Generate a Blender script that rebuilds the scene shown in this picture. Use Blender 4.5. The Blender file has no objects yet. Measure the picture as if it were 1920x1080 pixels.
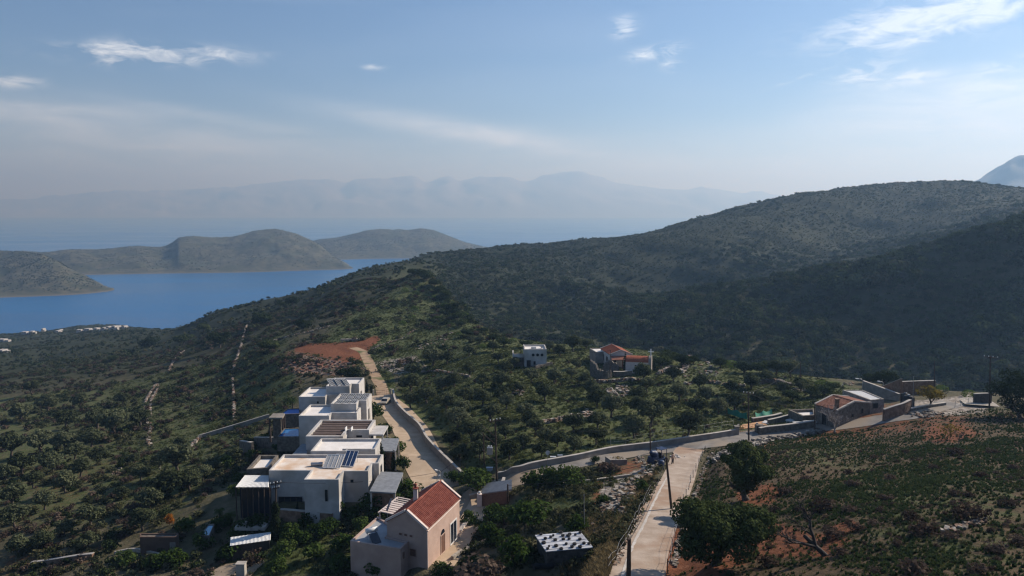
import bpy, bmesh, math, random
import numpy as np
from mathutils import Vector, Matrix, noise as mnoise
random.seed(11); rng = np.random.default_rng(5)
PI = math.pi; R = math.radians
scene = bpy.context.scene
COL = scene.collection

# ------------------------------------------------------------------ camera
F = 1400.0; W2, H2 = 960.0, 540.0
PITCH = math.atan2(150.0, F)
CP, SP = math.cos(PITCH), math.sin(PITCH)
def ray(px, py):
    """direction through photograph point (px, py), scaled to y = 1: returns (x per y, z per y)"""
    u = (px - W2)/F; v = (H2 - py)/F
    y = CP + v*SP
    return u/y, (v*CP - SP)/y
cam_d = bpy.data.cameras.new('camera'); cam = bpy.data.objects.new('camera', cam_d); COL.objects.link(cam)
cam_d.sensor_width = 36; cam_d.lens = 36*F/1920; cam_d.clip_start = .5; cam_d.clip_end = 60000
cam.location = (0, 0, 0); cam.rotation_euler = (PI/2 - PITCH, 0, 0)
scene.camera = cam

# ------------------------------------------------------------------ numeric helpers
def pchip(x, y, xq):
    x = np.asarray(x, float); y = np.asarray(y, float); xq = np.asarray(xq, float)
    h = np.diff(x); d = np.diff(y)/h
    m = np.zeros_like(y)
    w1 = 2*h[1:] + h[:-1]; w2 = h[1:] + 2*h[:-1]
    ok = d[:-1]*d[1:] > 0
    with np.errstate(divide='ignore', invalid='ignore'):
        hm = (w1 + w2)/(w1/d[:-1] + w2/d[1:])
    m[1:-1] = np.where(ok, hm, 0); m[0] = d[0]; m[-1] = d[-1]
    i = np.clip(np.searchsorted(x, xq) - 1, 0, len(x) - 2)
    s = (xq - x[i])/h[i]
    s = np.clip(s, 0, 1)
    return ((1+2*s)*(1-s)**2*y[i] + s*(1-s)**2*h[i]*m[i] + s*s*(3-2*s)*y[i+1] + s*s*(s-1)*h[i]*m[i+1])
_perm = rng.random((256, 256))
def vnoise(x, y):
    xi = np.floor(x).astype(int); yi = np.floor(y).astype(int)
    fx = x - xi; fy = y - yi
    fx = fx*fx*(3-2*fx); fy = fy*fy*(3-2*fy)
    a = _perm[xi & 255, yi & 255]; b = _perm[(xi+1) & 255, yi & 255]
    c = _perm[xi & 255, (yi+1) & 255]; d = _perm[(xi+1) & 255, (yi+1) & 255]
    return (a*(1-fx)+b*fx)*(1-fy) + (c*(1-fx)+d*fx)*fy - .5
def fbm(x, y, sc, octv=4, gain=.5):
    t = 0; a = 1; f = 1/sc
    for k in range(octv):
        t = t + a*vnoise(x*f + 17.3*k, y*f - 9.1*k); a *= gain; f *= 2.03
    return t

# ------------------------------------------------------------------ terrain: 20 contour lines lofted over columns of the view
# every entry (distance ahead, photograph row) or (distance ahead, negative height)
N0 = {
-300: [(16,-24),(120,1080),(165,950),(220,860),(290,800),(360,757),(450,720),(500,705),(540,695),(580,687),(620,680),(670,674),(720,668),(770,662),(820,658),(870,654),(920,650),(1130,635),(1250,-215),(1700,-240)],
0:   [(16,-22),(112,1080),(150,950),(200,860),(265,800),(330,755),(420,715),(470,702),(520,690),(560,682),(600,675),(650,668),(700,662),(750,657),(800,653),(850,648),(900,644),(1130,629),(1250,-215),(1700,-240)],
200: [(16,-20),(100,1080),(140,950),(188,855),(240,795),(300,748),(390,700),(430,688),(470,678),(515,669),(560,662),(610,654),(660,648),(720,641),(780,636),(840,631),(900,627),(1220,612),(1330,-212),(1700,-240)],
400: [(16,-18),(94,1080),(124,950),(165,855),(210,795),(255,745),(320,690),(350,674),(380,660),(405,649),(430,640),(450,632),(470,625),(490,619),(510,613),(525,609),(545,605),(620,591),(800,-130),(1150,-235)],
560: [(16,-17),(90,1080),(114,950),(144,855),(178,795),(212,740),(265,667),(300,640),(330,623),(360,610),(380,603),(400,597),(420,591),(440,585),(460,579),(480,574),(500,569),(565,552),(760,-110),(1150,-235)],
700: [(16,-17),(88,1080),(113,950),(138,860),(178,778),(220,705),(270,650),(310,608),(345,580),(385,553),(415,538),(440,528),(465,523),(490,519),(515,516),(540,514),(565,512),(640,508),(820,-90),(1200,-230)],
800: [(16,-16),(86,1080),(112,945),(132,860),(165,775),(215,705),(270,640),(320,598),(360,560),(405,518),(435,-42),(480,-60),(540,-58),(620,503),(680,495),(720,490),(760,485),(800,481),(950,-75),(1300,-230)],
850: [(16,-15),(83,1080),(110,945),(129,860),(160,775),(202,710),(245,655),(290,615),(330,585),(360,562),(390,-62),(440,-88),(510,575),(600,530),(690,503),(730,493),(770,485),(830,476),(980,-75),(1300,-230)],
900: [(16,-15),(79,1080),(108,945),(126,860),(154,780),(190,715),(235,658),(255,640),(275,624),(295,610),(330,-70),(385,-97),(460,605),(560,553),(650,515),(700,500),(760,488),(880,472),(1050,-80),(1400,-230)],
1000:[(16,-14),(70,1080),(96,945),(119,865),(145,790),(175,735),(205,690),(222,668),(238,652),(252,640),(290,-68),(355,-100),(425,632),(540,565),(640,520),(700,500),(760,487),(900,462),(1080,-70),(1400,-230)],
1200:[(15,-12),(57,1080),(83,945),(117,862),(140,797),(165,745),(190,705),(203,687),(215,670),(226,657),(260,-66),(330,-98),(405,650),(480,590),(555,546),(620,-70),(720,484),(900,439),(1080,-50),(1400,-230)],
1400:[(15,-10),(53,1080),(76,945),(108,852),(131,815),(150,775),(170,735),(182,717),(190,705),(200,693),(235,-66),(295,-95),(350,682),(412,600),(478,530),(565,-59),(705,466),(950,388),(1150,-30),(1500,-230)],
1600:[(14,-9),(47,1080),(66,945),(95,862),(130,797),(145,768),(157,745),(165,733),(172,722),(180,712),(210,-62),(265,-92),(325,712),(385,600),(448,484),(565,-45),(720,462),(980,349),(1200,-10),(1600,-200)],
1800:[(14,-8),(43,1080),(60,945),(84,862),(118,790),(132,765),(142,750),(148,743),(153,738),(158,733),(190,-60),(245,-88),(305,735),(362,600),(424,434),(545,-28),(700,418),(1000,343),(1250,-10),(1600,-200)],
1920:[(14,-8),(42,1080),(59,945),(82,862),(115,790),(129,767),(140,752),(146,746),(151,741),(156,737),(188,-60),(240,-88),(296,740),(350,600),(410,402),(540,-16),(690,392),(1000,358),(1250,-10),(1600,-200)],
2300:[(14,-8),(40,1080),(56,945),(78,862),(108,790),(122,767),(133,752),(140,746),(146,741),(151,737),(184,-60),(236,-88),(292,740),(344,600),(402,372),(540,-8),(690,372),(1000,345),(1250,-10),(1600,-200)],
}
N0[-900] = N0[-300]; N0[3000] = N0[2300]
cols = sorted(N0)
NODE = 20
kt = np.zeros((NODE, len(cols))); kY = kt.copy(); kz = kt.copy()
for c, px in enumerate(cols):
    for n, (Y, q) in enumerate(N0[px]):
        if q > 0: tx, s = ray(px, q); z = s*Y
        else: z = q; tx, s = ray(px, 390 - q/Y*F)
        kt[n, c] = tx; kY[n, c] = Y; kz[n, c] = z
TG = np.unique(np.concatenate([np.linspace(-1.35, -.8, 60), np.linspace(-.8, .8, 470), np.linspace(.8, 1.4, 60)]))
LG = np.concatenate([np.linspace(math.log(9), math.log(40), 90)[:-1], np.linspace(math.log(40), math.log(330), 420)[:-1], np.linspace(math.log(330), math.log(1650), 330)])
YG = np.exp(LG); NT, NY = len(TG), len(LG)
nY = np.array([pchip(kt[n], np.log(kY[n]), TG) for n in range(NODE)])
nz = np.array([pchip(kt[n], kz[n], TG) for n in range(NODE)])
Z = np.zeros((NY, NT))
for j in range(NT): Z[:, j] = pchip(nY[:, j], nz[:, j], LG)
XX = YG[:, None]*TG[None, :]; YY = np.repeat(YG[:, None], NT, 1)
far = np.clip((YY - 60)/500, 0, 1)
Z += fbm(XX, YY, 14, 3)*(.35 + 1.2*far) + fbm(XX, YY, 70, 3)*(.3 + 6*np.clip((YY-330)/350, 0, 1))
# gullies and ribs down the far slopes
Z += np.clip((YY-300)/150, 0, 1)*np.clip((XX+50)/80, 0, 1)*fbm(XX + .45*YY, YY*.3 - .12*XX, 60, 3)*(4 + 11*np.clip((800-YY)/200, 0, 1))
Z_base = Z.copy()
def H(x, y):
    x = np.asarray(x, float); y = np.asarray(y, float)
    t = np.clip(x/y, TG[0], TG[-1]); l = np.clip(np.log(y), LG[0], LG[-1])
    j = np.clip(np.searchsorted(TG, t) - 1, 0, NT-2); i = np.clip(np.searchsorted(LG, l) - 1, 0, NY-2)
    a = (t - TG[j])/(TG[j+1]-TG[j]); b = (l - LG[i])/(LG[i+1]-LG[i])
    return (Z[i, j]*(1-a)+Z[i, j+1]*a)*(1-b) + (Z[i+1, j]*(1-a)+Z[i+1, j+1]*a)*b
_ys = np.exp(np.linspace(math.log(20), math.log(1640), 5000))
def G(px, py, zoff=0.0):
    """the ground point seen at (px, py) of the photograph"""
    tx, s = ray(px, py)
    h = H(tx*_ys, _ys) + zoff
    hit = np.nonzero(s*_ys <= h)[0]
    y = _ys[hit[0]] if len(hit) else 1000.0
    return Vector((tx*y, y, float(H(tx*y, y))))
def P(px, py, Y):
    tx, s = ray(px, py); return Vector((tx*Y, Y, s*Y))
def sz(px_len, Y): return px_len*Y/F

def smooth_path(pts, n=12):
    pts = [Vector(p) for p in pts]; out = []
    for i in range(len(pts)-1):
        p0 = pts[max(i-1, 0)]; p1 = pts[i]; p2 = pts[i+1]; p3 = pts[min(i+2, len(pts)-1)]
        for k in range(n):
            t = k/n
            out.append(.5*((2*p1) + (p2-p0)*t + (2*p0-5*p1+4*p2-p3)*t*t + (3*p1-p0-3*p2+p3)*t**3))
    out.append(pts[-1]); return out
def flatten(path, halfw, blend, zfn=None):
    """bring the ground to the height of a path within halfw, easing out over blend"""
    global Z
    A = np.array([[p.x, p.y, p.z] for p in path])
    x0, x1 = A[:,0].min()-halfw-blend, A[:,0].max()+halfw+blend
    y0, y1 = A[:,1].min()-halfw-blend, A[:,1].max()+halfw+blend
    m = (XX > x0) & (XX < x1) & (YY > y0) & (YY < y1)
    ii, jj = np.nonzero(m)
    q = np.stack([XX[ii, jj], YY[ii, jj]], 1)
    best = np.full(len(q), 1e9); zt = np.zeros(len(q))
    for k in range(len(A)-1):
        a = A[k]; b = A[k+1]; d = b[:2]-a[:2]; L = (d*d).sum() + 1e-9
        t = np.clip(((q - a[:2])@d)/L, 0, 1)
        dist = np.hypot(*(q - (a[:2] + t[:, None]*d)).T)
        u = dist < best
        best[u] = dist[u]; zt[u] = (a[2] + t*(b[2]-a[2]))[u]
    w = np.clip(1 - (best-halfw)/blend, 0, 1); w = w*w*(3-2*w)
    Z[ii, jj] = Z[ii, jj]*(1-w) + (zt)*w
def pad(cx, cy, hx, hy, z, blend=3):
    dx = np.maximum(np.abs(XX-cx)-hx, 0); dy = np.maximum(np.abs(YY-cy)-hy, 0)
    w = np.clip(1 - np.hypot(dx, dy)/blend, 0, 1); w = w*w*(3-2*w)
    Z[:] = Z*(1-w) + z*w

# ------------------------------------------------------------------ tagging and mesh building
def tag(o, label=None, cat=None, group=None, kind=None):
    if label: o['label'] = label
    if cat: o['category'] = cat
    if group: o['group'] = group
    if kind: o['kind'] = kind
    return o
def empty(name, loc, rz=0, label=None, cat=None, group=None):
    o = bpy.data.objects.new(name, None); COL.objects.link(o)
    o.location = loc; o.rotation_euler = (0, 0, rz); o.empty_display_size = .2
    return tag(o, label, cat, group)
def link_mesh(name, me, parent=None, loc=None, rz=0):
    o = bpy.data.objects.new(name, me); COL.objects.link(o)
    if parent: o.parent = parent
    if loc is not None: o.location = loc
    if rz: o.rotation_euler = (0, 0, rz)
    return o
class MB:
    def __init__(s): s.v = []; s.f = []; s.m = []; s.sm = []; s.cuts = []
    def add(s, vs, fs, mi=0, smooth=False):
        b = len(s.v); s.cuts.append((b, len(s.f))); s.v += [tuple(p) for p in vs]
        for f in fs: s.f.append(tuple(b+i for i in f)); s.m.append(mi); s.sm.append(smooth)
    def box(s, x0, y0, z0, x1, y1, z1, mi=0):
        s.add([(x0,y0,z0),(x1,y0,z0),(x1,y1,z0),(x0,y1,z0),(x0,y0,z1),(x1,y0,z1),(x1,y1,z1),(x0,y1,z1)],
              [(0,3,2,1),(4,5,6,7),(0,1,5,4),(1,2,6,5),(2,3,7,6),(3,0,4,7)], mi)
    def obox(s, c, ax, ay, az, mi=0):
        c = Vector(c); ax = Vector(ax); ay = Vector(ay); az = Vector(az)
        vs = [c+a*ax+b*ay+d*az for d in (-1,1) for a, b in ((-1,-1),(1,-1),(1,1),(-1,1))]
        s.add(vs, [(0,3,2,1),(4,5,6,7),(0,1,5,4),(1,2,6,5),(2,3,7,6),(3,0,4,7)], mi)
    def prism(s, poly, z0, z1, mi=0):
        n = len(poly)
        s.add([(p[0],p[1],z0) for p in poly] + [(p[0],p[1],z1) for p in poly],
              [tuple(range(n-1,-1,-1)), tuple(range(n,2*n))] + [(i,(i+1)%n,n+(i+1)%n,n+i) for i in range(n)], mi)
    def tube(s, pts, rad, n=6, mi=0, cap=True, smooth=True):
        pts = [Vector(p) for p in pts]; rr = rad if isinstance(rad, (list, tuple)) else [rad]*len(pts)
        vs = []
        for i, p in enumerate(pts):
            d = (pts[min(i+1,len(pts)-1)] - pts[max(i-1,0)]).normalized()
            a = d.orthogonal().normalized() if abs(d.z) < .9 else Vector((1,0,0)).cross(d).normalized()
            if abs(d.z) < .9: a = Vector((0,0,1)).cross(d).normalized()
            b = d.cross(a)
            for k in range(n):
                w = 2*PI*k/n; vs.append(p + rr[i]*(math.cos(w)*a + math.sin(w)*b))
        fs = []
        for i in range(len(pts)-1):
            for k in range(n): fs.append((i*n+k, i*n+(k+1)%n, (i+1)*n+(k+1)%n, (i+1)*n+k))
        s.add(vs, fs, mi, smooth)
        if cap:
            L = len(pts)-1
            s.add(vs[:n], [tuple(range(n-1,-1,-1))], mi); s.add(vs[L*n:L*n+n], [tuple(range(n))], mi)
    def lathe(s, c, prof, n=12, mi=0):
        c = Vector(c); vs = []
        for r, z in prof:
            for k in range(n): vs.append(c + Vector((r*math.cos(2*PI*k/n), r*math.sin(2*PI*k/n), z)))
        fs = [(i*n+k, i*n+(k+1)%n, (i+1)*n+(k+1)%n, (i+1)*n+k) for i in range(len(prof)-1) for k in range(n)]
        fs += [tuple(range(n-1,-1,-1)), tuple((len(prof)-1)*n+k for k in range(n))]
        s.add(vs, fs, mi, True)
    def rock(s, c, r, mi=0, seed=0, flat=.7):
        rd = random.Random(seed); c = Vector(c)
        base = [(-1,-1,-1),(1,-1,-1),(1,1,-1),(-1,1,-1),(-1,-1,1),(1,-1,1),(1,1,1),(-1,1,1)]
        a = rd.random()*6.28; ca, sa = math.cos(a), math.sin(a)
        sx, sy, szz = r*rd.uniform(.7,1.2), r*rd.uniform(.55,1), r*rd.uniform(.5,.9)*flat
        vs = []
        for x, y, z in base:
            x *= sx*rd.uniform(.55,1); y *= sy*rd.uniform(.55,1); z *= szz*rd.uniform(.6,1)
            vs.append(c + Vector((x*ca-y*sa, x*sa+y*ca, z + .25*x*rd.uniform(-1,1))))
        s.add(vs, [(0,3,2,1),(4,5,6,7),(0,1,5,4),(1,2,6,5),(2,3,7,6),(3,0,4,7)], mi)
    def mesh(s, name, mats, origin=None):
        me = bpy.data.meshes.new(name)
        v = s.v if origin is None else [(p[0]-origin[0], p[1]-origin[1], p[2]-origin[2]) for p in s.v]
        me.from_pydata(v, [], s.f)
        for m in (mats if isinstance(mats, (list, tuple)) else [mats]): me.materials.append(m)
        me.polygons.foreach_set('material_index', s.m); me.polygons.foreach_set('use_smooth', s.sm)
        me.update(); return me
    def build(s, name, mats, parent=None, loc=None, rz=0, origin=None):
        return link_mesh(name, s.mesh(name, mats, origin), parent, loc, rz)
def build_each(mb, name, mats, parent=None, group_of=1):
    """every solid added to mb becomes an object of its own"""
    start = 0; nf = 0; out_ = []
    cuts = mb.cuts + [(len(mb.v), len(mb.f))]
    for i in range(0, len(cuts)-1, group_of):
        v0, f0 = cuts[i]; v1, f1 = cuts[min(i+group_of, len(cuts)-1)]
        m = MB(); m.v = mb.v[v0:v1]; m.f = [tuple(q-v0 for q in f) for f in mb.f[f0:f1]]; m.m = mb.m[f0:f1]; m.sm = mb.sm[f0:f1]
        out_.append(m.build(name, mats, parent))
    return out_
def grid_mesh(name, X, Y, Zz, mat):
    ny, nx = X.shape
    me = bpy.data.meshes.new(name)
    co = np.stack([X, Y, Zz], -1).reshape(-1, 3).astype(np.float32)
    idx = np.arange(ny*nx).reshape(ny, nx)
    q = np.stack([idx[:-1,:-1], idx[:-1,1:], idx[1:,1:], idx[1:,:-1]], -1).reshape(-1, 4)
    me.vertices.add(len(co)); me.vertices.foreach_set('co', co.ravel())
    me.loops.add(q.size); me.loops.foreach_set('vertex_index', q.ravel().astype(np.int32))
    me.polygons.add(len(q)); me.polygons.foreach_set('loop_start', np.arange(0, q.size, 4, dtype=np.int32))
    me.polygons.foreach_set('use_smooth', np.ones(len(q), dtype=bool))
    me.update(calc_edges=True); me.materials.append(mat); return me

# ------------------------------------------------------------------ materials
def nodes_of(name):
    m = bpy.data.materials.new(name); m.use_nodes = True
    nt = m.node_tree; nt.nodes.clear(); return m, nt, nt.nodes, nt.links
def mat(name, c1, c2=None, scale=2.0, rough=.85, bump=0.0, bscale=None, metal=0, c3=None, transl=0, spec=.3, detail=5):
    """base colour c1 mottled with c2 (and patches of c3), optional bump, optional light through leaves"""
    m, nt, N, L = nodes_of(name)
    out = N.new('ShaderNodeOutputMaterial'); b = N.new('ShaderNodeBsdfPrincipled')
    b.inputs['Roughness'].default_value = rough; b.inputs['Metallic'].default_value = metal
    b.inputs['Specular IOR Level'].default_value = spec
    src = None
    tc = N.new('ShaderNodeNewGeometry')
    if c2:
        nz_ = N.new('ShaderNodeTexNoise'); nz_.inputs['Scale'].default_value = scale; nz_.inputs['Detail'].default_value = detail
        L.new(tc.outputs['Position'], nz_.inputs['Vector'])
        rp = N.new('ShaderNodeValToRGB'); rp.color_ramp.elements[0].position = .32; rp.color_ramp.elements[1].position = .68
        rp.color_ramp.elements[0].color = (*c1, 1); rp.color_ramp.elements[1].color = (*c2, 1)
        L.new(nz_.outputs['Fac'], rp.inputs['Fac']); src = rp.outputs['Color']
        if c3:
            n3 = N.new('ShaderNodeTexNoise'); n3.inputs['Scale'].default_value = scale*.28; n3.inputs['Detail'].default_value = 4
            L.new(tc.outputs['Position'], n3.inputs['Vector'])
            r3 = N.new('ShaderNodeValToRGB'); r3.color_ramp.elements[0].position = .5; r3.color_ramp.elements[1].position = .62
            L.new(n3.outputs['Fac'], r3.inputs['Fac'])
            mx = N.new('ShaderNodeMix'); mx.data_type = 'RGBA'
            L.new(r3.outputs['Color'], mx.inputs['Factor']); L.new(src, mx.inputs['A']); mx.inputs['B'].default_value = (*c3, 1)
            src = mx.outputs['Result']
        L.new(src, b.inputs['Base Color'])
    else: b.inputs['Base Color'].default_value = (*c1, 1)
    if bump:
        nb = N.new('ShaderNodeTexNoise'); nb.inputs['Scale'].default_value = bscale or scale*3; nb.inputs['Detail'].default_value = 4
        L.new(tc.outputs['Position'], nb.inputs['Vector'])
        bp = N.new('ShaderNodeBump'); bp.inputs['Strength'].default_value = bump; bp.inputs['Distance'].default_value = .1
        L.new(nb.outputs['Fac'], bp.inputs['Height']); L.new(bp.outputs['Normal'], b.inputs['Normal'])
    if transl:
        t = N.new('ShaderNodeBsdfTranslucent'); mxs = N.new('ShaderNodeMixShader'); mxs.inputs[0].default_value = transl
        if src: L.new(src, t.inputs['Color'])
        else: t.inputs['Color'].default_value = (*c1, 1)
        L.new(b.outputs[0], mxs.inputs[1]); L.new(t.outputs[0], mxs.inputs[2]); L.new(mxs.outputs[0], out.inputs[0])
    else: L.new(b.outputs[0], out.inputs[0])
    return m
# ------------------------------------------------------------------ roads shape the ground
def project(x, y, z):
    d = y*CP - z*SP
    return W2 + F*x/d, H2 - F*(y*SP + z*CP)/d
def road_path(pix, n=10, smooth_z=6):
    pts = smooth_path([G(*p) for p in pix], n)
    zz = np.array([p.z for p in pts])
    k = np.ones(2*smooth_z+1)/(2*smooth_z+1)
    zz = np.convolve(np.pad(zz, smooth_z, 'edge'), k, 'valid')
    for p, z_ in zip(pts, zz): p.z = float(z_)
    return pts
MAIN = road_path([(838,1000),(872,958),(912,921),(965,897),(1030,877),(1100,861),(1180,848),(1260,838),(1340,827),(1420,817),(1500,808),(1580,799),(1650,789),(1715,777),(1760,764),(1800,757)])
VILLA = road_path([(838,915),(822,895),(806,868),(793,838),(779,808),(760,782),(742,764),(728,752),(719,741)])
DIRT = road_path([(719,741),(713,722),(704,705),(695,688),(688,672),(680,660),(662,652)])
TRACK = road_path([(1296,842),(1288,853),(1272,897),(1255,930),(1239,960),(1211,1023),(1195,1080),(1182,1130),(1170,1200)])
DRIVE = road_path([(905,935),(888,968),(868,1000),(845,1035),(826,1060)])
HOUSE_LANE = road_path([(1800,757),(1830,752),(1850,760)])
# villa terraces and building plots
pad(-28, 114, 7, 5, -44.6); pad(-27, 126, 7, 6, -44.9); pad(-30, 140, 8, 9, -45.2); pad(-37, 162, 8, 9, -46)
pad(3.6, 66.5, 2.6, 2.6, -31.9, 2.5)
flatten(DRIVE, 2.2, 2.5); flatten(VILLA, 4.4, 4); flatten(DIRT, 2.2, 3); flatten(TRACK, 2.8, 3); flatten(MAIN, 3.2, 5)

def ribbon(path, wl, wr, lift, seg_across=2, crown=0.0):
    """a strip along a path, wl to its left and wr to its right"""
    vs = []; fs = []; n = seg_across+1
    for i, p in enumerate(path):
        d = path[min(i+1, len(path)-1)] - path[max(i-1, 0)]; d.z = 0; d.normalize()
        nrm = Vector((d.y, -d.x, 0))
        a = wl[i] if isinstance(wl, (list, tuple)) else wl; b = wr[i] if isinstance(wr, (list, tuple)) else wr
        for k in range(n):
            q = p + nrm*(-a + (a+b)*k/seg_across)
            vs.append((q.x, q.y, p.z + lift))
    for i in range(len(path)-1):
        for k in range(seg_across): fs.append((i*n+k, i*n+k+1, (i+1)*n+k+1, (i+1)*n+k))
    mb = MB(); mb.add(vs, fs, 0, True); return mb

# ------------------------------------------------------------------ ground with soil zones
PXg, PYg = project(XX, YY, Z)
def inpoly(poly, soft=0):
    p = np.array(poly, float); n = len(p)
    ins = np.zeros(PXg.shape, bool); dist = np.full(PXg.shape, 1e9)
    for i in range(n):
        a, b = p[i], p[(i+1) % n]
        c = ((a[1] > PYg) != (b[1] > PYg))
        with np.errstate(divide='ignore', invalid='ignore'):
            ins ^= c & (PXg < (b[0]-a[0])*(PYg-a[1])/(b[1]-a[1]) + a[0])
        if soft:
            d = b-a; t = np.clip(((PXg-a[0])*d[0] + (PYg-a[1])*d[1])/((d*d).sum()+1e-9), 0, 1)
            dist = np.minimum(dist, np.hypot(PXg-a[0]-t*d[0], PYg-a[1]-t*d[1]))
    if not soft: return ins.astype(float)
    return np.clip(.5 + np.where(ins, dist, -dist)/soft, 0, 1)
near = (YY < 345).astype(float)
FIELD = inpoly([(1330,845),(1500,815),(1700,785),(1850,772),(2400,760),(2600,1400),(1180,1400),(1245,1080),(1300,930)], 14)*near
GROVE = inpoly([(740,760),(760,700),(900,640),(1010,640),(1230,660),(1400,690),(1560,715),(1650,745),(1500,790),(1380,805),(1150,835),(1000,865),(880,880),(810,800)], 20)*near
KNOLL = inpoly([(560,690),(640,600),(780,520),(860,560),(930,630),(760,700),(700,690)], 30)*(YY < 430)
RED = np.zeros_like(Z)
for poly, a, s in [
    ([(1240,1000),(1330,975),(1470,985),(1520,1005),(1560,1000),(1590,1015),(1540,1045),(1420,1040),(1330,1085),(1240,1075)], 1, 22),
    ([(1380,925),(1440,905),(1475,920),(1440,945),(1390,950)], .8, 16),
    ([(1560,985),(1600,975),(1620,990),(1570,1005)], .8, 10),
    ([(1740,800),(1800,795),(1840,815),(1780,830),(1730,825)], .85, 12),
    ([(1610,745),(1800,770),(1840,800),(1560,830),(1500,830),(1480,815)], .4, 25),
    ([(1390,830),(1450,825),(1460,840),(1400,860)], .4, 12),
    ([(552,652),(575,645),(660,642),(705,630),(712,636),(690,655),(683,672),(610,672),(600,664),(556,660)], 1, 6),
    ([(605,676),(680,664),(684,674),(640,684),(608,683)], .9, 5),
    ([(1120,872),(1180,862),(1235,868),(1215,905),(1165,925),(1130,960),(1100,965),(1110,930)], .45, 12),
    ([(20,1040),(170,1035),(210,1000),(160,1060),(0,1080)], .35, 20),
    ([(60,880),(200,860),(330,800),(260,870),(120,960),(40,960)], .2, 40),
    ([(515,690),(540,655),(600,660),(690,690),(670,706),(560,706)], .4, 14)]:
    RED = np.maximum(RED, a*(.88 if poly[0][1] > 700 else 1)*inpoly(poly, s)*near)
GREEN = np.maximum(GROVE*.95, KNOLL*.7)
for poly, a, s in [
    ([(790,570),(822,560),(818,590),(770,625),(720,650),(700,640),(770,600)], 1, 10),
    ([(690,640),(730,690),(745,735),(720,735),(700,700)], .9, 10),
    ([(1000,905),(1150,880),(1190,890),(1120,950),(1060,970),(950,975),(980,930)], .95, 20),
    ([(1500,850),(1920,880),(1920,1080),(1650,1080),(1560,900)], .55, 60),
    ([(1440,830),(1650,800),(1560,880),(1450,880)], .55, 30),
    ([(460,990),(640,960),(660,1080),(400,1080)], .8, 25),
    ([(430,700),(560,690),(540,770),(360,860),(300,850),(420,760)], .6, 30),
    ([(-200,640),(300,610),(540,600),(560,700),(500,800),(420,900),(300,980),(-200,1000)], .42, 60),
    ([(250,840),(340,780),(380,830),(280,900),(220,900)], .5, 25)]:
    GREEN = np.maximum(GREEN, a*inpoly(poly, s)*near)
STONE = np.zeros_like(Z)
for poly, a, s in [
    ([(1130,905),(1200,880),(1235,860),(1215,905),(1170,960),(1120,960)], .8, 12),
    ([(520,690),(545,660),(600,668),(690,690),(670,705),(560,705)], .3, 10),
    ([(1275,690),(1320,672),(1400,690),(1330,715),(1270,710)], .15, 12),
    ([(700,680),(780,668),(800,690),(740,700)], .7, 10),
    ([(1700,755),(1830,740),(1850,770),(1790,778),(1700,775)], .9, 8)]:
    STONE = np.maximum(STONE, a*inpoly(poly, s)*near)
DRY = FIELD.copy(); GREEN_W = GREEN.copy(); GREEN = GREEN*(1-.5*FIELD)
gm, nt_, N, L = nodes_of('hill_soil')
out = N.new('ShaderNodeOutputMaterial'); bs = N.new('ShaderNodeBsdfPrincipled'); bs.inputs['Roughness'].default_value = .95; bs.inputs['Specular IOR Level'].default_value = .1
geo = N.new('ShaderNodeNewGeometry'); at = N.new('ShaderNodeAttribute'); at.attribute_name = 'zone'
sep = N.new('ShaderNodeSeparateColor'); L.new(at.outputs['Color'], sep.inputs[0])
def ns(scale, detail=6, rough=.6):
    n = N.new('ShaderNodeTexNoise'); n.inputs['Scale'].default_value = scale; n.inputs['Detail'].default_value = detail; n.inputs['Roughness'].default_value = rough
    L.new(geo.outputs['Position'], n.inputs['Vector']); return n.outputs['Fac']
def ramp(src, stops):
    r = N.new('ShaderNodeValToRGB'); e = r.color_ramp.elements
    while len(e) < len(stops): e.new(.5)
    for k, (p, c) in enumerate(stops): e[k].position = p; e[k].color = (*c, 1)
    L.new(src, r.inputs['Fac']); return r.outputs['Color']
def mixc(f, a, b):
    m = N.new('ShaderNodeMix'); m.data_type = 'RGBA'
    L.new(f, m.inputs['Factor']); L.new(a, m.inputs['A']); L.new(b, m.inputs['B']); return m.outputs['Result']
def math_(op, a, b):
    m = N.new('ShaderNodeMath'); m.operation = op; m.use_clamp = op != 'ADD'
    for k, q in enumerate((a, b)):
        if isinstance(q, (int, float)): m.inputs[k].default_value = q
        else: L.new(q, m.inputs[k])
    return m.outputs[0]
def maskmix(w, scale, sharp=3.0):
    """w broken up by noise into patches: more of the patches as w rises"""
    n = ns(scale, 7, .65)
    a = math_('ADD', math_('MULTIPLY', math_('ADD', n, -.5), 1.0), 0)   # unclamped offset
    m = N.new('ShaderNodeMapRange'); m.inputs['From Min'].default_value = .42; m.inputs['From Max'].default_value = .62
    s = N.new('ShaderNodeMath'); s.operation = 'MULTIPLY_ADD'; L.new(w, s.inputs[0]); s.inputs[1].default_value = .62; L.new(n, s.inputs[2])
    s2 = N.new('ShaderNodeMath'); s2.operation = 'ADD'; L.new(s.outputs[0], s2.inputs[0]); s2.inputs[1].default_value = -.18
    L.new(s2.outputs[0], m.inputs['Value'])
    return math_('MULTIPLY', m.outputs[0], math_('MULTIPLY', w, 4.0))
scrubc = ramp(ns(.35, 8, .7), [(.3, (.046,.048,.024)), (.5, (.092,.082,.046)), (.7, (.155,.128,.084))])
fieldc = ramp(ns(.8, 8, .7), [(.3, (.048,.044,.021)), (.5, (.088,.061,.035)), (.72, (.138,.092,.056))])
grassc = ramp(ns(.5, 8, .7), [(.3, (.040,.056,.018)), (.5, (.076,.092,.033)), (.7, (.138,.130,.064))])
redc = ramp(ns(1.2, 8, .7), [(.3, (.105,.038,.018)), (.55, (.190,.074,.036)), (.75, (.265,.130,.074))])
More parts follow.
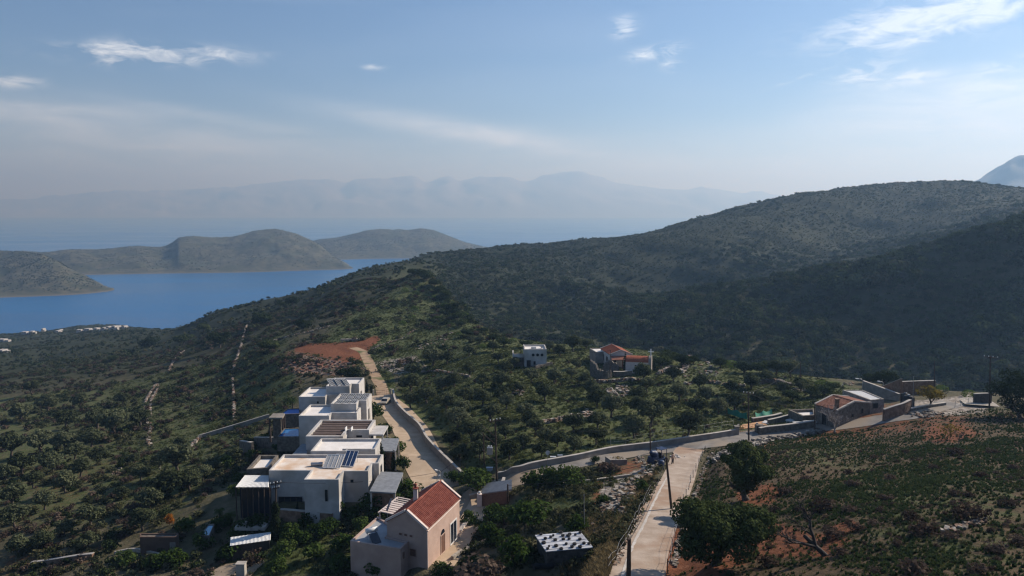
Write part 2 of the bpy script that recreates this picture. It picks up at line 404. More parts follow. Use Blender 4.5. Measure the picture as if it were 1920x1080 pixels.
vor = N.new('ShaderNodeTexVoronoi'); vor.inputs['Scale'].default_value = 1.6; L.new(geo.outputs['Position'], vor.inputs['Vector'])
stonec = ramp(vor.outputs['Color'], [(.15, (.12,.10,.08)), (.5, (.26,.22,.18)), (.85, (.42,.38,.33))])
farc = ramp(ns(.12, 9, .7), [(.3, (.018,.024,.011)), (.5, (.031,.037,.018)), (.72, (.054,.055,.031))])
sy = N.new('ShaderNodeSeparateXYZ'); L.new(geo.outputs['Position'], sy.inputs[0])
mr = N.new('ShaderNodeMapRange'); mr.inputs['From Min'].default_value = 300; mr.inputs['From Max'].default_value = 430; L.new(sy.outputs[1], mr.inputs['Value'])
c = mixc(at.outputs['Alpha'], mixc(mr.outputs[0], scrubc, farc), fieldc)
c = mixc(maskmix(sep.outputs[1], .45), c, grassc)
c = mixc(maskmix(sep.outputs[0], .8), c, redc)
c = mixc(maskmix(sep.outputs[2], 1.1), c, stonec)
L.new(c, bs.inputs['Base Color'])
bp = N.new('ShaderNodeBump'); bp.inputs['Strength'].default_value = .9; bp.inputs['Distance'].default_value = .35
L.new(ns(1.7, 8, .7), bp.inputs['Height']); L.new(bp.outputs['Normal'], bs.inputs['Normal']); L.new(bs.outputs[0], out.inputs[0])
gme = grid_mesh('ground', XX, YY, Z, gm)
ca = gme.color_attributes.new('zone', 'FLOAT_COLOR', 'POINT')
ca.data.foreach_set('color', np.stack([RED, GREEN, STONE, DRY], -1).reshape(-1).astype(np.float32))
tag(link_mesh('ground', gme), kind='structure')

# ------------------------------------------------------------------ sea, peninsula, far mountains
sm, nt_, N, L = nodes_of('sea_water')
out = N.new('ShaderNodeOutputMaterial'); bs = N.new('ShaderNodeBsdfPrincipled')
geo = N.new('ShaderNodeNewGeometry')
bs.inputs['Roughness'].default_value = .16; bs.inputs['IOR'].default_value = 1.33; bs.inputs['Specular IOR Level'].default_value = .16
mp = N.new('ShaderNodeMapping'); mp.inputs['Scale'].default_value = (.0012, .0035, 1); L.new(geo.outputs['Position'], mp.inputs['Vector'])
n = N.new('ShaderNodeTexNoise'); n.inputs['Scale'].default_value = 1; n.inputs['Detail'].default_value = 6; n.inputs['Distortion'].default_value = 1.2; L.new(mp.outputs[0], n.inputs['Vector'])
r = N.new('ShaderNodeValToRGB'); r.color_ramp.elements[0].position = .35; r.color_ramp.elements[1].position = .7
r.color_ramp.elements[0].color = (.004,.095,.27,1); r.color_ramp.elements[1].color = (.006,.108,.295,1); L.new(n.outputs['Fac'], r.inputs['Fac']); L.new(r.outputs['Color'], bs.inputs['Base Color'])
rr = N.new('ShaderNodeMapRange'); rr.inputs['From Min'].default_value = .4; rr.inputs['From Max'].default_value = .65; rr.inputs['To Min'].default_value = .18; rr.inputs['To Max'].default_value = .26
L.new(n.outputs['Fac'], rr.inputs['Value']); L.new(rr.outputs[0], bs.inputs['Roughness'])
mp2 = N.new('ShaderNodeMapping'); mp2.inputs['Scale'].default_value = (.12, .22, 1); L.new(geo.outputs['Position'], mp2.inputs['Vector'])
n2 = N.new('ShaderNodeTexNoise'); n2.inputs['Scale'].default_value = 1; n2.inputs['Detail'].default_value = 8; n2.inputs['Roughness'].default_value = .6; L.new(mp2.outputs[0], n2.inputs['Vector'])
bp = N.new('ShaderNodeBump'); bp.inputs['Strength'].default_value = .35; bp.inputs['Distance'].default_value = 2; L.new(n2.outputs['Fac'], bp.inputs['Height']); L.new(bp.outputs['Normal'], bs.inputs['Normal'])
L.new(bs.outputs[0], out.inputs[0])
SEA = -200.0
mb = MB(); mb.add([(-17000,300,SEA),(17000,300,SEA),(17000,24000,SEA),(-17000,24000,SEA)], [(0,1,2,3)])
tag(mb.build('sea', sm), kind='structure')

def hill_sheet(name, sil, y_front, y_ridge, y_back, material, amp, nx=260, ny=70, front=None, nsc=90):
    """a range of hills: ridge line sil = (px, py) seen at distance y_ridge(px); shore rows front = (px, py) on the sea"""
    px = np.linspace(sil[0][0], sil[-1][0], nx)
    sp = np.array(sil, float); rp = pchip(sp[:,0], sp[:,1], px)
    yr = y_ridge(px) if callable(y_ridge) else np.full(nx, float(y_ridge))
    tr, sr = ray(px, rp); zr = sr*yr
    if front:
        fp = np.array(front, float); fy = pchip(fp[:,0], fp[:,1], px)
        tf, sf = ray(px, fy); yf = SEA/sf
    else: yf = np.full(nx, float(y_front))
    yb = yr + y_back
    k = np.linspace(-.06, 1.7, ny)[:, None]
    X = np.zeros((ny, nx)); Y = X.copy(); Zz = X.copy()
    Y = np.where(k <= 1, yf + (yr-yf)*k, yr + (yb-yr)*(k-1)/.7)
    kk = np.clip(k, -.06, 1)
    prof = np.where(k <= 1, np.sign(kk)*np.abs(np.sin(np.clip(kk,0,1)*PI/2))**1.15 + np.minimum(kk, 0), np.cos(np.clip((k-1)/.7, 0, 1)*PI/2)*1.05 - .05)
    X = tr*Y
    base = SEA
    Zz = base + (zr - base)*prof
    Zz = Zz - 40*np.clip(k-1, 0, 1)
    damp = np.clip(kk*5, 0, 1)*np.clip(1.25-np.abs(k-1)*0, 0, 1)
    Zz = Zz + fbm(X, Y, nsc, 5, .55)*amp*damp*np.where(k > .97, .35, 1) + np.where(k > .6, 0, 0)
    return grid_mesh(name, X, Y, Zz, material)
_pm = mat('peninsula_scrub', (.030,.036,.018), (.095,.088,.052), .05, .95, .8, .12, c3=(.045,.052,.026), detail=12)
pen_m = _pm; N, L = pen_m.node_tree.nodes, pen_m.node_tree.links
_b = [n for n in N if n.type == 'BSDF_PRINCIPLED'][0]; _src = _b.inputs['Base Color'].links[0].from_socket
_g = N.new('ShaderNodeNewGeometry'); _s = N.new('ShaderNodeSeparateXYZ'); L.new(_g.outputs['Position'], _s.inputs[0])
_r = N.new('ShaderNodeMapRange'); _r.inputs['From Min'].default_value = -199.6; _r.inputs['From Max'].default_value = -197.6; L.new(_s.outputs[2], _r.inputs['Value'])
_x = N.new('ShaderNodeMix'); _x.data_type = 'RGBA'; L.new(_r.outputs[0], _x.inputs['Factor']); _x.inputs['A'].default_value = (.12,.108,.085,1); L.new(_src, _x.inputs['B']); L.new(_x.outputs['Result'], _b.inputs['Base Color'])
# three overlapping hills of the peninsula and the low headland in front of it
pen = [(-500,476),(-200,474),(0,472),(60,473),(80,475),(130,470),(200,468),(255,462),(300,464),(325,455),(335,447),(372,444),(420,446),(450,441),(485,433),(515,430),(540,434),(575,447),(598,460),(612,472),(624,482),(636,489),(648,496),(662,503)]
pf = [(-500,517),(0,517),(130,516),(180,515),(300,513),(450,511),(560,507.5),(620,506),(645,505),(662,503.4)]
HEADS = []
def head(me): HEADS.append(me); return me
tag(link_mesh('headland_hill', head(hill_sheet('peninsula', pen, 0, lambda p: np.interp(p, [-500,0,130,300,515,600,640,662], [2650,2650,2700,2850,2950,2800,2560,2480]), 700, pen_m, 15, 420, 90, pf, 110))), kind='structure')
pen2 = [(500,470),(560,462),(600,450),(640,444),(690,433),(718,430.5),(740,432),(762,432),(790,429.5),(815,434),(860,450),(905,463),(935,468),(960,474),(1010,480)]
pf2 = [(500,489),(560,488.5),(640,487),(700,485),(760,484.5),(800,484),(1010,482)]
tag(link_mesh('headland_hill', head(hill_sheet('peninsula_far', pen2, 0, lambda p: np.interp(p, [560,800,1010], [3500,3500,3300]), 700, pen_m, 14, 260, 70, pf2, 130))), kind='structure')
low = [(-500,485),(-200,478),(-60,470),(0,471),(30,472),(70,477),(105,489),(135,507),(165,522),(195,536),(214,543.5)]
lf = [(-500,575),(-100,562),(0,558),(60,556),(130,553),(180,549),(205,545.5),(214,543.8)]
tag(link_mesh('headland_hill', head(hill_sheet('headland', low, 0, lambda p: np.interp(p, [-500,0,105,214], [2300,2250,2050,1880]), 420, pen_m, 12, 220, 80, lf, 90))), kind='structure')
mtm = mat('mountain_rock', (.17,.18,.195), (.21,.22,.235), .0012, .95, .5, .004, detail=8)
mts = [(-500,385),(-200,372),(0,375),(120,369),(250,362),(330,358),(400,355),(450,350),(520,343),(600,337),(625,340),(645,346),(670,337),(720,336),(775,333),(800,343),(838,334),(865,343),(905,333),(950,330),(985,341),(1020,334),(1085,325),(1120,333),(1165,345),(1230,351),(1290,356),(1340,353),(1390,362),(1450,370),(1520,381),(1700,388)]
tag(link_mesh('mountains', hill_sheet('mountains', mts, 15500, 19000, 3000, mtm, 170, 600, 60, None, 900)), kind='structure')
mt2 = [(240,394),(330,388),(420,383),(520,382),(600,378),(680,380),(760,384),(900,380),(1040,376),(1150,381),(1300,377),(1420,383),(1600,394)]
mt3 = [(1760,385),(1790,366),(1825,347),(1850,335),(1872,324),(1888,313),(1902,306),(1925,300),(1960,290),(2050,270),(2200,262),(2400,270),(2700,300)]
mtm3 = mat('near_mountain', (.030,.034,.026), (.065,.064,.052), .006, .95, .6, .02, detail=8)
def m3():
    me = hill_sheet('far_mountain', mt3, 3400, 4300, 900, mtm3, 90, 240, 60, None, 350); return me
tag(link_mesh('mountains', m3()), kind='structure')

# ------------------------------------------------------------------ light, sky, haze
SUN_AZ, SUN_EL = R(60), R(31)
sd = Vector((math.sin(SUN_AZ)*math.cos(SUN_EL), math.cos(SUN_AZ)*math.cos(SUN_EL), math.sin(SUN_EL)))
sl = bpy.data.lights.new('sun', 'SUN'); sl.energy = 5.0; sl.angle = R(.53); sl.color = (1, .94, .86)
so = bpy.data.objects.new('sun', sl); COL.objects.link(so); so.rotation_euler = sd.to_track_quat('Z', 'Y').to_euler(); so.location = (200, 100, 300)
w = bpy.data.worlds.new('World'); scene.world = w; w.use_nodes = True
N = w.node_tree.nodes; L = w.node_tree.links; N.clear()
wo = N.new('ShaderNodeOutputWorld'); bg = N.new('ShaderNodeBackground'); sky = N.new('ShaderNodeTexSky')
sky.sky_type = 'NISHITA'; sky.sun_disc = False; sky.sun_elevation = SUN_EL; sky.sun_rotation = SUN_AZ
sky.altitude = 250; sky.air_density = 1.0; sky.dust_density = .35; sky.ozone_density = 3.0
bg.inputs['Strength'].default_value = .064
tcw = N.new('ShaderNodeTexCoord')
sx = N.new('ShaderNodeSeparateXYZ'); L.new(tcw.outputs['Generated'], sx.inputs[0])
def wm(op, a, b=None, cc=None, clamp=False):
    m = N.new('ShaderNodeMath'); m.operation = op; m.use_clamp = clamp
    for k, q in enumerate((a, b, cc)):
        if q is None: continue
        if isinstance(q, (int, float)): m.inputs[k].default_value = q
        else: L.new(q, m.inputs[k])
    return m.outputs[0]
# cloud layer: directions laid onto a flat sheet overhead (azimuth tangent, elevation tangent)
az = wm('ARCTAN2', sx.outputs[0], sx.outputs[1])
el = wm('ARCSINE', sx.outputs[2])
def wnoise(sx_, sy_, seed, detail=7, rough=.6, dist=.6):
    cb = N.new('ShaderNodeCombineXYZ'); L.new(wm('MULTIPLY', az, sx_), cb.inputs[0]); L.new(wm('MULTIPLY', el, sy_), cb.inputs[1]); cb.inputs[2].default_value = seed
    n = N.new('ShaderNodeTexNoise'); n.inputs['Scale'].default_value = 1; n.inputs['Detail'].default_value = detail; n.inputs['Roughness'].default_value = rough; n.inputs['Distortion'].default_value = dist
    L.new(cb.outputs[0], n.inputs['Vector']); return n.outputs['Fac']
streak = wnoise(9, 46, 3.1); wisp = wnoise(26, 70, 8.2, 8, .65, 1.0); big = wnoise(3.0, 14, 1.7, 5, .5, .4)
def px2ae(px, py):
    tx, s = ray(px, py); return math.atan(tx), math.atan(s/math.sqrt(1+tx*tx))
def blob(px, py, wx, wy, tilt, amt):
    """a soft patch of cloud: centre and half-sizes given in photograph pixels, tilt in degrees"""
    a0, e0 = px2ae(px, py); ax, ey = wx/F, wy/F
    ct, st = math.cos(R(tilt)), math.sin(R(tilt))
    da = wm('SUBTRACT', az, a0); de = wm('SUBTRACT', el, e0)
    p = wm('DIVIDE', wm('ADD', wm('MULTIPLY', da, ct), wm('MULTIPLY', de, st)), ax)
    q = wm('DIVIDE', wm('SUBTRACT', wm('MULTIPLY', de, ct), wm('MULTIPLY', da, st)), ey)
    d = wm('ADD', wm('MULTIPLY', p, p), wm('MULTIPLY', q, q))
    return wm('MULTIPLY', wm('POWER', 2.718, wm('MULTIPLY', d, -1.0)), amt)
def gather(l):
    acc = None
    for b in l: o_ = blob(*b); acc = o_ if acc is None else wm('ADD', acc, o_)
    return acc
crisp = gather([(300,102,110,13,3,1.1),(222,100,28,18,-8,.6),(1168,50,20,14,8,.8),(1230,98,45,10,8,.75),(1260,124,18,9,-10,.5),(1790,22,150,26,6,1.3),(1712,72,42,7,8,.9),(1632,68,30,11,18,.8),(1620,135,45,13,15,.65),(1690,148,50,12,8,.5),(700,127,15,4,0,.8),(1905,128,45,12,4,.9),(8,152,40,9,0,.7),(1500,146,42,2.5,16,.55)])
soft = gather([(880,248,240,20,-8,.95),(1810,182,180,36,5,1.15),(1890,235,240,48,4,.85),(1690,150,70,14,8,.6),(200,240,330,36,-4,.62),(420,222,140,10,-8,.35),(60,205,160,14,1,.35),(250,310,450,50,-3,.3),(1450,318,560,60,3,.6),(720,300,420,46,0,.2),(1040,280,120,14,-9,.35)])
edge = wm('MULTIPLY', crisp, 2.6, clamp=True)
tex = wm('ADD', wm('MULTIPLY', streak, .9), wm('ADD', wm('MULTIPLY', wisp, 1.1), -1.02))
cl = wm('MULTIPLY', wm('ADD', wm('MULTIPLY', crisp, .7), wm('MULTIPLY', wm('MULTIPLY', tex, 2.6), edge)), .95, clamp=True)
stex = wm('ADD', wm('MULTIPLY', streak, 1.1), -.1, clamp=True)
cl = wm('ADD', cl, wm('MULTIPLY', wm('MULTIPLY', soft, stex), 1.15), clamp=True)
veil = wm('MULTIPLY', wm('SUBTRACT', big, .5, clamp=True), .25)
cl = wm('MINIMUM', wm('ADD', cl, veil), .92)
mx = N.new('ShaderNodeMix'); mx.data_type = 'RGBA'; L.new(cl, mx.inputs['Factor']); tn = N.new('ShaderNodeMix'); tn.data_type = 'RGBA'; tn.blend_type = 'MULTIPLY'; tn.inputs['Factor'].default_value = 1; L.new(sky.outputs[0], tn.inputs['A']); tn.inputs['B'].default_value = (.84, .96, 1.17, 1)
L.new(tn.outputs['Result'], mx.inputs['A']); mx.inputs['B'].default_value = (10.6, 12.0, 13.9, 1)
L.new(mx.outputs['Result'], bg.inputs['Color']); L.new(bg.outputs[0], wo.inputs[0])

hm, nt_, N, L = nodes_of('haze_air'); out = N.new('ShaderNodeOutputMaterial'); pv = N.new('ShaderNodeVolumePrincipled')
pv.inputs['Color'].default_value = (.345,.60,1,1); pv.inputs['Density'].default_value = 1.7e-4; pv.inputs['Absorption Color'].default_value = (.56,.45,.66,1); pv.inputs['Anisotropy'].default_value = .34
L.new(pv.outputs[0], out.inputs['Volume']); hm.cycles.volume_sampling = 'DISTANCE'
mb = MB(); mb.box(-17800, -600, -262, 17800, 25000, 960)
hz = mb.build('haze', hm); tag(hz, kind='stuff')

scene.view_settings.view_transform = 'Standard'; scene.view_settings.look = 'None'
scene.view_settings.exposure = 0.43; scene.view_settings.gamma = 1
cy = scene.cycles
cy.use_denoising = True; cy.use_adaptive_sampling = False; cy.pixel_filter_type = "BLACKMAN_HARRIS"; cy.filter_width = 1.3; cy.max_bounces = 5; cy.diffuse_bounces = 2; cy.glossy_bounces = 2; cy.transmission_bounces = 2; cy.volume_bounces = 0; cy.transparent_max_bounces = 6
cy.caustics_reflective = False; cy.caustics_refractive = False; cy.sample_clamp_indirect = 4
# ------------------------------------------------------------------ building materials
M = {}
M['white'] = mat('white_plaster', (.42,.40,.375), (.53,.505,.475), .9, .9, .15, 6, c3=(.37,.345,.31), detail=8)
M['roofwhite'] = mat('roof_screed', (.68,.64,.585), (.80,.755,.70), .5, .9, .1, 4, detail=8)
M['roofstain'] = mat('stained_screed', (.76,.70,.62), (.58,.40,.26), .45, .9, .1, 4, detail=8)
M['pink'] = mat('pink_plaster', (.40,.285,.235), (.50,.365,.30), .7, .92, .2, 5, detail=9)
M['pinktrim'] = mat('pale_trim', (.60,.50,.44), (.68,.58,.52), 2, .9)
M['stone'] = mat('field_stone', (.085,.073,.060), (.19,.165,.135), 2.2, .95, .9, 3.0, detail=9)
M['stonelight'] = mat('pale_stone', (.22,.195,.165), (.40,.36,.305), 2.2, .95, .8, 3.0, detail=9)
M['redstone'] = mat('ochre_stone', (.13,.078,.052), (.27,.18,.125), 1.6, .95, .9, 3.0, detail=9)
M['concrete'] = mat('concrete', (.185,.165,.14), (.29,.26,.225), .8, .92, .3, 5, detail=8)
M['conctop'] = mat('concrete_cap', (.34,.31,.27), (.46,.42,.37), .8, .92, .2, 5)
M['tan'] = mat('tan_concrete', (.36,.265,.175), (.50,.385,.27), .5, .95, .2, 5, c3=(.38,.29,.20), detail=9)
M['darkstone'] = mat('dark_stone', (.045,.04,.036), (.10,.09,.08), 2.2, .95, .9, 3.0, detail=9)
M['track'] = mat('washed_track', (.29,.225,.17), (.41,.335,.27), .7, .95, .3, 4, c3=(.28,.19,.13), detail=11)
M['paint'] = mat('lime_wash', (.36,.32,.28), (.52,.49,.45), 2.5, .9)
M['asphalt'] = mat('sunbleached_asphalt', (.15,.138,.125), (.25,.232,.21), .5, .95, .2, 8, c3=(.26,.215,.165), detail=9)
M['asphaltdust'] = mat('dusty_road', (.24,.185,.125), (.35,.275,.195), .4, .95, .2, 6, detail=9)
M['dirt'] = mat('dirt_track', (.25,.165,.095), (.40,.28,.18), .6, .97, .5, 3, c3=(.085,.10,.03), detail=9)
M['glass'] = mat('dark_glass', (.015,.02,.03), rough=.08, spec=.6)
M['dark'] = mat('dark_interior', (.012,.012,.014), rough=.9)
M['darkwood'] = mat('dark_timber', (.045,.032,.026), (.075,.055,.045), 4, .85)
M['wood'] = mat('brown_timber', (.10,.050,.035), (.17,.09,.06), 5, .85)
M['pole'] = mat('weathered_pole', (.035,.024,.018), (.075,.052,.038), 6, .9)
M['metal'] = mat('grey_steel', (.35,.36,.37), rough=.45, metal=.6)
M['whitemetal'] = mat('white_sheet', (.62,.62,.60), (.72,.72,.70), 3, .6)
M['greyroof'] = mat('grey_slate', (.16,.17,.185), (.23,.245,.26), 1.5, .8, detail=8)
M['bluepanel'] = mat('solar_blue', (.02,.045,.11), (.035,.07,.15), 3, .12, spec=.7)
M['bluedark'] = mat('blue_plastic', (.014,.028,.07), (.022,.04,.095), 3, .5)
M['pool'] = mat('pool_water', (.01,.10,.28), (.02,.14,.36), .8, .08, spec=.5)
M['tarp'] = mat('blue_tarpaulin', (.035,.13,.42), (.05,.17,.50), 1.2, .6)
M['green'] = mat('green_netting', (.01,.16,.10), (.02,.22,.14), 2, .8)
M['rust'] = mat('rusty_orange', (.30,.13,.05), (.45,.22,.09), 1.5, .9)
M['tyre'] = mat('black_rubber', (.02,.02,.022), rough=.8)
M['plastic'] = mat('white_sheeting', (.30,.31,.33), (.56,.57,.59), 1.1, .55, detail=9)
M['skin'] = mat('skin', (.38,.22,.15), rough=.6); M['shirt'] = mat('shirt', (.42,.30,.22), (.48,.36,.27), 9, .9)
M['cloth'] = mat('dark_trousers', (.05,.045,.05), rough=.95); M['hair'] = mat('hair', (.015,.012,.01), rough=.8)
M['marble'] = mat('marble_slab', (.46,.45,.43), (.60,.59,.56), 2, .5)
M['carpaint'] = mat('beige_car_paint', (.36,.32,.25), rough=.3, spec=.5)
M['porc'] = mat('white_porcelain', (.7,.7,.68), rough=.3)
def tile_mat(name, c1, c2, c3, axis, pitch):
    """clay pan tiles: rows of ribs across the slope, each course a little different"""
    m, nt, N, L = nodes_of(name)
    out = N.new('ShaderNodeOutputMaterial'); b = N.new('ShaderNodeBsdfPrincipled'); b.inputs['Roughness'].default_value = .85; b.inputs['Specular IOR Level'].default_value = .15
    g = N.new('ShaderNodeNewGeometry')
    nz_ = N.new('ShaderNodeTexNoise'); nz_.inputs['Scale'].default_value = 1.3; nz_.inputs['Detail'].default_value = 9; nz_.inputs['Roughness'].default_value = .7; L.new(g.outputs['Position'], nz_.inputs['Vector'])
    r = N.new('ShaderNodeValToRGB'); e = r.color_ramp.elements; e.new(.5)
    for k, (p, c) in enumerate([(.3, c1), (.52, c2), (.75, c3)]): e[k].position = p; e[k].color = (*c, 1)
    L.new(nz_.outputs['Fac'], r.inputs['Fac']); L.new(r.outputs['Color'], b.inputs['Base Color']); L.new(b.outputs[0], out.inputs[0]); return m
M['tile'] = tile_mat('red_tiles', (.13,.036,.027), (.235,.070,.048), (.33,.14,.10), None, 0)
M['tileold'] = tile_mat('old_tiles', (.13,.052,.036), (.22,.095,.063), (.31,.165,.12), None, 0)
M['tileorange'] = tile_mat('orange_tiles', (.24,.065,.033), (.33,.10,.053), (.42,.17,.095), None, 0)

def PZ(px, py, z):
    tx, s = ray(px, py); Y = z/s; return Vector((tx*Y, Y, z))
def zt(py, Y, px=960): return ray(px, py)[1]*Y
def Yat(py, z, px=960): return z/ray(px, py)[1]
def on_wall(px, py, p0, d):
    """where the sight line through (px, py) meets the vertical wall through p0 along d: (metres along, height)"""
    tx, s = ray(px, py)
    # p0 + a*d = Y*(tx, 1)
    det = d.x*(-1) - (-tx)*d.y
    a = ((-p0.x)*(-1) - (-tx)*(-p0.y))/det
    Y = p0.y + a*d.y
    return a, s*Y
def opening(parent, p0, d, a0, a1, z0, z1, name='window', frame=M['pinktrim'], glass=M['glass'], fw=.07, outn=None, mull=0, sill=True):
    """a window or door on a wall: proud frame as the part, its pane as a sub-part"""
    o0 = Vector(parent.location); d = d.normalized(); n = outn.normalized()
    if a0 > a1: a0, a1 = a1, a0
    if z0 > z1: z0, z1 = z1, z0
    m = MB()
    def bar(b0, b1, c0, c1, t=.06):
        c = p0 + d*((b0+b1)/2); c = Vector((c.x, c.y, (c0+c1)/2)) + n*(t/2 - .02) - o0
        m.obox(c, d*((b1-b0)/2), n*(t/2+.02), Vector((0,0,(c1-c0)/2)))
    bar(a0-fw, a0, z0-fw, z1+fw); bar(a1, a1+fw, z0-fw, z1+fw); bar(a0, a1, z1, z1+fw); bar(a0, a1, z0-fw, z0)
    for k in range(mull): q = a0+(a1-a0)*(k+1)/(mull+1); bar(q-.035, q+.035, z0, z1, .05)
    f = m.build(name, frame, parent)
    g = MB(); c = p0 + d*((a0+a1)/2); c = Vector((c.x, c.y, (z0+z1)/2)) + n*.012 - o0
    g.obox(c, d*((a1-a0)/2), n*.012, Vector((0,0,(z1-z0)/2)))
    g.build('pane', glass, f); return f
def poly_block(parent, poly, z0, z1, wall, roof, par_h=.4, par_w=.28, par_edges=None, names=('wall','roof','parapet')):
    """a flat-roofed block: walls, roof deck, and the parapet round the deck; poly counter-clockwise from above"""
    o0 = Vector(parent.location); pl = [Vector((p.x-o0.x, p.y-o0.y)) for p in poly]; n = len(pl)
    ins = []
    for i in range(n):
        a, b, c = pl[i-1], pl[i], pl[(i+1) % n]
        e1 = (b-a).normalized(); e2 = (c-b).normalized()
        n1 = Vector((-e1.y, e1.x)); n2 = Vector((-e2.y, e2.x)); k = 1 + n1.dot(n2)
        ins.append(b + (n1+n2)*par_w/max(k, .3))
    m = MB(); zb, zr, zp = z0-o0.z, z1-par_h-o0.z, z1-o0.z
    m.add([(p.x,p.y,zb) for p in pl] + [(p.x,p.y,zr) for p in pl], [(i,(i+1)%n,n+(i+1)%n,n+i) for i in range(n)])
    m.build(names[0], wall, parent)
    m = MB(); m.add([(p.x,p.y,zr) for p in pl], [tuple(range(n))]); m.build(names[1], roof, parent)
    m = MB()
    m.add([(p.x,p.y,zr) for p in pl] + [(p.x,p.y,zp) for p in pl] + [(p.x,p.y,zp) for p in ins] + [(p.x,p.y,zr+.004) for p in ins],
          [f for i in range(n) for f in ((i,(i+1)%n,n+(i+1)%n,n+i), (n+i,n+(i+1)%n,2*n+(i+1)%n,2*n+i), (2*n+i,2*n+(i+1)%n,3*n+(i+1)%n,3*n+i))])
    m.build(names[2], wall, parent)

# ------------------------------------------------------------------ roads as surfaces
tag(ribbon(VILLA, [5.0]*4+[4.6]*200, [2.9]*300, .05, 4).build('villa_road', M['tan']), kind='structure')
tag(ribbon(DIRT, 1.7, 1.7, .04, 4).build('dirt_road', M['dirt']), kind='structure')
nM = len(MAIN)
tag(ribbon(MAIN[:38], 2.7, 2.7, .06, 4).build('lane', M['asphaltdust']), kind='structure')
tag(ribbon(MAIN[37:], [2.7]*500, [2.7]*62+[1.8]*500, .064, 4).build('main_road', M['asphalt']), kind='structure')
tag(ribbon(TRACK, 2.15, 2.15, .075, 4).build('concrete_path', M['track']), kind='structure')
strip = smooth_path([G(*p) for p in [(1250,897),(1236,922),(1222,950),(1207,984),(1192,1012),(1180,1040),(1168,1075),(1158,1110)]], 8)
for p in strip: p.z = float(H(p.x, p.y))
tag(ribbon(strip, [.06+.10*min(1,i/6)+.05*math.sin(i*1.7) for i in range(len(strip))], .09, .11, 1).build('path_marking', M['paint']), kind='structure')
tag(ribbon(DRIVE, 1.7, 1.7, .05, 3).build('drive_path', M['tan']), kind='structure')
tag(ribbon(HOUSE_LANE, 2.2, 3.5, .07, 3).build('lane', M['stonelight']), kind='structure')
pt = [G(1383,806), G(1440,800), G(1432,790), G(1392,797)]
mb = MB(); mb.add([(p.x, p.y, p.z+.09) for p in pt], [(0,1,2,3)]); tag(mb.build('gateway_path', mat('orange_screed', (.42,.22,.10), (.52,.31,.17), .8, .95)), kind='structure')

# ------------------------------------------------------------------ the five white villas
def P2(px, py, z): p = PZ(px, py, z); return p
Y1 = 110.0; z1 = zt(882, Y1); YB1 = Yat(899, z1); Yb1 = Yat(852, z1)
X = lambda px, py, z: PZ(px, py, z).x
GRP = 'white flat-roofed villas stepping away along the tan road'
def villa(label, x, y, z): return empty('villa', (x, y, z), 0, label, 'villa', GRP)
FRONT = Vector((0,-1,0)); ALONG = Vector((1,0,0)); RIGHT = Vector((1,0,0))
# nearest villa
va = villa('nearest white villa, with pale stained roof carrying solar collectors and a projecting front wing', X(504,882,z1), Y1, -46.5)
xl, xb0, xb1, xr = X(504,882,z1), X(570,899,z1), X(635,899,z1), X(692,880,z1)
V = lambda x, y: Vector((x, y))
poly_block(va, [V(xl,Y1),V(xb0,Y1),V(xb0,YB1),V(xb1,YB1),V(xb1,Y1-.3),V(xr,Y1-.3),V(xr,Y1+3.2),V(xr+1.0,Y1+3.2),V(xr+1.0,Yb1),V(xl,Yb1)], -47, z1, M['white'], M['roofstain'])
p0 = Vector((xb0, YB1, 0)); a0, zz0 = on_wall(609, 918, p0, ALONG); a1, zz1 = on_wall(615, 940, p0, ALONG)
opening(va, p0, ALONG, a0, a1, zz1, zz0, outn=FRONT, frame=M['white'])
p0 = Vector((xb1, Y1-.3, 0)); a0, zz0 = on_wall(657, 899, p0, ALONG); a1, zz1 = on_wall(663, 905, p0, ALONG)
opening(va, p0, ALONG, a0, a1, zz1, zz0, outn=FRONT, frame=M['white'])
p0 = Vector((xl, Y1, 0)); a0, zz0 = on_wall(523, 932, p0, ALONG); a1, zz1 = on_wall(567, 966, p0, ALONG)
opening(va, p0, ALONG, a0, a1, zz1, zz0, outn=FRONT, frame=M['darkwood'], mull=3)
p0 = Vector((xr+1.0, Y1+4.5, 0)); opening(va, p0, Vector((0,1,0)), 0, 1.3, z1-4.6, z1-.9, outn=RIGHT, frame=M['white'], glass=M['dark'])  # near-black pane stands in for the shaded entry recess, no window here
# second villa
z2 = z1 + .25; Y2 = Yb1 + .9; Yb2 = Yat(822, z2)
xl2, xr2 = X(602,822,z2), X(715,822,z2)
vb = villa('second white villa from the front, with an empty broad pale roof and low inner parapet', xl2, Y2, -46.5)
poly_block(vb, [V(xl2,Y2),V(xr2-4.5,Y2),V(xr2-4.5,Y2+1.0),V(xr2,Y2+1.0),V(xr2,Yb2),V(xl2,Yb2)], -47, z2, M['white'], M['roofwhite'])
m = MB(); m.box(xr2-5.4-xl2, .9, z2-.42+46.5, xr2-.6-xl2, 1.2, z2+.05+46.5); m.build('roof_upstand', M['white'], vb)
p0 = Vector((xr2, Y2+2, 0))
for k in range(2): opening(vb, p0, Vector((0,1,0)), .3+2.6*k, 1.7+2.6*k, z2-4, z2-1.6, outn=RIGHT, frame=M['white'])
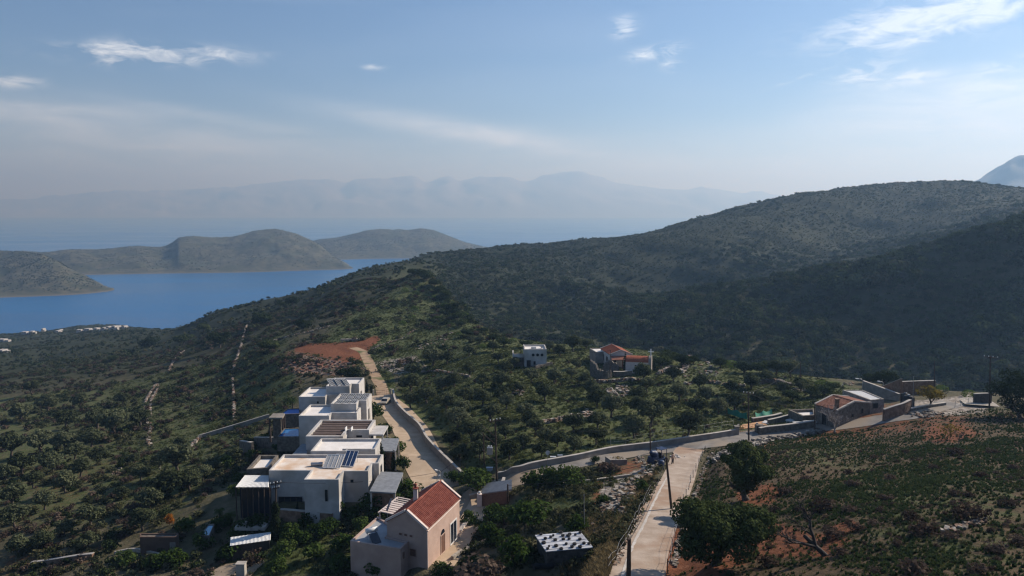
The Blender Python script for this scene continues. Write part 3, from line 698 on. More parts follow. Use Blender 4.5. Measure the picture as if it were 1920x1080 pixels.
# third villa with timber slatted roof
Y3 = Yb2 + 2.2; z3 = zt(818, Y3); Y3r = Yat(806, z3); Yb3 = Yat(787, z3)
xl3, xm3, xr3 = X(573,818,z3), X(643,818,z3), X(692,806,z3)
vc = villa('third white villa from the front, roof opening covered with brown timber slats', xl3, Y3, -46.5)
poly_block(vc, [V(xl3,Y3),V(xm3,Y3),V(xm3,Y3r),V(xr3,Y3r),V(xr3,Yb3),V(xl3,Yb3)], -48, z3, M['white'], M['darkwood'], .5, .5)
m = MB()
for k in range(7):
    yy = .75 + (Yb3-Y3-1.3)*k/6; x1_ = (xr3-xl3-.8) if Y3+yy > Y3r+.3 else (xm3-xl3-.8)
    m.box(.8, yy-.5, z3+46.5-.16, x1_, yy+.42, z3+46.5-.10)
m.build('roof_slats', mat('brown_slats', (.085,.058,.048), (.125,.09,.075), .8, .85), vc)
m = MB()
for q in (1.5, 5.0): m.box((xr3-xl3)*.55+q*.3, 3.1, z3+46.5-.08, (xr3-xl3)*.55+q*.3+.14, 4.4, z3+46.5+.5)
build_each(m, 'roof_vent', M['whitemetal'], vc)
p0 = Vector((xm3, Y3r, 0)); a0, zz0 = on_wall(668, 816, p0, ALONG); a1, zz1 = on_wall(679, 820, p0, ALONG)
opening(vc, p0, ALONG, a0, a1, zz1, zz0, outn=FRONT, frame=M['white'], glass=M['dark'])
p0 = Vector((xr3, Y3r+1.5, 0)); opening(vc, p0, Vector((0,1,0)), 0, 2.2, z3-4.2, z3-.9, outn=RIGHT, frame=M['white'], glass=M['dark'])
m = MB(); m.box(xr3-xl3+.02, 3.5, z3+46.5-1.0, xr3-xl3+2.6, 9, z3+46.5-.75); m.box(xr3-xl3+2.3, 3.6, -.5, xr3-xl3+2.5, 3.8, z3+46.5-1.0); m.box(xr3-xl3+2.3, 8.7, -.5, xr3-xl3+2.5, 8.9, z3+46.5-1.0)
build_each(m, 'porch', M['white'], vc, 3)
# fourth and fifth villas: a low wing with a taller block behind it
def two_tier(label, Yf, pyf, pyb, xa, xb, xc, pyc, ub, ut, uback, ux0, ux1, ux2, pyr, zb=-48, win=None):
    zl = zt(pyf, Yf); Yb = Yat(pyb, zl); Yc = Yat(pyc, zl)
    x0, x1, x2 = X(xa,pyf,zl), X(xb,pyf,zl), X(xc,pyc,zl)
    v = villa(label, x0, Yf, -46.5)
    Yu = Yat(ub, zl); zu = zt(ut, Yu); Yr = Yat(pyr, zu); Yub = Yat(uback, zu)
    poly_block(v, [V(x0,Yf),V(x1,Yf),V(x1,Yc),V(x2,Yc),V(x2,Yu+1.5),V(x2-.6,Yu+1.5),V(x2-.6,Yb),V(x0,Yb)], zb, zl, M['white'], M['roofwhite'])
    u0, u1, u2 = X(ux0,ut,zu), X(ux1,ut,zu), X(ux2,pyr,zu)
    poly_block(v, [V(u0,Yu),V(u1,Yu),V(u1,Yr),V(u2,Yr),V(u2,Yub),V(u0,Yub)], zb, zu, M['white'], M['roofwhite'], names=('tower_wall','tower_roof','tower_parapet'))
    p0 = Vector((u2, Yr+1.5, 0)); opening(v, p0, Vector((0,1,0)), 0, 1.2, zu-4.5, zu-2.2, outn=RIGHT, frame=M['white'], glass=M['dark'])
    if win:
        p0 = Vector((x0, Yf, 0)); a0, q0 = on_wall(win[0], win[1], p0, ALONG); a1, q1 = on_wall(win[2], win[3], p0, ALONG)
        opening(v, p0, ALONG, a0, a1, q1, q0, outn=FRONT, frame=M['white'], glass=M['dark'])
    return v, u0, u1, u2, Yu, Yub, zu
Y4 = Yb3 + 4.0
vd, d0, d1, d2, dY, dYb, dz = two_tier('fourth white villa from the front, its taller block roofed with rows of dark collectors', Y4, 779.5, 758.6, 560, 617, 669, 774, 767.8, 757, 738, 620, 668, 687, 751)
Y5 = Y4 + 22
ve, e0, e1, e2, eY, eYb, ez = two_tier('farthest white villa, with tilted glassy collectors on its taller rear block', Y5, 744, 725.5, 560, 609.6, 633, 739.5, 737.2, 724, 708, 611, 655.5, 673, 719.5, win=(594,752.5,598,756.5))
# solar collectors: each a thing standing on a roof
DPANEL = mat('dark_absorber', (.03,.036,.044), (.055,.062,.07), 3, .45)
def collector(label, x, y, z, w, l, tilt, pane, rz=0, grp='solar collectors on the villa roofs'):
    t = empty('solar_collector', (x, y, z), rz, label, 'solar collector', grp)
    ct, st = math.cos(R(tilt)), math.sin(R(tilt)); dy = Vector((0, ct, st)); nn = Vector((0,-st,ct))
    c = Vector((0, l/2*ct, l/2*st+.12))
    m = MB(); m.obox(c, Vector((w/2,0,0)), dy*l/2, nn*.04); m.build('collector_panel', pane, t)
    m = MB(); m.obox(c+nn*.05-dy*(l/2-.03), Vector((w/2,0,0)), dy*.05, nn*.02); m.obox(c+nn*.05+dy*(l/2-.03), Vector((w/2,0,0)), dy*.05, nn*.02)
    for q in (-1, -.33, .33, 1): m.obox(c+nn*.05+Vector((q*(w/2-.03),0,0)), Vector((.03,0,0)), dy*l/2, nn*.02)
    m.build('panel_frame', M['whitemetal'], t)
    m = MB()
    for q in (-.4, .4): m.tube([(q*w, l*ct*.92, -.02), (q*w, l*ct*.92, l*st*.92+.1)], .025, 5); m.tube([(q*w, .05, -.02), (q*w, .05, .13)], .025, 5)
    build_each(m, 'leg', M['metal'], t, 3); return t
white_pane = mat('pale_absorber', (.52,.48,.42), (.60,.56,.50), 4, .4)
zr1 = z1 - .4
for lbl, px, py, pn, w_, l_ in [('cream covered solar collector at the left of the nearest villa roof', 616, 879, white_pane, 2.0, 2.6), ('cream covered solar collector beside the blue one on the nearest villa roof', 629, 879, white_pane, 1.4, 2.7),
                       ('bright blue solar collector on the nearest villa roof', 651, 876, M['bluepanel'], 2.0, 3.1)]:
    p = PZ(px, py, zr1); collector(lbl, p.x, p.y, zr1, w_, l_, 32, pn, R(-8))
m = MB(); p = PZ(621, 868, zr1); m.tube([p, p+Vector((0,0,1.1))], .09, 6); m.tube([p+Vector((0,0,.9)), p+Vector((.5,.3,1.0))], .05, 5)
tag(m.build('roof_vent_pipe', M['rust']), 'thin ochre vent pipe standing between the cream collectors on the nearest villa', 'vent pipe')
m = MB(); p = PZ(594, 874, zr1); m.tube([p+Vector((-.9,0,.3)), p+Vector((.9,.2,.3))], .3, 9); m.box(p.x-.6,p.y-.1,p.z,p.x-.4,p.y+.1,p.z+.2); m.box(p.x+.4,p.y-.1,p.z,p.x+.6,p.y+.1,p.z+.2)
tag(m.build('boiler_tank', M['metal']), 'grey boiler tank lying left of the cream collectors on the villa roof', 'water tank')
for row in range(3):
    for k in range(4):
        xx = d0 + 1.0 + (d2-d0-2.4)*k/3; yy = dY + 1.3 + (dYb-dY-2.6)*row/2
        if yy < dY+2.4 and xx > d1-.5: continue
        collector('dark collector among the rows covering the fourth villa roof', xx, yy, dz-.4, 1.5, 1.2, 14, DPANEL, R(-25), 'dark collectors on the fourth villa roof')
for k in range(5):
    collector('tilted glassy collector on the farthest villa, %s' % ['leftmost of the five', 'second of five from the left', 'middle one of the five', 'fourth of five from the left', 'rightmost of the five'][k], e0 + 1.2 + k*(e2-e0-3.6)/4, eY + 1.8 + .25*(k%2), ez-.4, 1.0, 3.0, 20, DPANEL, R(34), 'tilted collectors on the farthest villa')

# terraces, canopies and pools beside the villas
zc = -41.3
cp = [PZ(441,914,zc), PZ(504,914,zc), PZ(504,896,zc), PZ(459,896,zc)]
t = empty('canopy', (cp[0].x, cp[0].y, -45.5), 0, 'white corrugated canopy on dark posts at the left of the nearest villa', 'canopy')
o0 = Vector(t.location); m = MB(); nrib = 26
top = []
for k in range(nrib*2+1):
    f = k/(nrib*2); a = cp[0].lerp(cp[1], f)-o0; b = cp[3].lerp(cp[2], f)-o0; h = .10 if k % 2 else 0
    top += [a+Vector((0,0,h)), b+Vector((0,0,h+.35))]
m.add(top, [(2*k,2*k+2,2*k+3,2*k+1) for k in range(nrib*2)]); m.build('canopy_roof', M['whitemetal'], t)
m = MB()
for k in range(7):
    a = cp[0].lerp(cp[1], k/6)-o0; m.box(a.x-.07, a.y+.15, -1.5, a.x+.07, a.y+.29, a.z-.02)
build_each(m, 'post', M['darkwood'], t)
m = MB(); m.box(.2, 1.2, -1, cp[1].x-o0.x-.1, 1.3, 3.6); m.build('glass_screen', M['glass'], t)
m = MB(); m.box(.5, -2.2, -1.5, cp[1].x-o0.x-.1, .1, -1.0); m.build('terrace_floor', M['conctop'], t)
zq = -41.0
qp = [PZ(462,880,zq), PZ(505,877,zq), PZ(522,853,zq), PZ(486,853,zq)]
t = empty('terrace_room', (qp[0].x, qp[0].y, -46), 0, 'low flat-roofed stone terrace room left of the nearest villa roof', 'terrace room')
poly_block(t, [V(p.x,p.y) for p in qp], -48, zq, M['stone'], M['roofwhite'], .55, .4)
for lbl, pts, z_, mt in [('grey slate carport roof between the nearest villa and the dark trees', [(693,921),(741,924),(756,886),(712,884)], -41.6, M['greyroof']),
                     ('grey flat carport roof beside the second villa and the garden tree', [(712,845),(742,846),(748,822),(716,821)], -41.4, M['greyroof']),
                     ('small grey lean-to roof on the left of the second villa', [(548,852),(575,852),(578,832),(566,832)], -42.2, M['greyroof'])]:
    pp = [PZ(a, b, z_) for a, b in pts]; t = empty('carport', (pp[0].x, pp[0].y, -46), 0, lbl, 'carport'); o0 = Vector(t.location)
    m = MB(); m.prism([(p.x-o0.x, p.y-o0.y) for p in pp], z_-.22-o0.z, z_-o0.z); m.build('roof_slab', mt, t)
    m = MB()
    for p in pp: c = (sum((Vector(q) for q in pp), Vector())/4); q = p.lerp(c, .08)-o0; m.box(q.x-.12, q.y-.12, -1.5, q.x+.12, q.y+.12, z_-.22-o0.z)
    build_each(m, 'pillar', M['white'], t)
    m = MB(); a = pp[0].lerp(pp[3], .12)-o0; b = pp[1].lerp(pp[2], .12)-o0; m.add([(a.x,a.y,-1.5),(b.x,b.y,-1.5),(b.x,b.y,z_-.4-o0.z),(a.x,a.y,z_-.4-o0.z)], [(0,1,2,3)]); m.build('back_wall', M['redstone'], t)
def pool(lbl, pts, z_, mt, rim=.35):
    pp = [PZ(a, b, z_) for a, b in pts]; t = empty('swimming_pool', tuple(pp[0]), 0, lbl, 'pool', 'pools beside the villas'); o0 = Vector(t.location)
    c = sum((Vector(q) for q in pp), Vector())/len(pp); n = len(pp)
    out_ = [p + (p-c).normalized()*rim for p in pp]
    m = MB(); m.add([p-o0+Vector((0,0,-.12)) for p in pp], [tuple(range(n))]); m.build('water_surface', mt, t)
    m = MB(); m.add([p-o0 for p in pp]+[p-o0 for p in out_]+[p-o0-Vector((0,0,3)) for p in out_]+[p-o0-Vector((0,0,.3)) for p in pp], [f for i in range(n) for f in ((i,n+i,n+(i+1)%n,(i+1)%n),(n+i,2*n+i,2*n+(i+1)%n,n+(i+1)%n),(i,(i+1)%n,3*n+(i+1)%n,3*n+i))])
    m.build('pool_rim', M['stone'], t); return t
pool('bright blue covered pool left of the farthest villa', [(528,776),(561,775),(561,766),(540,767)], -45.0, M['tarp'])
pool('dark blue pool beside the third villa', [(522,818),(560,818),(560,803),(534,804)], -45.2, M['pool'])
pool('narrow light blue pool in the garden left of the canopy', [(377,1003),(392,1003),(400,984),(391,984)], -47.6, mat('pale_pool', (.22,.42,.55), (.32,.52,.62), 1, .15))
t = empty('pavilion', tuple(PZ(508,800,-46)), 0, 'dark open pavilion with flat grey roof between the two pools', 'pavilion'); o0 = Vector(t.location)
pp = [PZ(504,783,-43.2)-o0, PZ(530,783,-43.2)-o0, PZ(534,775,-43.2)-o0, PZ(512,775,-43.2)-o0]
m = MB(); m.prism([(p.x,p.y) for p in pp], pp[0].z-.3, pp[0].z); m.build('roof', M['concrete'], t)
m = MB()
for p in pp: c = sum((Vector(q) for q in pp), Vector())/4; q = p.lerp(c, .1); m.box(q.x-.15,q.y-.15,-2.5,q.x+.15,q.y+.15,pp[0].z-.3)
build_each(m, 'post', M['darkwood'], t)
m = MB(); q = pp[3]; w_ = pp[2]; m.box(q.x+.3,q.y-1.2,-2.5,w_.x-.5,q.y-.9,pp[0].z-.35); m.build('rear_wall', M['stone'], t)
for lbl, a, b, h, wd, mt in [('low dark stone terrace wall below the second villa garden', (478,838), (556,842), 2.2, .5, M['stone']), ('dark stone terrace wall in front of the nearest villa garden', (520,975), (625,982), 1.6, .5, M['redstone']),
                    ('pale capped garden wall left of the villa terrace room', (452,848), (474,852), 2.6, .6, M['stone']), ('long thin concrete boundary wall running left from the pavilion', (372,823), (505,783), .9, .4, M['concrete'])]:
    p, q = G(*a), G(*b); d = (q-p); L_ = d.length; n = 14
    t = MB(); dn = Vector((d.x,d.y,0)).normalized(); nn = Vector((-dn.y,dn.x,0))*wd/2
    vs = []; fs = []
    for k in range(n+1):
        c = p.lerp(q, k/n); zz = float(H(c.x,c.y)); tz = max(zz, p.z + (q.z-p.z)*k/n) + h
        vs += [c-nn+Vector((0,0,zz-.6-c.z)), c+nn+Vector((0,0,zz-.6-c.z)), c+nn+Vector((0,0,tz-c.z)), c-nn+Vector((0,0,tz-c.z))]
    for k in range(n):
        for e in range(4): fs.append((4*k+e, 4*k+(e+1)%4, 4*k+4+(e+1)%4, 4*k+4+e))
    fs += [(3,2,1,0), (4*n,4*n+1,4*n+2,4*n+3)]
    t.add(vs, fs); o = t.build('garden_wall', mt, origin=p); o.location = p; tag(o, lbl, 'wall')
    cm = MB(); cv = []
    for k in range(n+1):
        for e in (3, 2): v_ = Vector(vs[4*k+e]) - p + (nn*.2 if e == 2 else -nn*.2); cv += [v_+Vector((0,0,.003)), v_+Vector((0,0,.08))]
    cf = []
    for k in range(n): b_ = 4*k; cf += [(b_+1,b_+5,b_+7,b_+3), (b_,b_+1,b_+5,b_+4)[::-1], (b_+2,b_+6,b_+7,b_+3)[::-1]]
    cm.add(cv, cf); cm.build('coping', M['conctop'], o)
# ------------------------------------------------------------------ pitched houses
def gable_roof(parent, e00, e01, r0, r1, e10, e11, thick=.14, tile=M['tile'], name='roof', over=.0, pitch=.32, verge=M['pinktrim']):
    """pan-tiled gable: eave e00-e01 and e10-e11 with ridge r0-r1 between (index 0 near end, 1 far end)"""
    o0 = Vector(parent.location); m = MB()
    for a0, a1, b0, b1 in ((e00, e01, r0, r1), (e10, e11, r0, r1)):
        n = max(6, int((a1-a0).length/pitch)); up = (b0-a0).cross(a1-a0); up = up if up.z > 0 else -up; up.normalize()
        vs = []; sub = 4
        courses = max(4, int((b0-a0).length/.42))
        for c in range(courses):
            for lev in (0, 1):
                f = (c+lev)/courses; lift = .05*(1-lev)
                for k in range(n*sub+1):
                    q = k/(n*sub); w = abs(math.sin(PI*k/sub))**.7 if sub > 1 else 0
                    vs.append(a0.lerp(a1, q).lerp(b0.lerp(b1, q), f) + up*(thick + .085*w + lift) - o0)
        W_ = n*sub+1
        fs = [(r*W_+k, r*W_+k+1, (r+1)*W_+k+1, (r+1)*W_+k) for r in range(2*courses-1) for k in range(n*sub)]
        m.add(vs, fs, 0, False)
        lo = [a0-o0, a1-o0, b1-o0, b0-o0]; hi = [p+up*thick for p in lo]
        m.add(lo+hi, [(0,1,2,3),(0,1,5,4),(1,2,6,5),(3,0,4,7)], 0)
    rf = m.build(name, tile, parent)
    m = MB(); d = (r1-r0)
    for k in range(int(d.length/.4)):
        c = r0 + d*((k+.5)/int(d.length/.4)) - o0 + Vector((0,0,thick+.08)); m.tube([c-d.normalized()*.2, c+d.normalized()*.21], [.13,.115], 8)
    m.build('ridge_tiles', tile, rf)
    if verge:
        m = MB()
        for a, b, c in ((e00, r0, e10), (e01, r1, e11)):
            for u, v in ((a, b), (c, b)):
                dd = (v-u); sd_ = (r1-r0).normalized()
                nn_ = dd.cross(sd_).normalized(); nn_ = nn_ if nn_.z > 0 else -nn_
                m.obox((u+v)/2 + nn_*(thick+.08) - o0, dd/2*1.01, sd_*.17, nn_*.13)
        build_each(m, 'verge', verge, rf)
    return rf
def gable_house(label, name, c, cl, cr, eave, peak_h, zbase, wall, tile, cat='house', verge=M['pinktrim'], over=.25, group=None):
    """c near corner, cl near end of the other eave (gable c-cl), cr far end of the long wall; heights above zbase"""
    t = empty(name, (c.x, c.y, zbase), 0, label, cat, group); o0 = Vector(t.location)
    a = Vector((c.x, c.y, 0)); b = Vector((cl.x, cl.y, 0)); l = Vector((cr.x-c.x, cr.y-c.y, 0))
    def pt(v, z): return Vector((v.x, v.y, zbase+z))
    mid = (a+b)/2; m = MB()
    pts = [pt(a,-1.5), pt(b,-1.5), pt(b,eave), pt(mid,peak_h), pt(a,eave)]
    q = [p+l for p in pts]; n = 5
    m.add([p-o0 for p in pts+q], [(4,3,2,1,0), (5,6,7,8,9)] + [(0,1,6,5), (1,2,7,6), (4,0,5,9)])
    m.build('wall', wall, t)
    ln = l.normalized()
    gable_roof(t, pt(a,eave)-ln*.05, pt(a+l,eave)+ln*.05, pt(mid,peak_h)-ln*.05, pt(mid+l,peak_h)+ln*.05, pt(b,eave)-ln*.05, pt(b+l,eave)+ln*.05, tile=tile, verge=verge)
    return t, a, b, l, mid
# pink house
cg = G(798.5, 1067); zb = cg.z; Yc = cg.y
ze = zt(994.4, Yc, 800); c = PZ(800.4, 994.4, ze); cl = PZ(725.5, 978, ze); cr = PZ(861.3, 936, ze)
pk = zt(959.4, (c.y+cl.y)/2, 764)
zp = zb
ph, a, b, l, mid = gable_house('pink rendered two-storey house with steep red tiled roof and arched door', 'pink_house', c, cl, cr, ze-zb, pk-zb, zb, M['pink'], M['tile'])
o0 = Vector(ph.location); gd = (b-a).normalized(); ld = l.normalized()
gout = -ld; lout = -gd
for px, py in ((751,1001), (761,1003), (771,1005)):
    a0, q0 = on_wall(px-2.7, py-2.6, a, gd); a1, q1 = on_wall(px+2.7, py+2.6, a, gd)
    opening(ph, a, gd, a0, a1, q1, q0, outn=gout, frame=M['pink'], glass=M['wood'])
a0, q0 = on_wall(769, 1028, a, gd); a1, q1 = on_wall(780, 1044, a, gd); opening(ph, a, gd, a0, a1, q1, q0, outn=gout, frame=M['pink'], glass=M['wood'])
a0, q0 = on_wall(826.5, 1006, a, ld); a1, q1 = on_wall(834, 1028, a, ld)
dr = opening(ph, a, ld, a0, a1, q1-.25, q0, name='door', outn=lout, frame=M['pink'], glass=M['wood'], fw=.12)
m = MB(); cc = a + ld*((a0+a1)/2); w_ = (a1-a0)/2
m.add([Vector((cc.x, cc.y, q0+.12)) + ld*(w_*math.cos(PI*k/10)) + Vector((0,0,w_*math.sin(PI*k/10))) + lout*.03 - o0 for k in range(11)], [tuple(range(11))]); m.build('fanlight', M['glass'], dr)
a0, q0 = on_wall(844.5, 984, a, ld); a1, q1 = on_wall(855.5, 1009, a, ld)
opening(ph, a, ld, a0, a1, q1, q0, outn=lout, frame=M['whitemetal'], glass=M['glass'], mull=1, fw=.16)
m = MB(); p = Vector((a.x,a.y,0)) + lout*.06 + gout*.02; m.tube([Vector((p.x,p.y,zb-.2))-o0, Vector((p.x,p.y,ze-.1))-o0], .05, 6)
pe = a + l + lout*.06; m.tube([Vector((p.x,p.y,ze-.08))-o0+lout*.08, Vector((pe.x,pe.y,ze-.08))-o0+lout*.08], .07, 6); m.build('gutter', M['pinktrim'], ph)
# chimney
cq = mid + l*.42 + gd*.9; zc_ = zb + (pk-zb) - .9
m = MB(); m.box(cq.x-.28-o0.x, cq.y-.28-o0.y, zc_-.6-o0.z, cq.x+.28-o0.x, cq.y+.28-o0.y, zc_+2.1-o0.z); ch = m.build('chimney', M['pinktrim'], ph)
m = MB(); m.box(cq.x-.36-o0.x, cq.y-.36-o0.y, zc_+2.102-o0.z, cq.x+.36-o0.x, cq.y+.36-o0.y, zc_+2.2-o0.z); m.lathe((cq.x-o0.x, cq.y-o0.y, zc_+2.203-o0.z), [(.16,0),(.13,.3),(.22,.34),(.2,.5),(.08,.6)], 8); m.build('chimney_pot', M['tile'], ch)
# flat annex
pj = a + gd*on_wall(766, 1015, a, gd)[0]; za = on_wall(766, 1015, a, gd)[1]
f1 = PZ(750.8, 1029.4, za); f0 = PZ(656.5, 1014, za); bl = PZ(708, 968, za); br = b + ld*2.6
fj = Vector((pj.x, pj.y, 0))
o1 = MB()
poly = [V(f0.x,f0.y), V(f1.x,f1.y), V(fj.x,fj.y), V(b.x,b.y), V(br.x,br.y), V(bl.x,bl.y)]
poly_block(ph, poly, zb-2, za, M['pink'], M['greyroof'] if False else mat('grey_screed', (.30,.31,.32), (.38,.385,.39), .8, .9), .22, .25, names=('annex_wall','annex_roof','annex_parapet'))
fd = (f1-f0); fd.z = 0; fdn = fd.normalized(); rdn = (fj-Vector((f1.x,f1.y,0))).normalized()
p0 = Vector((f1.x,f1.y,0)); nrm = Vector((rdn.y,-rdn.x,0))
a0, q0 = on_wall(755, 1036, p0, rdn); a1, q1 = on_wall(758, 1046, p0, rdn); opening(ph, p0, rdn, a0, a1, q1, q0, outn=nrm, frame=M['pink'], glass=M['wood'], fw=.05)
# pergola bars on the annex rear
m = MB(); g0 = bl + Vector((.4,.3,0)); 
for k in range(9):
    s_ = g0 + ld*(k*.62) + gd*(-.2); m.obox(Vector((s_.x,s_.y,za+.6))-gd*1.5-o0, gd*1.7, ld*(.2 if k < 6 else .09), Vector((0,0,.05)))
for q in (.2, -3.1): m.obox(Vector((g0.x,g0.y,za+.48))+gd*q+ld*2.4-o0, ld*2.8, gd*.08, Vector((0,0,.07)))
for k in (0, 5):
    for q in (.2, -3.1): s_ = g0+ld*k+gd*q; m.box(s_.x-.08-o0.x, s_.y-.08-o0.y, zb-1-o0.z, s_.x+.08-o0.x, s_.y+.08-o0.y, za+.42-o0.z)
m.build('pergola', M['pinktrim'], ph)
# solar water heater on the annex roof
hp = PZ(697, 1010, za-.2); t = empty('solar_water_heater', tuple(hp), R(35), 'solar water heater with white tank on the annex roof of the pink house', 'water heater')
m = MB(); m.tube([(-.75,0,1.15),(-.72,0,1.15),(.72,0,1.15),(.75,0,1.15)], [.2,.31,.31,.2], 14); m.build('tank', M['whitemetal'], t)
m = MB()
for q in (-.55,.55): m.tube([(q,.1,0),(q,.1,.9)], .03, 5); m.tube([(q,-1.3,0),(q,.0,.85)], .03, 5)
build_each(m, 'strut', M['metal'], t, 3)
m = MB(); m.obox((0,-1.0,.42), (.55,0,0), Vector((0,.62,.42)), Vector((0,-.03,.045))); m.build('collector_panel', M['glass'], t)
dp = PZ(730, 962, za+.4); t = empty('roof_panel', tuple(dp), 0, 'small tilted grey panel on a mast beside the pink house annex', 'panel')
m = MB(); m.obox((0,0,1.2), (.14,.05,0), (.28,.3,.75), (0,.05,-.02)); m.build('blade', M['metal'], t); m = MB(); m.tube([(-.2,-.2,-1.4),(-.2,-.2,.9)], .03, 5); m.build('mast', M['metal'], t)
acp = G(776, 1062)
for k, (dx, lb) in enumerate(((-.0,'grey air conditioning unit at the foot of the pink house gable, nearer the corner'),(-1.2,'grey air conditioning unit at the foot of the pink gable, nearer the annex'))):
    t = empty('air_conditioner', (acp.x+dx, acp.y+.15*k, acp.z), 0, lb, 'air conditioner')
    m = MB(); m.box(-.45,-.18,.05,.45,.18,.8); m.build('casing', M['concrete'], t); m = MB(); m.tube([(0,-.181,.42),(0,-.2,.42)], .28, 14); m.build('fan_grille', M['dark'], t)

# ------------------------------------------------------------------ road walls
def wall_line(label, pix, h, wd, mt, cap=M['conctop'], n=8, level=True, name='retaining_wall', tops=None, loose=0):
    """a wall following the ground through photograph points; a coping as its part"""
    pts = smooth_path([G(*p) for p in pix], n); org = pts[0].copy()
    m = MB(); vs = []; fs = []; cv = []; cf = []
    for i, p in enumerate(pts):
        d = pts[min(i+1,len(pts)-1)]-pts[max(i-1,0)]; d.z = 0; d.normalize(); nn = Vector((-d.y,d.x,0))*wd/2
        zg = float(H(p.x,p.y)); hh = h(i/(len(pts)-1)) if callable(h) else h
        q = p-org; q.z = zg-org.z; r_ = loose*(random.random()-.5)
        vs += [q-nn*1.15+Vector((0,0,-.7)), q+nn*1.15+Vector((0,0,-.7)), q+nn+Vector((0,0,hh+r_)), q-nn+Vector((0,0,hh+r_))]
        cv += [q-nn*1.25+Vector((0,0,hh+.004)), q+nn*1.25+Vector((0,0,hh+.004)), q+nn*1.25+Vector((0,0,hh+.09)), q-nn*1.25+Vector((0,0,hh+.09))]
    L_ = len(pts)
    for i in range(L_-1):
        for e in range(4): fs.append((4*i+e, 4*i+(e+1)%4, 4*i+4+(e+1)%4, 4*i+4+e))
    fs += [(3,2,1,0), (4*L_-4,4*L_-3,4*L_-2,4*L_-1)]
    m.add(vs, fs); o = m.build(name, mt); o.location = org; tag(o, label, 'wall')
    if cap: c_ = MB(); c_.add(cv, fs); c_.build('coping', cap, o)
    return o, pts
wall_line('concrete wall curving along the right side of the tan villa road', [(737,740),(743,764),(760,784),(786,808),(800,833),(822,858),(848,884),(867,902)], 1.5, .35, M['concrete'])
mw, mwp = wall_line('long low concrete wall along the far side of the main road', [(934,897),(970,886),(1000,878),(1078,864),(1157,847.5),(1258,834.5),(1330,823.5),(1378,815.5)], .95, .4, M['concrete'])
m = MB(); p = G(1381,815); m.box(-.35,-.35,-.5,.35,.35,1.5); m.box(-.42,-.42,1.504,.42,.42,1.6)
o = m.build('gate_pillar', M['concrete'], loc=p); tag(o, 'square concrete pillar ending the main road wall at the orange gateway', 'pillar')
wall_line('stone wall with pale capping in front of the tiled house yard', [(1424,815),(1440,812),(1480,808),(1528,801)], 1.2, .5, M['stone'])
m = MB(); p = G(1424,811); m.box(-.7,-.5,-.5,.7,.5,1.45); o = m.build('gate_pillar', M['stone'], loc=p); tag(o, 'thick stone block pillar at the yard side of the orange gateway', 'pillar')
wall_line('broken stone yard wall sloping up behind the white slabs', [(1440,797),(1462,792),(1484,786)], 1.0, .4, M['stone'])
# ------------------------------------------------------------------ tiled house on the right
zh = float(H(*G(1568,803).xy)) ; cH = G(1568, 803); zh = cH.z
def at_h(px, py, Y): return P(px, py, Y)
zeH = zt(771.5, cH.y, 1568)
c = PZ(1568.5, 771.5, zeH); cf = PZ(1529, 759.5, zeH)      # left eave: near corner and far end
cgb = PZ(1632, 757, zeH)                                    # far foot of the gable
pkz = zeH + .95
# gable faces the viewer between c and cgb; the ridge runs parallel to c-cf
th, a, b, l, mid = gable_house('low stone house with weathered terracotta roof and chimney beside the main road', 'tiled_house', c, cgb, cf, zeH-zh, pkz-zh, zh, M['stone'], M['tileold'], verge=M['conctop'])
o0 = Vector(th.location); gd = (b-a).normalized(); ld = l.normalized()
gout = Vector((gd.y,-gd.x,0)); gout = gout if gout.y < 0 else -gout
lout = Vector((ld.y,-ld.x,0)); lout = lout if lout.x < 0 else -lout
La = (b-a).length
opening(th, a, gd, La*.72, La*.72+.6, zh+1.6, zh+2.5, outn=gout, frame=M['stone'], glass=M['dark'])
opening(th, a, gd, La*.45, La*.45+.5, zh+1.3, zh+1.9, outn=gout, frame=M['stone'], glass=M['dark'])
opening(th, a, ld, l.length*.45, l.length*.45+1.0, zh-.1, zh+2.0, name='door', outn=lout, frame=M['concrete'], glass=M['dark'])
cq = a + gd*.7 + ld*.5
m = MB(); m.box(cq.x-.3-o0.x, cq.y-.3-o0.y, zeH-o0.z, cq.x+.3-o0.x, cq.y+.3-o0.y, zeH+2.0-o0.z); m.box(cq.x-.38-o0.x, cq.y-.38-o0.y, zeH+2.004-o0.z, cq.x+.38-o0.x, cq.y+.38-o0.y, zeH+2.12-o0.z); m.build('chimney', M['redstone'], th)
# flat-roofed stone annex and long yard wall behind
zw = zt(749, cH.y+6, 1632)
pp = [PZ(1632,750,zw), PZ(1658,748,zw), PZ(1617,731,zw), PZ(1580,731,zw)]
t = empty('stone_annex', (pp[0].x, pp[0].y, zh), 0, 'flat-roofed stone house with bright white roof behind the terracotta roof', 'house')
poly_block(t, [V(p.x,p.y) for p in pp], zh-1.5, zw, M['stonelight'], M['marble'], .12, .3)
p0 = Vector((pp[0].x,pp[0].y,0)); dd = Vector((pp[1].x-pp[0].x,pp[1].y-pp[0].y,0)).normalized()
opening(t, p0, dd, .6, 1.7, zw-1.6, zw-.7, outn=Vector((dd.y,-dd.x,0)), frame=M['stone'], glass=M['dark'])
wall_line('tall stone yard wall running right from the white-roofed house', [(1656,790),(1675,783),(1692,778),(1706,771)], 2.1, .4, M['redstone'])
wall_line('low wall edge of the lane under the yellow tree', [(1706,772),(1740,765),(1772,760)], .5, .4, M['stone'])
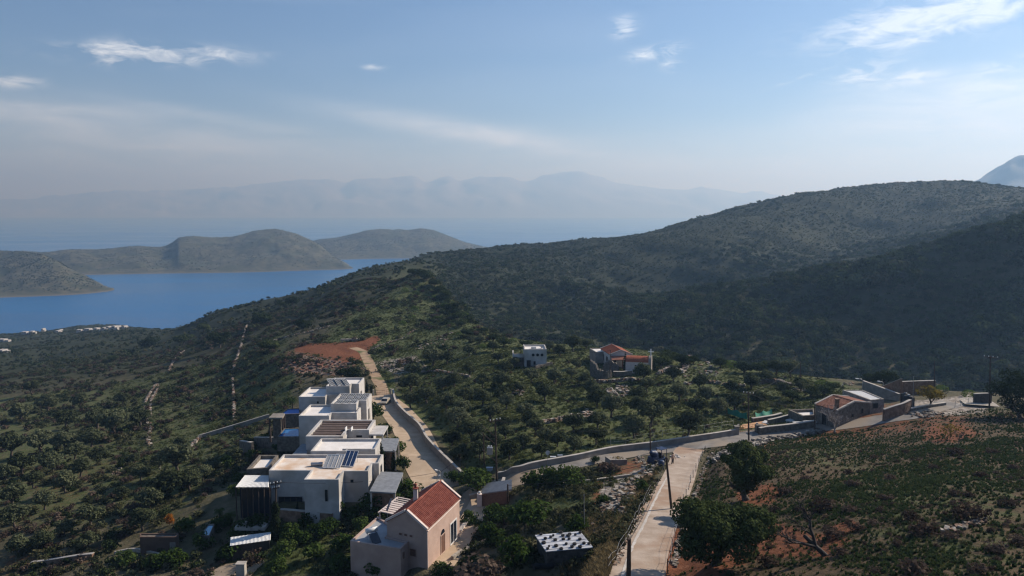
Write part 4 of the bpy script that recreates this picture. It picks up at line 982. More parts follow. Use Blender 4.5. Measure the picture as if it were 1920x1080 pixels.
# white slanting wall and red-brown gable ruin behind
def slant_wall(lbl, p0, p1, h0, h1, mt, wd=.4, cap=M['conctop']):
    p0, p1 = G(*p0), G(*p1); d = (p1-p0); d.z = 0; n = Vector((-d.y,d.x,0)).normalized()*wd/2
    m = MB(); vs = []
    for s_ in (-1, 1): vs += [(p0-p0)+n*s_+Vector((0,0,-1.2)), (p1-p0)+n*s_+Vector((0,0,-1.2)), (p1-p0)+n*s_+Vector((0,0,h1)), n*s_+Vector((0,0,h0))]
    m.add(vs, [(3,2,1,0),(4,5,6,7),(0,1,5,4),(1,2,6,5),(2,3,7,6),(3,0,4,7)]); o = m.build('yard_wall', mt, loc=p0); tag(o, lbl, 'wall')
    if cap:
        m = MB(); c_ = (Vector((0,0,h0))+(p1-p0)+Vector((0,0,h1)))/2 + Vector((0,0,.05)); m.obox(c_, ((p1-p0)+Vector((0,0,h1-h0)))/2, n*1.2, Vector((0,0,.045))); m.build('coping', cap, o)
    return o
slant_wall('white rendered wall sloping down behind the white-roofed house', (1617,743), (1686,752), 3.4, 1.4, M['concrete'])
slant_wall('red-brown stone wall sloping up to a point behind the black tank', (1644,742), (1688,748), 1.5, 4.2, M['redstone'])
slant_wall('long level red-brown stone wall left of the round green bush', (1690,741), (1752,737), 2.9, 2.7, M['redstone'])
slant_wall('small dark stone shed wall beside the big tree at the frame edge', (1825,757), (1858,757), 1.9, 2.0, M['darkstone'])
# black tanks
for lbl, px, py, r_ in [('round black plastic water tank at the end of the yard wall', 1703, 762, 1.0), ('black water tank behind the first, tucked under the brown wall', 1697, 757, .9)]:
    p = G(px, py); t = empty('water_tank', tuple(p), 0, lbl, 'water tank', 'black water tanks by the yard wall')
    m = MB(); m.lathe((0,0,0), [(r_*.95,-.3),(r_,.1),(r_,1.6),(r_*.85,1.95),(r_*.3,2.1)], 16); m.build('tank_body', M['tyre'], t); m = MB(); m.lathe((0,0,2.104), [(.25,0),(.25,.1),(.1,.14)], 10); m.build('lid', M['plastic'], t)
# low flat outbuilding, slabs, netting
zo = zt(772, 140, 1500)
pp = [PZ(1481,779,zo), PZ(1512,779,zo), PZ(1528,769,zo), PZ(1484,766,zo)]
pp = [PZ(1478,768,zo), PZ(1505,780,zo), PZ(1530,778,zo), PZ(1528,766,zo)]
t = empty('outbuilding', (pp[0].x,pp[0].y,zo-3), 0, 'roofless low stone outbuilding with pale floor left of the terracotta house', 'outbuilding')
poly_block(t, [V(p.x,p.y) for p in pp], zo-4, zo, M['stone'], M['roofwhite'], .5, .45)
for k, (px, py, w_, lb) in enumerate([(1508,791,2.6,'white marble slab lying highest in the yard'), (1500,797.5,2.4,'white marble slab lying in the middle of the yard'), (1522,795,3.0,'white marble slab nearest the tiled house wall'), (1482,792.5,1.6,'small white slab leaning by the broken yard wall'), (1437,796,1.8,'white slab at the yard corner by the gateway')]):
    p = G(px, py); m = MB(); m.obox((0,0,.45), (w_/2,.1,0), (-.1,.6,.03), (0,0,.06)); m.obox((-w_*.3,0,.2), (.12,0,0), (0,.5,0), (0,0,.2)); m.obox((w_*.3,0,.2), (.12,0,0), (0,.5,0), (0,0,.2))
    o = m.build('stone_slab', M['marble'], loc=p, rz=.3*k-.4); tag(o, lb, 'slab', 'white slabs in the yard')
for lb, a_, b_, h in [('sagging green netting fence left of the dark utility pole', (1365,778), (1402,789), 1.5), ('green netting fence right of the dark utility pole', (1418,786), (1449,779), 1.2)]:
    p, q = G(*a_), G(*b_); t = empty('net_fence', tuple(p), 0, lb, 'fence', 'green net fences'); d = q-p
    m = MB(); n = 10; vs = []
    for k in range(n+1):
        f = k/n; c_ = d*f; sag = .5*math.sin(PI*((f*2) % 1)); bow = .25*math.sin(f*9)
        g = float(H(p.x+c_.x, p.y+c_.y))-p.z; vs += [(c_.x, c_.y+bow, g+.2), (c_.x, c_.y+bow*.3+.9, g+h-sag)]
    m.add(vs, [(2*k,2*k+2,2*k+3,2*k+1) for k in range(n)], 0, True); m.build('netting', M['green'], t)
    m = MB()
    for f in (0,.5,1): c_ = d*f; g = float(H(p.x+c_.x,p.y+c_.y+.9))-p.z; m.tube([(c_.x,c_.y+.95,g-.3),(c_.x,c_.y+.95,g+h+.1)], .05, 6)
    build_each(m, 'post', M['wood'], t, 3)
wall_line('dark stone wall of the sunken plot behind the green netting', [(1410,792),(1440,788),(1465,782)], .8, .5, M['stone'])
# ------------------------------------------------------------------ white cube house
hb = G(983, 688); zc = hb.z; ztp = zt(655, hb.y, 983)
f0 = PZ(983,655,ztp); f1 = PZ(1025,654.5,ztp); b1 = PZ(1001,645.5,ztp); b0 = PZ(976,645.5,ztp)
t = empty('cube_house', (f0.x,f0.y,zc), 0, 'cream two-storey cube house with flat roof and round windows in the grove', 'house')
poly_block(t, [V(f0.x,f0.y),V(f1.x,f1.y),V(f1.x-.2,f1.y+7),V(f0.x-.2,f0.y+7)], zc-2, ztp, M['white'], M['roofwhite'], .4, .3)
o0 = Vector(t.location)
m = MB()
for px in (999.7, 1008, 1016.3):
    aa, q = on_wall(px, 665.5, Vector((f0.x,f0.y,0)), ALONG); m.tube([(aa, -.05, q-zc), (aa, .02, q-zc)], .42, 12)
build_each(m, 'round_window', M['glass'], t, 3)
p0 = Vector((f0.x,f0.y,0)); opening(t, p0, ALONG, .7, 1.8, zc, zc+1.9, name='door', outn=FRONT, frame=M['white'], glass=M['dark'])
opening(t, p0, ALONG, 2.6, 3.2, zc+.6, zc+1.6, outn=FRONT, frame=M['white'], glass=M['dark'])
opening(t, Vector((f0.x-.1,f0.y+2,0)), Vector((0,1,0)), 0, 2.4, zc+3.6, zc+5.6, name='balcony_door', outn=Vector((-1,0,0)), frame=M['white'])
m = MB(); m.box(-3.2, .6, -2, -.15, 6.2, 2.6); m.build('terrace_base', M['stone'], t)
m = MB(); m.box(-3.3, .4, 2.605, -3.0, 6.4, 3.5); m.box(-2.995, .4, 2.605, -.1, .65, 3.5); build_each(m, 'balcony_wall', M['white'], t)
m = MB(); m.box(2,2.5,ztp-zc-.39,3.4,3.3,ztp-zc+.1); m.tube([(4.4,3.5,ztp-zc+.35),(5.6,3.6,ztp-zc+.35)], .28, 10); m.box(4.8,3.3,ztp-zc-.39,5.2,3.8,ztp-zc+.1); build_each(m, 'roof_tank', M['metal'], t, 5)
wall_line('low dry-stone edge in front of the cube house', [(1003,692),(1018,688),(1036,684)], .8, .5, M['stone'], None, loose=.3)
# ------------------------------------------------------------------ church group
hb = G(1143, 690); zc = hb.z
hb3 = G(1118, 680); zt1 = zt(658, hb3.y, 1118)
pp = [PZ(1117,660,zt1), PZ(1136,660,zt1), PZ(1140,652,zt1), PZ(1105.5,653,zt1)]
t = empty('flat_house', (pp[0].x,pp[0].y,zc), 0, 'low grey house with flat pale roof left of the orange-roofed house', 'house')
poly_block(t, [V(p.x,p.y) for p in pp], zc-2, zt1, M['concrete'], M['roofwhite'], .2, .3)
# orange roofed house: gable towards the viewer's left
ze_ = zt(666, hb.y, 1144); c = PZ(1143.5,666,ze_); cl = PZ(1172,661.5,ze_); cr = PZ(1132.5,656,ze_)
cr = c + Vector((-1.5, 9.0, 0)); cl = c + Vector((6.2, .4, 0))
oh, a, b, l, mid = gable_house('house with bright orange tiled roof and columned porch beside the church', 'orange_roofed_house', c, cl, cr, ze_-zc, ze_-zc+1.15, zc, M['white'], M['tileorange'], verge=M['conctop'])
o0 = Vector(oh.location); gd = (b-a).normalized()
opening(oh, a, gd, .8, 1.7, zc+.2, zc+2.2, name='door', outn=Vector((0,-1,0)), frame=M['wood'], glass=M['dark'])
opening(oh, a+l*.0, l.normalized(), 2.0, 3.2, zc+1.0, zc+2.6, outn=Vector((-1,0,0)), frame=M['wood'], glass=M['dark'])
opening(oh, a+l*.0, l.normalized(), 5.4, 6.6, zc+1.0, zc+2.6, outn=Vector((-1,0,0)), frame=M['wood'], glass=M['dark'])
m = MB(); m.add([Vector((.2,-2.6,ze_-zc-.9)), Vector((6.3,-2.2,ze_-zc-.9)), Vector((6.3,-.05,ze_-zc-.25)), Vector((.2,-.05,ze_-zc-.25)), Vector((.2,-2.6,ze_-zc-.78)), Vector((6.3,-2.2,ze_-zc-.78)), Vector((6.3,-.05,ze_-zc-.13)), Vector((.2,-.05,ze_-zc-.13))], [(3,2,1,0),(4,5,6,7),(0,1,5,4),(1,2,6,5),(3,0,4,7)]); pr = m.build('porch_roof', M['tileold'], oh)
for q in (.4, 3.2, 6.0): m = MB(); m.box(q-.14,-2.3,-1.2,q+.14,-2.0,ze_-zc-.88); m.build('column', M['wood'], oh)
# church: barrel-vaulted tiled nave, apse end and cross
hb2 = G(1180, 700); zk = hb2.z; zwall = zt(680, hb2.y, 1187)
c0 = PZ(1173,679.5,zwall); 
t = empty('church', (c0.x, c0.y, zk), R(-14), 'small stone church with red tiled vault and white cross', 'church'); hh = zwall-zk+.2; Lc, Wc = 6.4, 4.4
m = MB(); n = 12; prof = [(0,-1.5),(0,hh)] + [(Wc/2-Wc/2*math.cos(PI*k/n), hh+1.15*math.sin(PI*k/n)) for k in range(1,n)] + [(Wc,hh),(Wc,-1.5)]
m.add([(0,y,z) for y,z in prof]+[(Lc,y,z) for y,z in prof], [tuple(range(len(prof)-1,-1,-1)), tuple(range(len(prof),2*len(prof))), (0,1,len(prof)+1,len(prof)), (len(prof)-2,len(prof)-1,2*len(prof)-1,2*len(prof)-2)]); m.build('wall', M['pinktrim'], t)
m = MB(); rib = 26
for i in range(rib):
    x0_, x1_ = Lc*i/rib*.93, Lc*(i+1)/rib*.93; lift = .12 if i % 2 else .05
    ring = [(Wc/2-(Wc/2+.15)*math.cos(PI*k/n), hh+.02+(1.15+lift)*math.sin(PI*k/n)) for k in range(n+1)]
    m.add([(x0_,y,z) for y,z in ring]+[(x1_,y,z) for y,z in ring], [(k,k+1,n+2+k,n+1+k) for k in range(n)], 0, True)
m.build('vault_roof', M['tileorange'], t)
m = MB(); ring = [(-.12,-1.5),(-.12,hh)]+[(Wc/2-(Wc/2+.12)*math.cos(PI*k/n), hh+1.5*math.sin(PI*k/n)) for k in range(1,n)]+[(Wc+.12,hh),(Wc+.12,-1.5)]
q = len(ring); m.add([(Lc*.93,y,z) for y,z in ring]+[(Lc+.3,y,z) for y,z in ring], [tuple(range(q-1,-1,-1)), tuple(range(q,2*q))]+[(k,(k+1)%q,q+(k+1)%q,q+k) for k in range(q)]); m.build('gable_wall', M['concrete'], t)
m = MB(); m.box(Lc-.15,Wc/2-.1,hh+1.504,Lc+.15,Wc/2+.1,hh+3.3); m.box(Lc-.08,Wc/2-.7,hh+2.45,Lc+.08,Wc/2-.102,hh+2.7); m.box(Lc-.08,Wc/2+.102,hh+2.45,Lc+.08,Wc/2+.7,hh+2.7); m.box(Lc-.7,Wc/2-.1,hh+2.45,Lc-.152,Wc/2+.1,hh+2.7); m.box(Lc+.152,Wc/2-.1,hh+2.45,Lc+.7,Wc/2+.1,hh+2.7); m.build('cross', M['porc'], t)
m = MB(); m.box(2.4,-.02,.9,2.9,.03,2.3); m.build('window', M['glass'], t); m = MB(); m.box(5.2,-.02,.9,5.6,.03,2.0); m.build('window', M['glass'], t)
# ruin in front of the church
wall_line('ruined curving stone gable wall in front of the orange-roofed house', [(1108,706),(1118,709),(1132,711),(1146,709)], lambda f: 4.6-3.0*f**.7+.4*math.sin(f*9), .6, M['stone'], None, loose=.8, name='ruined_wall')
wall_line('ruined stone wall with rubble top behind the curved ruin', [(1130,700),(1145,698),(1160,699)], lambda f: 1.6+1.6*math.sin(PI*f), .6, M['stone'], None, loose=.8, name='ruined_wall')
wall_line('pale-topped forecourt wall below the church cypress', [(1150,706),(1168,706),(1184,704)], 1.3, .5, M['stone'])
# ------------------------------------------------------------------ foliage materials and crowns
def leaf_mat(name, dark, mid, light, transl=.28):
    m, nt, N, L = nodes_of(name)
    out = N.new('ShaderNodeOutputMaterial'); b = N.new('ShaderNodeBsdfDiffuse'); t = N.new('ShaderNodeBsdfTranslucent'); mx = N.new('ShaderNodeMixShader'); mx.inputs[0].default_value = transl
    oi = N.new('ShaderNodeObjectInfo'); g = N.new('ShaderNodeNewGeometry')
    n = N.new('ShaderNodeTexNoise'); n.inputs['Scale'].default_value = 1.4; n.inputs['Detail'].default_value = 4; L.new(g.outputs['Position'], n.inputs['Vector'])
    a = N.new('ShaderNodeMath'); a.operation = 'MULTIPLY_ADD'; L.new(oi.outputs['Random'], a.inputs[0]); a.inputs[1].default_value = .6; 
    a2 = N.new('ShaderNodeMath'); a2.operation = 'MULTIPLY_ADD'; L.new(g.outputs['Random Per Island'], a2.inputs[0]); a2.inputs[1].default_value = .42
    a3 = N.new('ShaderNodeMath'); a3.operation = 'MULTIPLY_ADD'; L.new(n.outputs['Fac'], a3.inputs[0]); a3.inputs[1].default_value = .6; a3.inputs[2].default_value = -.33
    L.new(a3.outputs[0], a2.inputs[2]); L.new(a2.outputs[0], a.inputs[2])
    r = N.new('ShaderNodeValToRGB'); e = r.color_ramp.elements; e.new(.5)
    for k, (p, c) in enumerate([(.12, dark), (.5, mid), (.95, light)]): e[k].position = p; e[k].color = (*c, 1)
    L.new(a.outputs[0], r.inputs['Fac']); L.new(r.outputs['Color'], b.inputs['Color']); L.new(r.outputs['Color'], t.inputs['Color'])
    L.new(b.outputs[0], mx.inputs[1]); L.new(t.outputs[0], mx.inputs[2]); L.new(mx.outputs[0], out.inputs[0]); return m
LM = {
 'olive': leaf_mat('olive_leaves', (.034,.044,.022), (.078,.092,.048), (.150,.162,.095), .30),
 'dark': leaf_mat('evergreen_leaves', (.014,.023,.010), (.034,.049,.020), (.072,.092,.036), .20),
 'scrub': leaf_mat('maquis_leaves', (.024,.030,.015), (.064,.070,.034), (.125,.116,.066)),
 'brown': leaf_mat('dry_scrub', (.044,.032,.026), (.082,.060,.048), (.130,.098,.078)),
 'euph': leaf_mat('spurge_leaves', (.055,.085,.018), (.085,.130,.026), (.120,.165,.038)),
 'maquis': leaf_mat('hill_leaves', (.020,.032,.013), (.046,.064,.025), (.092,.110,.044)),
 'carob': leaf_mat('carob_leaves', (.014,.022,.009), (.036,.052,.019), (.080,.102,.038), .22),
 'garden': leaf_mat('garden_leaves', (.022,.040,.010), (.045,.075,.018), (.075,.105,.03)),
 'grass': leaf_mat('grass_blades', (.036,.050,.016), (.066,.084,.028), (.12,.118,.052), .35),
 'weed': leaf_mat('weed_blades', (.026,.044,.018), (.050,.076,.030), (.085,.108,.046), .3),
 'straw': leaf_mat('straw_blades', (.12,.09,.045), (.20,.155,.08), (.28,.22,.12), .3),
 'yellow': leaf_mat('yellow_leaves', (.06,.06,.015), (.13,.105,.02), (.22,.16,.03), .35),
 'orange': leaf_mat('orange_leaves', (.22,.08,.015), (.34,.13,.02), (.42,.19,.03), .35),
 'cypress': leaf_mat('cypress_leaves', (.012,.019,.009), (.021,.031,.014), (.034,.045,.02), .15),
}
BARK = mat('bark', (.05,.04,.032), (.11,.09,.072), 4, .95, .6, 12)
GREYBARK = mat('grey_bark', (.20,.18,.165), (.32,.29,.27), 4, .95, .5, 12)
DEADBARK = mat('charred_bark', (.03,.025,.022), (.07,.058,.05), 4, .95, .5, 12)
def leaf_quads(P_, Nrm, size, r, aspect=1.0):
    """one small four-sided leaf clump at every point, facing roughly along Nrm"""
    n = len(P_)
    Nn = Nrm + r.normal(0, .55, (n, 3)); Nn /= np.linalg.norm(Nn, axis=1)[:, None] + 1e-9
    A = np.cross(Nn, r.normal(0, 1, (n, 3))); A /= np.linalg.norm(A, axis=1)[:, None] + 1e-9
    B = np.cross(Nn, A); s = size*r.uniform(.55, 1.25, n)[:, None]*.5
    j = lambda: r.uniform(.65, 1.2, (n, 1))
    return np.stack([P_ + A*s*j(), P_ + B*s*aspect*j(), P_ - A*s*j(), P_ - B*s*aspect*j()], 1).reshape(-1, 3)
def quad_mesh(name, V_, material):
    me = bpy.data.meshes.new(name); n = len(V_)//4
    me.vertices.add(len(V_)); me.vertices.foreach_set('co', V_.astype(np.float32).ravel())
    me.loops.add(n*4); me.loops.foreach_set('vertex_index', np.arange(n*4, dtype=np.int32))
    me.polygons.add(n); me.polygons.foreach_set('loop_start', np.arange(0, n*4, 4, dtype=np.int32))
    me.update(calc_edges=True); me.materials.append(material); return me
def blob_points(blobs, n, r, lo=.72, hollow=True):
    """points near the skin of a cluster of ellipsoids (cx,cy,cz,rx,ry,rz)"""
    B = np.array(blobs, float); wgt = (B[:,3]*B[:,4]+B[:,3]*B[:,5]+B[:,4]*B[:,5]); k = r.choice(len(B), n, p=wgt/wgt.sum())
    d = r.normal(0, 1, (n, 3)); d /= np.linalg.norm(d, axis=1)[:, None]
    rad = (lo + (1.06-lo)*r.random(n)**.6)[:, None]
    return B[k, :3] + d*B[k, 3:]*rad, d
def crown_mesh(name, blobs, n, size, material, seed, lo=.68, zmin=None):
    r = np.random.default_rng(seed); P_, d = blob_points(blobs, n, r, lo)
    if zmin is not None: k = P_[:, 2] > zmin + .15*r.normal(0, 1, len(P_)); P_, d = P_[k], d[k]
    return quad_mesh(name, leaf_quads(P_, d + np.array([0, 0, .35]), size, r), material)
def cluster(seed, R_, Hh, zc, n, rr=(.34, .55), flat=.85):
    r = random.Random(seed); out_ = [(0, 0, zc, R_*.62, R_*.62, Hh*.62)]
    for k in range(n):
        a = 2*PI*(k + r.random()*.8)/n; q = R_*r.uniform(.45, .72); s = R_*r.uniform(*rr)
        out_.append((q*math.cos(a), q*math.sin(a), zc + Hh*r.uniform(-.35, .5), s, s, s*flat))
    for k in range(max(2, n//3)):
        a = r.random()*6.28; q = R_*r.uniform(0, .35); s = R_*r.uniform(.3, .45); out_.append((q*math.cos(a), q*math.sin(a), zc + Hh*r.uniform(.4, .7), s, s, s*.8))
    return out_
def trunk_mesh(name, seed, h, r0, lean, limbs, spread, material=BARK, forks=1):
    rd = random.Random(seed); m = MB(); top = Vector((lean*rd.uniform(-1, 1), lean*rd.uniform(-1, 1), h))
    m.tube([(0, 0, -.5), (r0*.1, 0, 0), (top.x*.4, top.y*.4, h*.5), top], [r0*1.5, r0*1.15, r0*.85, r0*.75], 8)
    for k in range(limbs):
        a = 2*PI*(k + rd.random()*.6)/limbs; e = top + Vector((spread*math.cos(a), spread*math.sin(a), h*rd.uniform(.5, 1.0)))
        mid_ = top.lerp(e, .5) + Vector((rd.uniform(-.15, .15), rd.uniform(-.15, .15), .15*h)); m.tube([top-Vector((0, 0, .1)), mid_, e], [r0*.55, r0*.4, r0*.18], 6)
        for q in range(forks):
            f = mid_ + Vector((rd.uniform(-1, 1)*spread*.6, rd.uniform(-1, 1)*spread*.6, h*.6)); m.tube([mid_, f], [r0*.32, r0*.1], 5)
    return m.mesh(name, material)
def bare_mesh(name, seed, h, r0, material, depth=4, spread=.6, start=None, up=.55, nb=(3, 4)):
    rd = random.Random(seed); m = MB()
    def grow(p, d, l, r_, k):
        q = p + d*l*.5 + Vector((rd.uniform(-1, 1), rd.uniform(-1, 1), rd.uniform(-.5, 1)))*l*.09; e = q + (d + Vector((rd.uniform(-.3, .3), rd.uniform(-.3, .3), .1))).normalized()*l*.5
        m.tube([p, q, e], [r_, r_*.85, r_*.66], 6 if k > 2 else 4, cap=False)
        if k <= 0: return
        for _ in range(rd.randint(*nb)):
            nd = (d + Vector((rd.uniform(-1, 1), rd.uniform(-1, 1), rd.uniform(-.4, 1)*up))*spread*1.5).normalized(); grow(e if rd.random() > .35 else q, nd, l*rd.uniform(.6, .85), r_*.64, k-1)
    d0 = start or Vector((0, 0, 1)); grow(Vector((0, 0, -.2)), d0.normalized(), h*.42, r0, depth); return m.mesh(name, material)
# templates (mesh data, about life size): width, crown mesh, trunk mesh
OLIVE = []
for k in range(6):
    bl = cluster(40+k, 2.3, 1.5, 2.75, 6+k % 3)
    OLIVE.append((4.6, crown_mesh('olive_crown', bl, 1500, .42, LM['olive'], 70+k, .55, .9), trunk_mesh('olive_trunk', 90+k, 1.15, .24, .25, 4, 1.1)))
DARKT = []
for k in range(3):
    bl = cluster(140+k, 2.4, 2.0, 2.6, 8, (.36, .6))
    DARKT.append((4.8, crown_mesh('evergreen_crown', bl, 1700, .40, LM['dark'], 170+k, .55, .4), trunk_mesh('evergreen_trunk', 190+k, 1.0, .25, .2, 4, 1.0)))
SHRUB = []
for k in range(4):
    bl = cluster(240+k, .75, .5, .42, 5, (.4, .62)); SHRUB.append((1.5, crown_mesh('shrub_leaves', bl, 230, .24, LM['scrub'], 270+k, .6, -.1), None))
BROWN = []
for k in range(3):
    bl = cluster(340+k, .75, .42, .34, 6, (.4, .6)); BROWN.append((1.5, crown_mesh('dry_shrub_twigs', bl, 380, .17, LM['brown'], 370+k, .55, -.1), None))
EUPH = [(1.6, crown_mesh('spurge_leaves', [(0, 0, .3, .8, .8, .62)], 420, .17, LM['euph'], 400+k, .86, 0), None) for k in range(2)]
GARD = []
for k in range(4):
    bl = cluster(440+k, 1.4, 1.1, 1.15, 6, (.38, .6)); GARD.append((2.8, crown_mesh('garden_shrub_leaves', bl, 800, .30, LM['garden'], 470+k, .55, -.1), trunk_mesh('garden_shrub_stem', 490+k, .5, .09, .1, 3, .5)))
def cypress_blobs(seed): r = random.Random(seed); return [(r.uniform(-.07, .07), r.uniform(-.07, .07), .4+.42*i, w_, w_, .42) for i, w_ in enumerate([.36, .44, .46, .45, .42, .38, .32, .25, .16, .08])]
CYP = [(.95, crown_mesh('cypress_foliage', cypress_blobs(5+k), 900, .22, LM['cypress'], 500+k, .6, 0), trunk_mesh('cypress_stem', 510+k, .5, .1, 0, 2, .05)) for k in range(2)]
YEL = [(4.6, crown_mesh('yellow_crown', cluster(540, 2.3, 1.1, 2.7, 7), 900, .34, LM['yellow'], 541, .45, 1.2), bare_mesh('yellow_trunk', 543, 4.2, .16, BARK, 3, .7))]
# ------------------------------------------------------------------ labels that say which one
LANDMARKS = [('the pink house', 790, 1010), ('the nearest white villa', 600, 900), ('the third white villa', 640, 805), ('the farthest white villa', 620, 730), ('the cube house', 1000, 665), ('the church', 1190, 685),
    ('the ruined wall by the church', 1130, 700), ('the tiled house', 1580, 775), ('the orange gateway', 1400, 805), ('the twin transformer poles', 918, 850), ('the white sign by the road wall', 1030, 852), ('the red earth platform', 620, 655),
    ('the knoll top', 785, 520), ('the villa road gate', 722, 742), ('the weighted-roof hut', 1057, 1025), ('the leaning pole on the path', 1254, 900), ('the big round tree by the path', 1335, 985), ('the fallen dead tree', 1520, 1000), ('the rubble heap by the path', 1160, 930),
    ('the shore houses', 200, 617), ('the double stone wall on the slope', 290, 760), ('the long stone wall on the slope', 440, 740), ('the orange-leaved bush', 317, 968), ('the boundary wall by the pavilion', 430, 805), ('the pools', 545, 790), ('the brown garden hut', 300, 1022),
    ('the bare white tree', 1562, 790), ('the yellow-leaved tree', 1748, 740), ('the tall right-hand pole', 1856, 720), ('the villa road wall bend', 795, 820), ('the small rubble pile beyond the road', 760, 680), ('the stone terrace in mid grove', 1160, 745), ('the green netting', 1400, 785)]
ORD = ['nearest', 'second', 'third', 'fourth', 'fifth', 'sixth', 'seventh', 'eighth', 'ninth', 'tenth', 'eleventh', 'twelfth', 'thirteenth', 'fourteenth', 'fifteenth', 'sixteenth', 'seventeenth', 'eighteenth', 'nineteenth', 'twentieth', 'twenty-first', 'twenty-second', 'twenty-third', 'twenty-fourth']
PLANTS = []     # (object, kind phrase, px, py, width in px)
def plant(name, cat, kind, tmpl, px, py, wpx, group, hs=1.0, part='crown', rs=None, label=None):
    p = G(px, py); s = wpx*p.y/F/tmpl[0]
    if tmpl[2] is None:
        o = link_mesh(name, tmpl[1], loc=p); root = o
    else:
        root = empty(name, p); c = link_mesh(part, tmpl[1], root); t_ = link_mesh('trunk', tmpl[2], root)
    root.scale = (s, s, s*hs); root.rotation_euler = (0, 0, random.random()*6.28); root.location.z -= .05*s
    tag(root, label, cat, group)
    if not label: PLANTS.append((root, kind, px, py, wpx))
    return root
def write_labels():
    cells = {}
    for it in PLANTS:
        o, kind, px, py, w_ = it
        d = sorted(((math.hypot((px-x), (py-y)*1.6), n, x, y) for n, x, y in LANDMARKS))[0]
        dx, dy = px-d[2], py-d[3]
        rel = ('right of' if dx > 0 else 'left of') if abs(dx) > abs(dy)*1.3 else ('in front of' if dy > 0 else 'behind')
        cells.setdefault((kind, d[1], rel), []).append((d[0], o))
    for (kind, lm, rel), l in cells.items():
        l.sort(key=lambda q: q[0])
        for k, (_, o) in enumerate(l):
            if len(l) == 1: o['label'] = '%s %s %s' % (kind, rel, lm)
            else: o['label'] = '%s %s %s, %s out' % (kind, rel, lm, ORD[min(k, len(ORD)-1)])
def sizeword(w_, a, b): return 'small' if w_ < a else ('large' if w_ > b else 'medium')

OL = [(1189,822,55),(1118,834,46),(1120,805,50),(1076,812,50),(1076,846,42),(1290,821,66),(1146,783,54),(1220,797,60),(1197,778,45),(1243,772,38),(1120,764,48),(1110,745,42),(1040,720,44),(1072,710,28),(1098,722,34),(996,718,36),(940,727,45),
 (1206,716,46),(1263,716,36),(1213,736,38),(1198,753,42),(1274,752,46),(1312,730,38),(1372,739,36),(1408,731,34),(1308,781,52),(1347,777,40),(1322,756,40),(1378,770,48),(1022,752,46),(950,768,40),(984,785,45),(993,800,40),(1006,816,42),(945,806,36),(948,823,38),(982,842,40),(1022,832,38),(955,862,50),(1015,858,44),(1045,838,34),
 (770,736,50),(770,765,40),(800,756,45),(830,731,40),(775,707,40),(812,686,52),(838,684,34),(942,756,40),(836,772,50),(858,802,56),(885,828,62),(848,838,46),(862,862,45),(900,862,48),(922,792,48),(905,762,44),(870,752,40),(852,726,36),(905,727,38),(880,706,34),(898,842,40),(925,835,38),(868,778,38),(955,740,32),(975,738,30),
 (1455,703,40),(1482,707,42),(1437,717,34),(1467,742,32),(1421,762,44),(1408,727,36),(1500,735,30),(965,690,30),(948,700,34),(935,682,30),(1080,690,26),(1050,668,32),(1075,660,38),(1100,655,30),(1030,660,26),(925,660,26),(900,645,24),(880,668,30),
 (264,800,50),(215,818,66),(183,803,55),(123,803,50),(172,838,55),(123,846,60),(77,852,60),(21,858,60),(186,871,48),(151,895,50),(98,886,55),(42,890,55),(123,925,56),(63,915,45),(84,956,48),(25,950,60),(28,990,65),(165,1030,50),(229,937,36),(264,902,44),(253,868,26),(334,888,76),(316,937,84),(356,922,60),(281,956,60),(170,990,60),(267,996,60),(229,974,34),(468,834,26),(443,863,34),(35,1042,60),(380,905,50),(400,890,44),(150,765,40),(90,770,44),(40,790,48),(230,760,36),(60,740,36),(300,880,40),(120,1005,44),(80,1030,50),(340,840,34),(10,905,50),(140,862,44)]
for i, (x, y, w_) in enumerate(OL):
    reg = ' grove olive tree' if x > 690 else ' grey-green slope olive tree'
    plant('olive_tree', 'olive tree', sizeword(w_, 40, 50) + reg, OLIVE[i % 6], x, y, w_*(.86 if x > 690 else .84), 'olive trees of the grove' if x > 690 else 'olive trees on the lower slope', random.uniform(.85, 1.05))
DK = [(778,519,26),(800,526,24),(815,538,22),(735,545,16),(720,540,12),(548,574,26),(535,577,16),(660,580,30),(567,621,30),(490,615,38),(505,660,40),(344,646,34),(412,652,40),(382,622,26),(281,655,34),(213,678,20),(690,545,14),(822,548,22),(832,556,20),(850,582,22),(866,612,22),(878,632,24),(812,536,18),(795,522,22),(845,580,18),(838,560,20),(858,600,22),(820,672,44),(640,708,26),(662,712,34),(1657,723,45),(1630,720,28),(1500,727,26),
      (925,640,24),(945,650,30),(905,625,20),(985,652,26),(1012,640,30),(1035,642,24),(1240,690,36),(1255,680,40),(1280,688,34),(1300,682,28),(1270,665,26),(1430,700,40),(1470,695,40),(1395,700,34),(1350,690,26),(1485,753,34),(1520,745,30),(1545,742,34),(1560,735,26)]
for i, (x, y, w_) in enumerate(DK):
    plant('evergreen_tree', 'tree', '%s dark bushy evergreen' % sizeword(w_, 24, 36), DARKT[i % 3], x, y, w_, 'dark evergreens among the scrub', random.uniform(.6, .85))
for i, (x, y, w_) in enumerate([(1368,690,32),(1540,724,24),(1560,724,16),(1765,733,24),(1817,744,26),(833,577,18),(778,581,15),(820,600,18),(755,608,14),(805,610,14),(872,594,16),(905,652,14),(919,650,14),(963,640,14),(759,547,14),(813,560,12),(781,552,14),(772,596,13),(1340,680,14),(1425,688,16),(845,612,14),(862,628,13)]):
    plant('spurge_bush', 'bush', '%s bright green spurge dome' % sizeword(w_, 14.5, 22), EUPH[i % 2], x, y, w_, 'round green spurge bushes', random.uniform(.85, 1.0))
